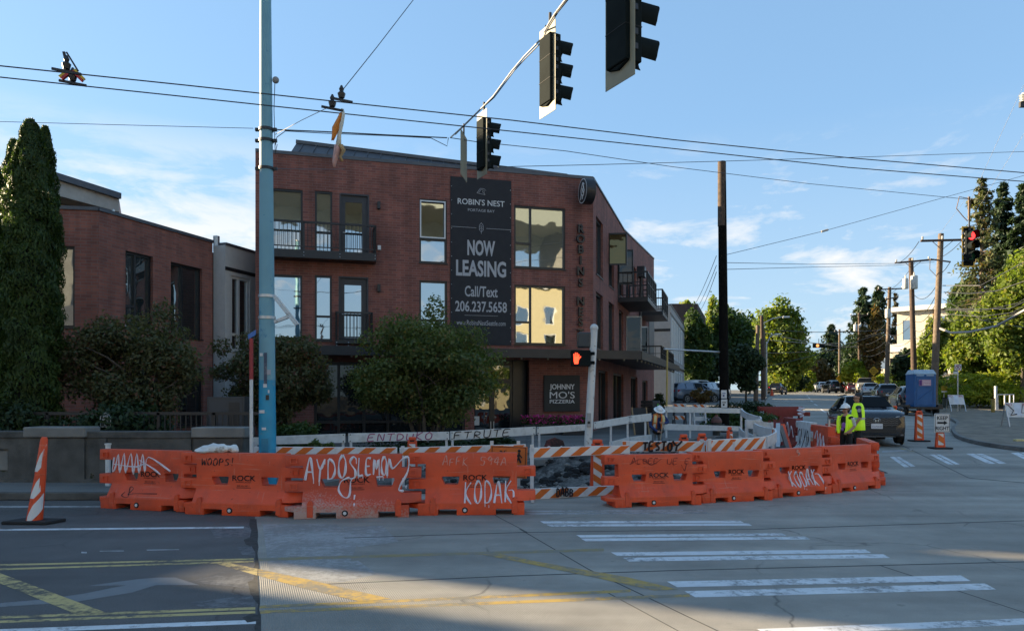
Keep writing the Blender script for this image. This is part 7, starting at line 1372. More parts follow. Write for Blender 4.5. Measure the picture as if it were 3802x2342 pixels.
# ------------------------------------------------------------------ boards, signs and bollards on the right
def aboard(u, Y, w, h, lab, ang=0, heads=('NO', 'ING')):
    p = ground(u, Y)+Vector((0, 0, .13)); o = thing('a_frame_sign', lab, 'sign', tuple(p), ang, 'folding no parking boards'); zb = .42; fr_ = MB().hexa([(-w/2, -.22, zb), (w/2, -.22, zb), (w/2, -.20, zb), (-w/2, -.20, zb), (-w/2, -.02, zb+h), (w/2, -.02, zb+h), (w/2, 0, zb+h), (-w/2, 0, zb+h)]).obj('board', white_pl, o); sl = .2/h
    fn = lambda v: (v[0], -.224+(v[2]-zb)*sl+v[1], v[2]); rp = bpy.data.materials.get('red_print') or M('red_print', (.35, .02, .04), .6); MB().text(heads[0], -w*.35, zb+h*.78, .16, 0, .002, fn=fn).obj('lettering', rp, fr_); MB().text(heads[1], w*.33, zb+h*.78, .16, 0, .002, fn=fn).obj('lettering', rp, fr_)
    b = MB(); b.hexa([fn(v) for v in [(-w*.16, -.004, zb+h*.12), (w*.12, -.004, zb+h*.12), (w*.12, .0, zb+h*.12), (-w*.16, 0, zb+h*.12), (-w*.16, -.004, zb+h*.9), (w*.12, -.004, zb+h*.9), (w*.12, 0, zb+h*.9), (-w*.16, 0, zb+h*.9)]]); b.obj('notice', M('pale_paper', (.55, .60, .68), .7) if 'pale_paper' not in bpy.data.materials else bpy.data.materials['pale_paper'], fr_)
    for s_ in (-1, 1): MB().bar((s_*(w/2-.03), -.33, 0), (s_*(w/2-.03), -.21, zb), .05).bar((s_*(w/2-.03), .3, 0), (s_*(w/2-.03), 0, zb+h), .04).obj('leg', steel, o)
    return o
aboard(3547, 45, .95, .60, 'white no parking A-frame board under the round parking sign', 0); aa = aboard(3775, 31.5, 1.0, .62, 'white no parking A-frame board with black scrawl at the right edge', rad(-6)); graffiti(aa, [[(-.45, 1.0), (-.2, .7), (-.35, .5), (-.1, .55)], [(.2, .95), (.1, .6), (.35, .62)]], ink, .02, lambda z: -.232+(z-.42)*.32, False)
p = ground(3556, 45.2)+Vector((0, 0, .13)); o = thing('parking_sign', 'no parking sign with a struck-out P on a thin steel post', 'sign', tuple(p)); zz = at(3556, 1352, 45.2).z-p.z; MB().tube([(0, 0, 0), (0, 0, zz)], .035, 8).obj('post', steel, o); pl_ = MB().box(-.22, .20, -.05, -.035, zz-.38, zz).obj('plate', white_pl, o, bevel=.004); b = MB(); b.text('P', -.01, zz-.27, .24, -.053); b.obj('lettering', rubber, pl_); b = MB(); c = (-.01, -.056, zz-.19); b.tube([(c[0]+.15*math.cos(a*PI/10), c[1], c[2]+.15*math.sin(a*PI/10)) for a in range(21)], .016, 5).bar((c[0]-.1, c[1], c[2]+.1), (c[0]+.1, c[1], c[2]-.1), .025); b.obj('red_ring', bpy.data.materials['red_print'], pl_); MB().box(-.30, .02, -.05, -.035, zz-.62, zz-.44).obj('arrow_plate', white_pl, o)
def bollard(u, Y, vt, mat, lab, r=.11):
    p = ground(u, Y)+Vector((0, 0, .1)); z = at(u, vt, Y).z-p.z; o = thing('bollard', lab, 'bollard', tuple(p)); MB().tube([(0, 0, 0), (0, 0, z-.05), (0, 0, z)], [r, r, r*.8], 12).obj('post', mat, o, smooth=50); MB().lathe([(r*1.05, z-.02), (r*1.05, z+.02)], 12).obj('cap', wood, o); return o
bollard(3687, 44, 1478, M('faded_yellow_bollard', (.25, .18, .04), .8, var=.3, dirt=(.06, .05, .03), dscale=3), 'short faded yellow bollard left of the white frame'); bo = bollard(3508, 50, 1476, M('dark_green_bollard', (.03, .035, .025), .8), 'dark wooden post behind the no parking board', .16)
p = ground(3506, 50.3); o = thing('small_yellow_sign', 'small faded yellow sign with white strip on a low post behind the no parking board', 'sign', tuple(p)); z = at(3506, 1433, 50.3).z-p.z; MB().tube([(0, .03, 0), (0, .03, z)], .03).obj('post', steel, o); MB().box(-.20, .20, -.01, .01, z-.32, z).obj('plate', M('mustard', (.38, .24, .02), .6), o); MB().box(-.18, .18, -.012, .01, z-.42, z-.33).obj('strip_plate', white_pl, o)
p = ground(3740, 47); o = thing('white_rack', 'white tubular bicycle rack frame on the verge at the right', 'rack', tuple(p+Vector((0, 0, .12)))); b = MB(); hx = .62; b.tube([(-hx, 0, 0), (-hx, 0, 1.0), (hx, .3, 1.0), (hx, .3, 0)], .04, 6).bar((-.1, .1, 0), (-.1, .1, 1.0), .06).bar((.3, .2, 0), (.3, .2, 1.0), .06); b.obj('frame', white_pl, o); MB().bar((-.75, .0, 0), (-.75, 0, 1.55), .12).obj('post', white_pl, o)
def diamond(u, v, Y, s_, lab, lines, plate=None):
    p = ground(u, Y); o = thing('warning_sign', lab, 'sign', tuple(p), 0, 'yellow diamond warning signs'); z = at(u, v, Y).z-p.z; ye = bpy.data.materials.get('warning_yellow') or M('warning_yellow', (.62, .34, .015), .55, var=.05); MB().tube([(0, .03, 0), (0, .03, z)], .04, 8).obj('post', wood_l, o); pl_ = MB().prism([(0, z-s_), (s_, z), (0, z+s_), (-s_, z)], -.02, .0).obj('plate', ye, o)
    b = MB()
    for i, t in enumerate(lines): b.text(t, 0, z+.12-.20*i, .21, -.024)
    if lines: b.obj('lettering', rubber, pl_)
    if plate: q_ = MB().box(-.24, .24, -.02, 0, z-s_-.52, z-s_-.06).obj('speed_plate', ye, o); MB().text(plate, 0, z-s_-.44, .36, -.024).obj('speed_lettering', rubber, q_)
diamond(3244, 1377, 79, .54, 'yellow SPEED BUMPS AHEAD diamond sign with a 15 plate', ('SPEED', 'BUMPS', 'AHEAD'), '15'); diamond(3119, 1405, 104, .62, 'plain yellow diamond sign partly behind the bright green tree', ())
p = ground(3131, 112); o = thing('paper_sign', 'small white sign beside the plain yellow diamond on the crest', 'sign', tuple(p)); z = at(3131, 1420, 112).z-p.z; MB().tube([(0, .03, 0), (0, .03, z)], .04).obj('post', steel, o); MB().box(-.2, .2, -.02, .02, z-.25, z+.3).obj('plate', white_pl, o)
cn = ground(2866, 84); o = thing('traffic_cone', 'tiny orange traffic cone on the far left kerb', 'cone', tuple(cn)); MB().lathe([(.22, .03), (.04, .85), (.03, .87)], 12).obj('cone', orange, o); MB().box(-.28, .28, -.28, .28, 0, .03).obj('base', rubber, o)
# far sawhorse barricades
def sawhorse(u0, u1, v0, v1, Y, lab, kind):
    p = ground((u0+u1)/2, Y); o = thing('sawhorse', lab, 'barricade', tuple(p), 0, 'sawhorse barricades behind the long white rail'); L = o.location; w = gx(u1, Y)-gx(u0, Y); z1 = at(u0, v0, Y).z-p.z
    for i, zt in enumerate((z1, z1-.50)):
        rl = MB().box(-w/2, w/2, -.02, .02, zt-.17, zt).obj('rail', white_st, o)
        if i == 0 or kind: b = MB(); [b.hexa([(x, -.026, zt-.165), (x+.13, -.026, zt-.165), (x+.13, -.02, zt-.165), (x, -.02, zt-.165), (x-.13, -.026, zt-.005), (x, -.026, zt-.005), (x, -.02, zt-.005), (x-.13, -.02, zt-.005)]) for x in [-w/2+.14+.28*k for k in range(int((w-.28)/.28)+1)]]; b.obj('stripe', hazard_o, rl)
    for s_ in (-1, 1): MB().bar((s_*(w/2-.05), -.25, 0), (s_*(w/2-.05), 0, z1-.1), .05).bar((s_*(w/2-.05), .3, 0), (s_*(w/2-.05), 0, z1-.1), .05).obj('leg', blackm if kind else white_pl, o)
sawhorse(2498, 2548, 1499, 1510, 31, 'dark-legged striped sawhorse at the left end of the long white rail', 1); sawhorse(2571, 2622, 1501, 1512, 30, 'white-legged sawhorse with a blank lower rail behind the long white rail', 0)
# ------------------------------------------------------------------ things at the shop front
q_ = ground(2372, 27.3); o = thing('chalkboard', 'black A-frame chalkboard with wooden edge outside the restaurant', 'sign', tuple(q_+Vector((0, 0, .13))), rad(25)); MB().hexa([(-.3, -.2, 0), (.3, -.2, 0), (.3, -.17, 0), (-.3, -.17, 0), (-.3, -.02, 1.0), (.3, -.02, 1.0), (.3, 0, 1.0), (-.3, 0, 1.0)]).obj('board', M('chalkboard', (.015, .015, .016), .7), o); MB().bar((.32, -.2, 0), (.32, 0, 1.02), .05).bar((-.32, -.2, 0), (-.32, 0, 1.02), .05).bar((.3, .3, 0), (.3, .0, 1.0), .05).obj('frame', M('light_wood', (.28, .18, .09), .7), o)
q_ = ground(2450, 31.5); o = thing('planter_box', 'dark slatted planter screen by the restaurant corner', 'planter', tuple(q_+Vector((-.4, 0, .13))), rad(70)); b = MB(); [b.box(-1.0, 1.0, -.25, .25, .04+.14*k, .15+.14*k) for k in range(8)]; b.obj('slats', M('dark_stained_wood', (.018, .016, .016), .8), o)
q_ = ground(2412, 29.0); o = thing('kick_scooter', 'green rental kick scooter standing by the restaurant wall', 'scooter', tuple(q_+Vector((.25, 0, .13))), 0); MB().tube([(0, 0, .1), (.08, 0, 1.1)], .025).obj('stem', M('scooter_green', (.08, .40, .06), .5), o); MB().bar((-.2, 0, 1.1), (.32, 0, 1.12), .03).obj('handlebar', blackm, o); MB().box(-.08, .08, -.05, .9, .10, .14).obj('deck', blackm, o); MB().lathe([(.1, -.02), (.1, .02)], 12, (0, -.05, .1), 'x').obj('wheel', tyre_m, o)
def petals(n, w, d_, h, z0, seed, size):
    b = MB(); rnd = random.Random(seed)
    for _ in range(n):
        c = Vector((rnd.uniform(-w, w), rnd.uniform(-d_, d_), z0+rnd.uniform(0, h))); a, e = Vector([rnd.gauss(0, 1) for _ in range(3)]).normalized()*size, Vector([rnd.gauss(0, 1) for _ in range(3)]).normalized()*size*.7; b.add([c-a, c-e, c+a, c+e], [(0, 1, 2, 3)])
    return b
for u, w, lab in ((2010, .75, 'row of magenta flowers in a dark planter left of the white signal pole'), (2135, .55, 'magenta flowers in a planter under the pizzeria sign')):
    q_ = ground(u, 27.2); o = thing('flower_planter', lab, 'planter', tuple(q_+Vector((0, 0, .12))), rad(15), 'flower planters at the shop front'); MB().box(-w, w, -.2, .2, 0, .40).obj('box', blackm, o, bevel=.02); petals(420, w, .25, .30, .36, int(u), .06).obj('leaves', leaf_mat('planter_leaf', (.03, .06, .015), (.05, .09, .02)) if 'planter_leaf' not in bpy.data.materials else bpy.data.materials['planter_leaf'], o); petals(260, w, .28, .30, .45, int(u)+1, .05).obj('flowers', M('magenta_petals', (.45, .02, .16), .6, var=.2) if 'magenta_petals' not in bpy.data.materials else bpy.data.materials['magenta_petals'], o)
q_ = at(2060, 1650, 19.2); o = thing('graffiti_board', 'round-shouldered black board with white scribbles leaning under the white rail', 'board', tuple(Vector((q_.x, 19.3, gz(19.3)+.1)))); MB().prism([(-.28, 0), (.28, 0), (.30, .3), (.22, .52), (0, .6), (-.22, .52), (-.30, .3)], -.05, .05).obj('board', M('black_red_board', (.03, .015, .015), .7, dirt=(.25, .05, .05), dscale=4), o); graffiti(o, stroke_word('S2S', -.25, .12, .5, .28, 4), spray_w, .014, lambda z: -.05)
# ------------------------------------------------------------------ vegetation
def leaf_mesh(name, pos, nrm, size, asp, mat, parent, rng, droop=0.0):
    n = len(pos); r = rng.normal(size=(n, 3)); t = np.cross(nrm, r); t /= np.linalg.norm(t, axis=1, keepdims=True)+1e-9; s = np.cross(nrm, t)
    t[:, 2] -= droop; L = (size*rng.uniform(.65, 1.35, n))[:, None]; fold = nrm*L*0.22
    v = np.empty((n, 4, 3)); v[:, 0] = pos-t*L; v[:, 1] = pos+s*L*asp+fold; v[:, 2] = pos+t*L; v[:, 3] = pos-s*L*asp+fold
    me = bpy.data.meshes.new(name); me.vertices.add(n*4); me.vertices.foreach_set('co', v.reshape(-1)); me.loops.add(n*4); me.loops.foreach_set('vertex_index', np.arange(n*4)); me.polygons.add(n); me.polygons.foreach_set('loop_start', np.arange(0, n*4, 4)); me.polygons.foreach_set('loop_total', np.full(n, 4)); me.update(calc_edges=True); me.materials.append(mat)
    o = bpy.data.objects.new(name, me); COL.objects.link(o); o.parent = parent; return o
def cloud(clumps, n, rng, shell_=.5, up=.25):
    """clumps: (x,y,z,rx,ry,rz)"""
    C = np.array(clumps, float); w = (C[:, 3]*C[:, 5]); w /= w.sum(); k = rng.choice(len(C), n, p=w); d = rng.normal(size=(n, 3)); d /= np.linalg.norm(d, axis=1, keepdims=True)
    r = (shell_+(1-shell_)*rng.random(n)**.6)*(1+.16*rng.normal(size=n)); pos = C[k, :3]+d*C[k, 3:6]*r[:, None]; nn = d*.7+rng.normal(size=(n, 3))*.6+np.array([0, 0, up]); nn /= np.linalg.norm(nn, axis=1, keepdims=True); return pos, nn
def blob(cx, cz, rx, rz, ry, n, seed, k=.42, cone=0.0, rand=.8):
    rnd = random.Random(seed); out = []
    for i in range(n):
        while True:
            a = [rnd.uniform(-1, 1) for _ in range(3)]
            if sum(q*q for q in a) < 1 and sum(q*q for q in a) > .12: break
        f = 1-cone*(a[2]*.5+.5); s_ = k*rnd.uniform(.65, 1.25)*(.55+.45*f); out.append((cx+a[0]*rx*f*rand, a[1]*ry*f*rand, cz+a[2]*rz*.86, rx*s_, ry*s_, rz*s_*.8))
    return out
def broad(label, u0, u1, v0, v1, Y, n, size, mat, seed, group=None, name='tree', cat='tree', trunk=True, clumps=None, nb=26, depth=None, cone=0.0, base=None, stems=1, k=.40, trunk_r=None, trunk_mat=None, dz=0.0, shell_=.45):
    cu = (u0+u1)/2; p = base or (ground(cu, Y)+Vector((0, 0, bank(gx(cu, Y), Y)+dz))); rng = np.random.default_rng(seed); o = thing(name, label, cat, tuple(p), 0, group)
    rx = (u1-u0)/2*Y/F; zt, zb = at(cu, v0, Y).z-p.z, at(cu, v1, Y).z-p.z; rz = (zt-zb)/2; cz = (zt+zb)/2; ry = depth or rx*.9
    cl = blob(0, cz, rx, rz, ry, nb, seed, k, cone)+(clumps or []); pos, nn = cloud(cl, n, rng, shell_); leaf_mesh('crown', pos, nn, size, .55, mat, o, rng)
    if trunk:
        rnd = random.Random(seed+1); b = MB(); tr = trunk_r or max(.05, rx*.055); top_ = cz+rz*.25
        for s_ in range(stems):
            a = 2*PI*s_/max(1, stems)+.3; off = Vector((math.cos(a), math.sin(a)*.6, 0))*(rx*.10 if stems > 1 else 0); e = Vector((math.cos(a)*rx*.42, math.sin(a)*ry*.35, top_)) if stems > 1 else Vector((rnd.uniform(-.1, .1)*rx, 0, top_))
            pts = [off, off.lerp(e, .35)+Vector((rnd.uniform(-.05, .05)*rx, 0, .0)), off.lerp(e, .7), e]; b.tube(pts, [tr, tr*.8, tr*.5, tr*.15], 8)
            for q_ in range(4 if stems > 1 else 9):
                t = rnd.uniform(.4, .85); st = off.lerp(e, t); an = rnd.uniform(0, 2*PI); b.tube([st, st+Vector((math.cos(an)*rx*.35, math.sin(an)*ry*.35, rz*.25)), st+Vector((math.cos(an)*rx*.65, math.sin(an)*ry*.65, rz*.38))], [tr*.38, tr*.25, tr*.08], 6)
        b.obj('trunk', trunk_mat or bark, o, smooth=60)
    return o
def conifer(label, u, vt, Y, hw, seed, mat, nl=5200, size=.30, group='conifers on the right side', sparse=0.0, vb=None, trunk_mat=None, whorls=26, droop=.35, z0=.12, top=.03):
    p = ground(u, Y)+Vector((0, 0, bank(gx(u, Y), Y))); o = thing('conifer', label, 'tree', tuple(p), 0, group); Hh = at(u, vt, Y).z-p.z; R_ = hw*Y/F; rng = np.random.default_rng(seed); rnd = random.Random(seed); pos = []; nn = []; b = MB(); b.tube([(0, 0, 0), (0, 0, Hh*.6), (0, 0, Hh*.99)], [max(.10, Hh*.014), Hh*.009, .02], 8)
    for i in range(whorls):
        t = (i+.5*rnd.random())/whorls; z = Hh*(z0+(1-z0)*t); rr = R_*((1-t)**.75)*(rnd.uniform(.55, 1.15) if sparse else rnd.uniform(.8, 1.12))+R_*top
        for j in range(rnd.randint(4, 7)):
            if sparse and rnd.random() < sparse: continue
            a = rnd.uniform(0, 2*PI); d = Vector((math.cos(a), math.sin(a), 0)); l_ = rr*rnd.uniform(.6, 1.15); tip = d*l_+Vector((0, 0, z-droop*l_*rnd.uniform(.5, 1.2)+.1*l_)); st = Vector((0, 0, z)); b.tube([st, st.lerp(tip, .5)+Vector((0, 0, .06*l_)), tip], [.05, .03, .01], 4, False)
            m = max(6, int(nl/whorls/5.5)); tt = rng.random(m)**.65; base_ = np.array(st)[None]*(1-tt)[:, None]+np.array(tip)[None]*tt[:, None]; w = .30*l_*(1-tt*.55)+.08; q_ = base_+rng.normal(size=(m, 3))*np.stack([w*.6, w*.6, w*.38], 1); q_[:, 2] -= .10*l_; pos.append(q_); v = rng.normal(size=(m, 3))*.5+np.array([d.x*.5, d.y*.5, .6]); nn.append(v/np.linalg.norm(v, axis=1, keepdims=True))
    leaf_mesh('crown', np.concatenate(pos), np.concatenate(nn), size, .42, mat, o, rng, .35); b.obj('trunk', trunk_mat or bark, o); return o
def cypress(label, u, vt, Y, hw, seed, n, mat):
    p = ground(u, Y)+Vector((0, 0, .12)); o = thing('cypress', label, 'tree', tuple(p), 0, 'columnar evergreens at the left edge'); Hh = at(u, vt, Y).z-p.z; R_ = hw*Y/F; rng = np.random.default_rng(seed); t = rng.random(n)**.9; a = rng.uniform(0, 2*PI, n); prof = np.clip(np.sqrt(np.clip((1-t)*3.4, 0, 1))*(.82+.18*np.sin(t*2.6+.5)), .0, 1)
    lump = 1+.16*np.sin(a*3+t*23+seed)+.12*np.sin(a*5-t*41)+.10*np.sin(t*90+a*2); r = R_*prof*lump*(.62+.42*rng.random(n)**.5)+.03; pos = np.stack([np.cos(a)*r, np.sin(a)*r, t*Hh], 1); nn = np.stack([np.cos(a)*.9, np.sin(a)*.9, np.full(n, .15)], 1)+rng.normal(size=(n, 3))*.5; nn /= np.linalg.norm(nn, axis=1, keepdims=True)
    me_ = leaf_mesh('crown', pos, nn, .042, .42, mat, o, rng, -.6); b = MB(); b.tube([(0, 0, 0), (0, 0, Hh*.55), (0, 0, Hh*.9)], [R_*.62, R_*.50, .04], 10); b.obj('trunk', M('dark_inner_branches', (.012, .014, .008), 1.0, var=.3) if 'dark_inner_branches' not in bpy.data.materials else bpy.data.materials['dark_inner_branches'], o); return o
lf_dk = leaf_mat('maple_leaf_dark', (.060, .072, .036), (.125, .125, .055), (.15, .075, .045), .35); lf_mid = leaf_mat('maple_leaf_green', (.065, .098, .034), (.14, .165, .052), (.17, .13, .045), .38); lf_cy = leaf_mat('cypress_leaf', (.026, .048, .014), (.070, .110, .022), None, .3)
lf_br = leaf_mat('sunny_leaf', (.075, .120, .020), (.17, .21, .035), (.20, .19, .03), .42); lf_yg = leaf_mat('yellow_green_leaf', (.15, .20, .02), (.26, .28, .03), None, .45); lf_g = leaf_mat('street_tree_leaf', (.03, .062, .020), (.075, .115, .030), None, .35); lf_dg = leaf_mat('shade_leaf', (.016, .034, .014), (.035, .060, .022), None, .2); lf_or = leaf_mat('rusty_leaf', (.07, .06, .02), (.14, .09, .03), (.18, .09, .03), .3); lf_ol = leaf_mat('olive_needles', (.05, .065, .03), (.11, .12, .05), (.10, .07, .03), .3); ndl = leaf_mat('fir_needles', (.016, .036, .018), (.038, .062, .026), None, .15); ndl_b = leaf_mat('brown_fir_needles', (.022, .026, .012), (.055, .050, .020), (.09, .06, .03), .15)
cypress('tallest columnar evergreen at the left edge', 112, 447, 17.3, 88, 3, 44000, lf_cy); cypress('slimmer columnar evergreen on the right shoulder of the tallest one', 168, 472, 17.9, 48, 5, 20000, lf_cy); cypress('columnar evergreen between the tallest one and the left frame edge', 52, 520, 18.6, 56, 7, 20000, lf_cy); cypress('columnar evergreen cut by the left frame edge', -30, 610, 17.6, 70, 9, 18000, lf_cy)
G1 = 'small maples in front of the buildings'
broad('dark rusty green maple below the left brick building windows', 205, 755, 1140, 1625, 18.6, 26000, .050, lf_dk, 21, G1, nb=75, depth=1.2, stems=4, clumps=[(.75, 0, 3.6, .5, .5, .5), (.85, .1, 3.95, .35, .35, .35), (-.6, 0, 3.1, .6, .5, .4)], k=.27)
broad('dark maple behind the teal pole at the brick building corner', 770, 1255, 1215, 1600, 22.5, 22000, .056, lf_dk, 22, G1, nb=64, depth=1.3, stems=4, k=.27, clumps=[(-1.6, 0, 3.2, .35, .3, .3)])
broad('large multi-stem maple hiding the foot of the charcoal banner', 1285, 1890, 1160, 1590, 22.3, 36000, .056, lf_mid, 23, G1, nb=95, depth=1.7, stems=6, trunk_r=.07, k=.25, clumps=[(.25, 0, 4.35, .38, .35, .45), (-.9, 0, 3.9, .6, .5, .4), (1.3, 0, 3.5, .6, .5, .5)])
for (u, w, hh, Y, lab) in ((1110, 80, .55, 21.5, 'low green shrub right of the teal pole base'), (1190, 60, .4, 20.8, 'small leafy weed clump behind the blank white rail'), (1760, 90, .45, 21.5, 'low shrub under the big maple near the brick pier'), (60, 120, .7, 16.4, 'dark shrub behind the parapet at the left edge'), (420, 200, .8, 17.0, 'dark ivy shrub behind the parapet wall')):
    broad(lab, u-w, u+w, 0, 10, Y, 1500, .06, lf_g if u > 1000 and u < 1200 else lf_dg, int(u), 'low shrubs near the buildings', 'shrub', 'shrub', False, base=ground(u, Y)+Vector((0, 0, .1))) if False else None
def shrub(u, Y, rx, rz, lab, mat, seed, n=1500, size=.06, group='low shrubs', dz=.1, ry=None):
    p = ground(u, Y)+Vector((0, 0, dz+bank(gx(u, Y), Y))); o = thing('shrub', lab, 'shrub', tuple(p), 0, group); rng = np.random.default_rng(seed); pos, nn = cloud(blob(0, rz*.55, rx, rz*.55, ry or rx*.6, 12, seed, .45), n, rng, .3); pos[:, 2] = np.abs(pos[:, 2]); leaf_mesh('leaves', pos, nn, size, .5, mat, o, rng)
    b = MB(); rnd = random.Random(seed)
    for _ in range(6): b.tube([(0, 0, -.05), (rnd.uniform(-.6, .6)*rx, rnd.uniform(-.3, .3)*rx, rz*.7)], .015, 5)
    b.obj('stems', bark, o); return o
shrub(1110, 21.0, .9, .75, 'low green shrub right of the teal pole base', lf_g, 31, 2600); shrub(1185, 17.2, .35, .75, 'small leafy weed poking over the blank white rail', lf_mid, 32, 260, .09); shrub(1530, 21.4, 2.0, .5, 'dark low planting under the large maple', lf_dg, 33, 2600); shrub(1840, 21.2, .8, .55, 'dark low shrub right of the large maple stems', lf_dg, 36, 1200); shrub(60, 16.6, 1.0, 1.5, 'dark shrub behind the parapet at the left edge', lf_dg, 34, 3000); shrub(430, 17.1, 1.6, 1.45, 'dark ivy mass behind the parapet wall below the maple', lf_dg, 35, 4500, .07)
for i, (u, Y, r, h_) in enumerate(((110, 15.25, .12, .35), (270, 15.2, .10, .45), (345, 15.1, .10, .22), (20, 15.3, .2, .25))): shrub(u, Y, r, h_, ('tall dry weed at the foot of the parapet near the orange post', 'dry weed at the foot of the parapet left of the barriers', 'low weed tuft at the foot of the parapet', 'weed tuft at the parapet foot at the left edge')[i], lf_or if i < 2 else lf_dg, 40+i, 120, .035, 'weeds at the parapet', .13)
shrub(2760, 34, 1.6, 1.0, 'clipped dark hedge left of the dark red barrier', lf_dg, 51, 3500, .07); shrub(2740, 30, 1.5, .75, 'green planting bed right of the black pole', lf_g, 52, 3000, .07); shrub(2600, 56, .85, 1.2, 'rusty shrub in front of the parked grey blue SUV', lf_or, 53, 2600, .09); shrub(2445, 44, .5, 1.0, 'small spiky plant by the grey building', lf_dg, 54, 700, .09)
# street trees left of the far road
G2 = 'trees along the left side of the far street'
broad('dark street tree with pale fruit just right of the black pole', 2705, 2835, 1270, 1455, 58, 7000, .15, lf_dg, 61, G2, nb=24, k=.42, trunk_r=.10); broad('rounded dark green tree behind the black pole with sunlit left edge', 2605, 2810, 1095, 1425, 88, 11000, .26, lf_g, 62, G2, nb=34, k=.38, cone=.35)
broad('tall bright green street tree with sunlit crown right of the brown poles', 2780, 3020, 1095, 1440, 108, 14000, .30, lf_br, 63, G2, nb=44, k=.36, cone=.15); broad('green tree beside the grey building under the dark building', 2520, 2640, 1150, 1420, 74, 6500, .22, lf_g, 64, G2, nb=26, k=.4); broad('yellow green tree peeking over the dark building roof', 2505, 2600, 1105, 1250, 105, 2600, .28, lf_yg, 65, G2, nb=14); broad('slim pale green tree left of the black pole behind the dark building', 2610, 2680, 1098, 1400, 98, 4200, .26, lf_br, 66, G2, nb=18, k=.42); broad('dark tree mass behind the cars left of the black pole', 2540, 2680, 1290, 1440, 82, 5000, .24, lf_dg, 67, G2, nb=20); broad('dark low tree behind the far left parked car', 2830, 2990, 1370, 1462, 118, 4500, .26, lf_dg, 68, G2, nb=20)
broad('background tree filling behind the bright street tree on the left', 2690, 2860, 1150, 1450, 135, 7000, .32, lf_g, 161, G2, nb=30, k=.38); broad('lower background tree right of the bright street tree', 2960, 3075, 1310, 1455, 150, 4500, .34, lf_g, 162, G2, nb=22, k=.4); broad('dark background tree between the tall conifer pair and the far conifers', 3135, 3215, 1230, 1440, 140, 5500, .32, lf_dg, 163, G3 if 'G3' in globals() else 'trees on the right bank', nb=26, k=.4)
shrub(2885, 122, 3.0, 1.6, 'pale sunlit hedge at the far left of the crest', lf_yg, 69, 1500, .22, 'sunlit bushes at the crest'); shrub(2985, 125, 2.0, 3.4, 'yellow green bush at the crest left of the far cars', lf_yg, 70, 1600, .24, 'sunlit bushes at the crest')
# right side
G3 = 'trees on the right bank'
conifer('small dense far conifer rising left of the distant pole', 3088, 1200, 150, 90, 71, ndl, 5200, .34); conifer('far conifer behind the distant pole, right of the small one', 3135, 1280, 145, 70, 72, ndl, 3200, .34)
conifer('tall pair conifer left of the beige building, left one', 3205, 1062, 118, 95, 73, ndl, 6500, .36, droop=.5); conifer('tall pair conifer left of the beige building, right one', 3262, 1060, 122, 92, 74, ndl, 6500, .36, droop=.5); conifer('thin pale conifer directly left of the beige building roof', 3325, 1082, 126, 34, 75, ndl_b, 2200, .34, sparse=.35)
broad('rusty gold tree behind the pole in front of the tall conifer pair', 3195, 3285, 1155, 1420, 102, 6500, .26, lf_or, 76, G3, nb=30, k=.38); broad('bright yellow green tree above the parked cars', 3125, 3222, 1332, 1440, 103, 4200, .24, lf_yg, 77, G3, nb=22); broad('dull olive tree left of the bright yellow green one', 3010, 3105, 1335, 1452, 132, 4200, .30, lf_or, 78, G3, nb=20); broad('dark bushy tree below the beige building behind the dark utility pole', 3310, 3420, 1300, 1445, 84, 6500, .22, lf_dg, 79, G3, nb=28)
broad('sunlit leafy tree between the two right utility poles', 3405, 3545, 1190, 1460, 64, 9500, .18, lf_br, 80, G3, nb=32, k=.38); broad('tall leafy tree rising right of the beige building', 3515, 3665, 1020, 1330, 74, 11000, .20, lf_g, 81, G3, nb=28, k=.38); broad('broad shaded tree behind the no parking sign', 3515, 3725, 1160, 1470, 57, 14000, .16, lf_br, 82, G3, nb=40, k=.36); broad('big sunlit tree at the right edge with drooping boughs', 3650, 3930, 930, 1430, 49, 22000, .15, lf_br, 83, G3, nb=52, k=.34); broad('dark tree filling the gap behind the broad shaded tree', 3560, 3770, 1060, 1400, 68, 11000, .20, lf_dg, 84, G3, nb=34)
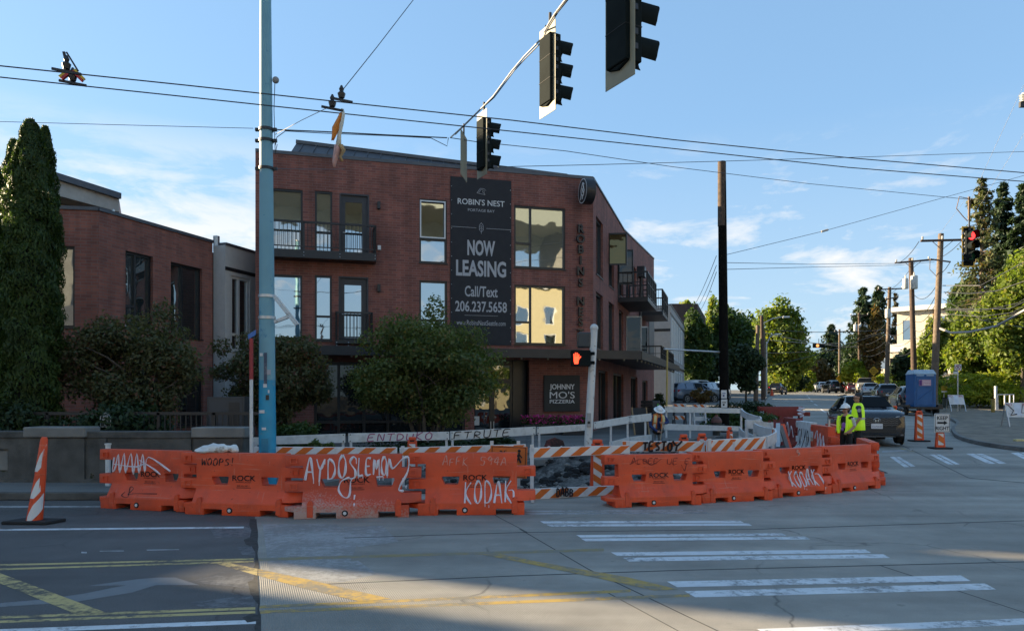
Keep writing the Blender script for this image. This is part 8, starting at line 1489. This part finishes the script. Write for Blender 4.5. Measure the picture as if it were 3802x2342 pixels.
shrub(3640, 50, 3.6, 2.2, 'bright sunlit ivy bank behind the no parking board', lf_yg, 85, 5200, .13, 'sunlit ivy on the bank'); shrub(3740, 52, 3.0, 1.6, 'sunlit ivy behind the white rack at the right edge', lf_yg, 86, 3200, .13, 'sunlit ivy on the bank'); shrub(3560, 55, 2.4, 1.8, 'greener ivy patch behind the dark wooden post', lf_br, 87, 2600, .13, 'sunlit ivy on the bank'); shrub(3355, 84, 3.2, 2.2, 'shrubs behind the parked cars left of the portable toilet', lf_br, 88, 3200, .16, 'shrubs behind the parked cars'); shrub(3290, 92, 2.6, 2.2, 'sunlit shrub behind the dark hatchback', lf_yg, 89, 2200, .18, 'shrubs behind the parked cars')
conifer('tall ragged conifer with thin top behind the red signal', 3645, 655, 62, 105, 91, lf_ol, 5600, .20, sparse=.30, whorls=34, droop=.25, trunk_mat=wood_l, z0=.30, top=.12); conifer('dark tall conifer right of the red signal', 3722, 672, 66, 105, 92, ndl, 10500, .24, whorls=34, droop=.5, z0=.2, top=.04); conifer('dark tall conifer at the right frame edge', 3798, 682, 64, 105, 93, ndl, 10500, .24, whorls=34, droop=.5, z0=.2, top=.04); conifer('dark tall conifer just outside the right frame edge', 3870, 720, 70, 70, 94, ndl, 6000, .26, whorls=30, droop=.5, z0=.2)
broad('distant hillside trees closing the end of the street', 2700, 3500, 1395, 1475, 240, 9000, .55, lf_dg, 95, None, nb=50, depth=8, trunk=False, base=Vector((gx(3100, 240), 240, 2.5)), k=.2)

for x, y, sd_ in ((20, -9, 201), (26, -11, 202), (12, -12, 203), (-2, -12, 204)):
    broad('leafy street tree across the road, mirrored in the shop doors', CX-30, CX+30, 0, 1, 30, 10, .1, lf_g, sd_, 'trees across the street') if False else None
    o = thing('tree', 'leafy street tree across the road, mirrored in the shop doors', 'tree', (x, y, 0), 0, 'trees across the street'); rng = np.random.default_rng(sd_); pos, nn = cloud(blob(0, 3.4, 2.0, 1.7, 2.0, 22, sd_, .4), 2600, rng, .4); leaf_mesh('crown', pos, nn, .13, .55, lf_br, o, rng); MB().tube([(0, 0, 0), (0, 0, 2), (.1, 0, 4)], [.12, .09, .03], 8).obj('trunk', bark, o)
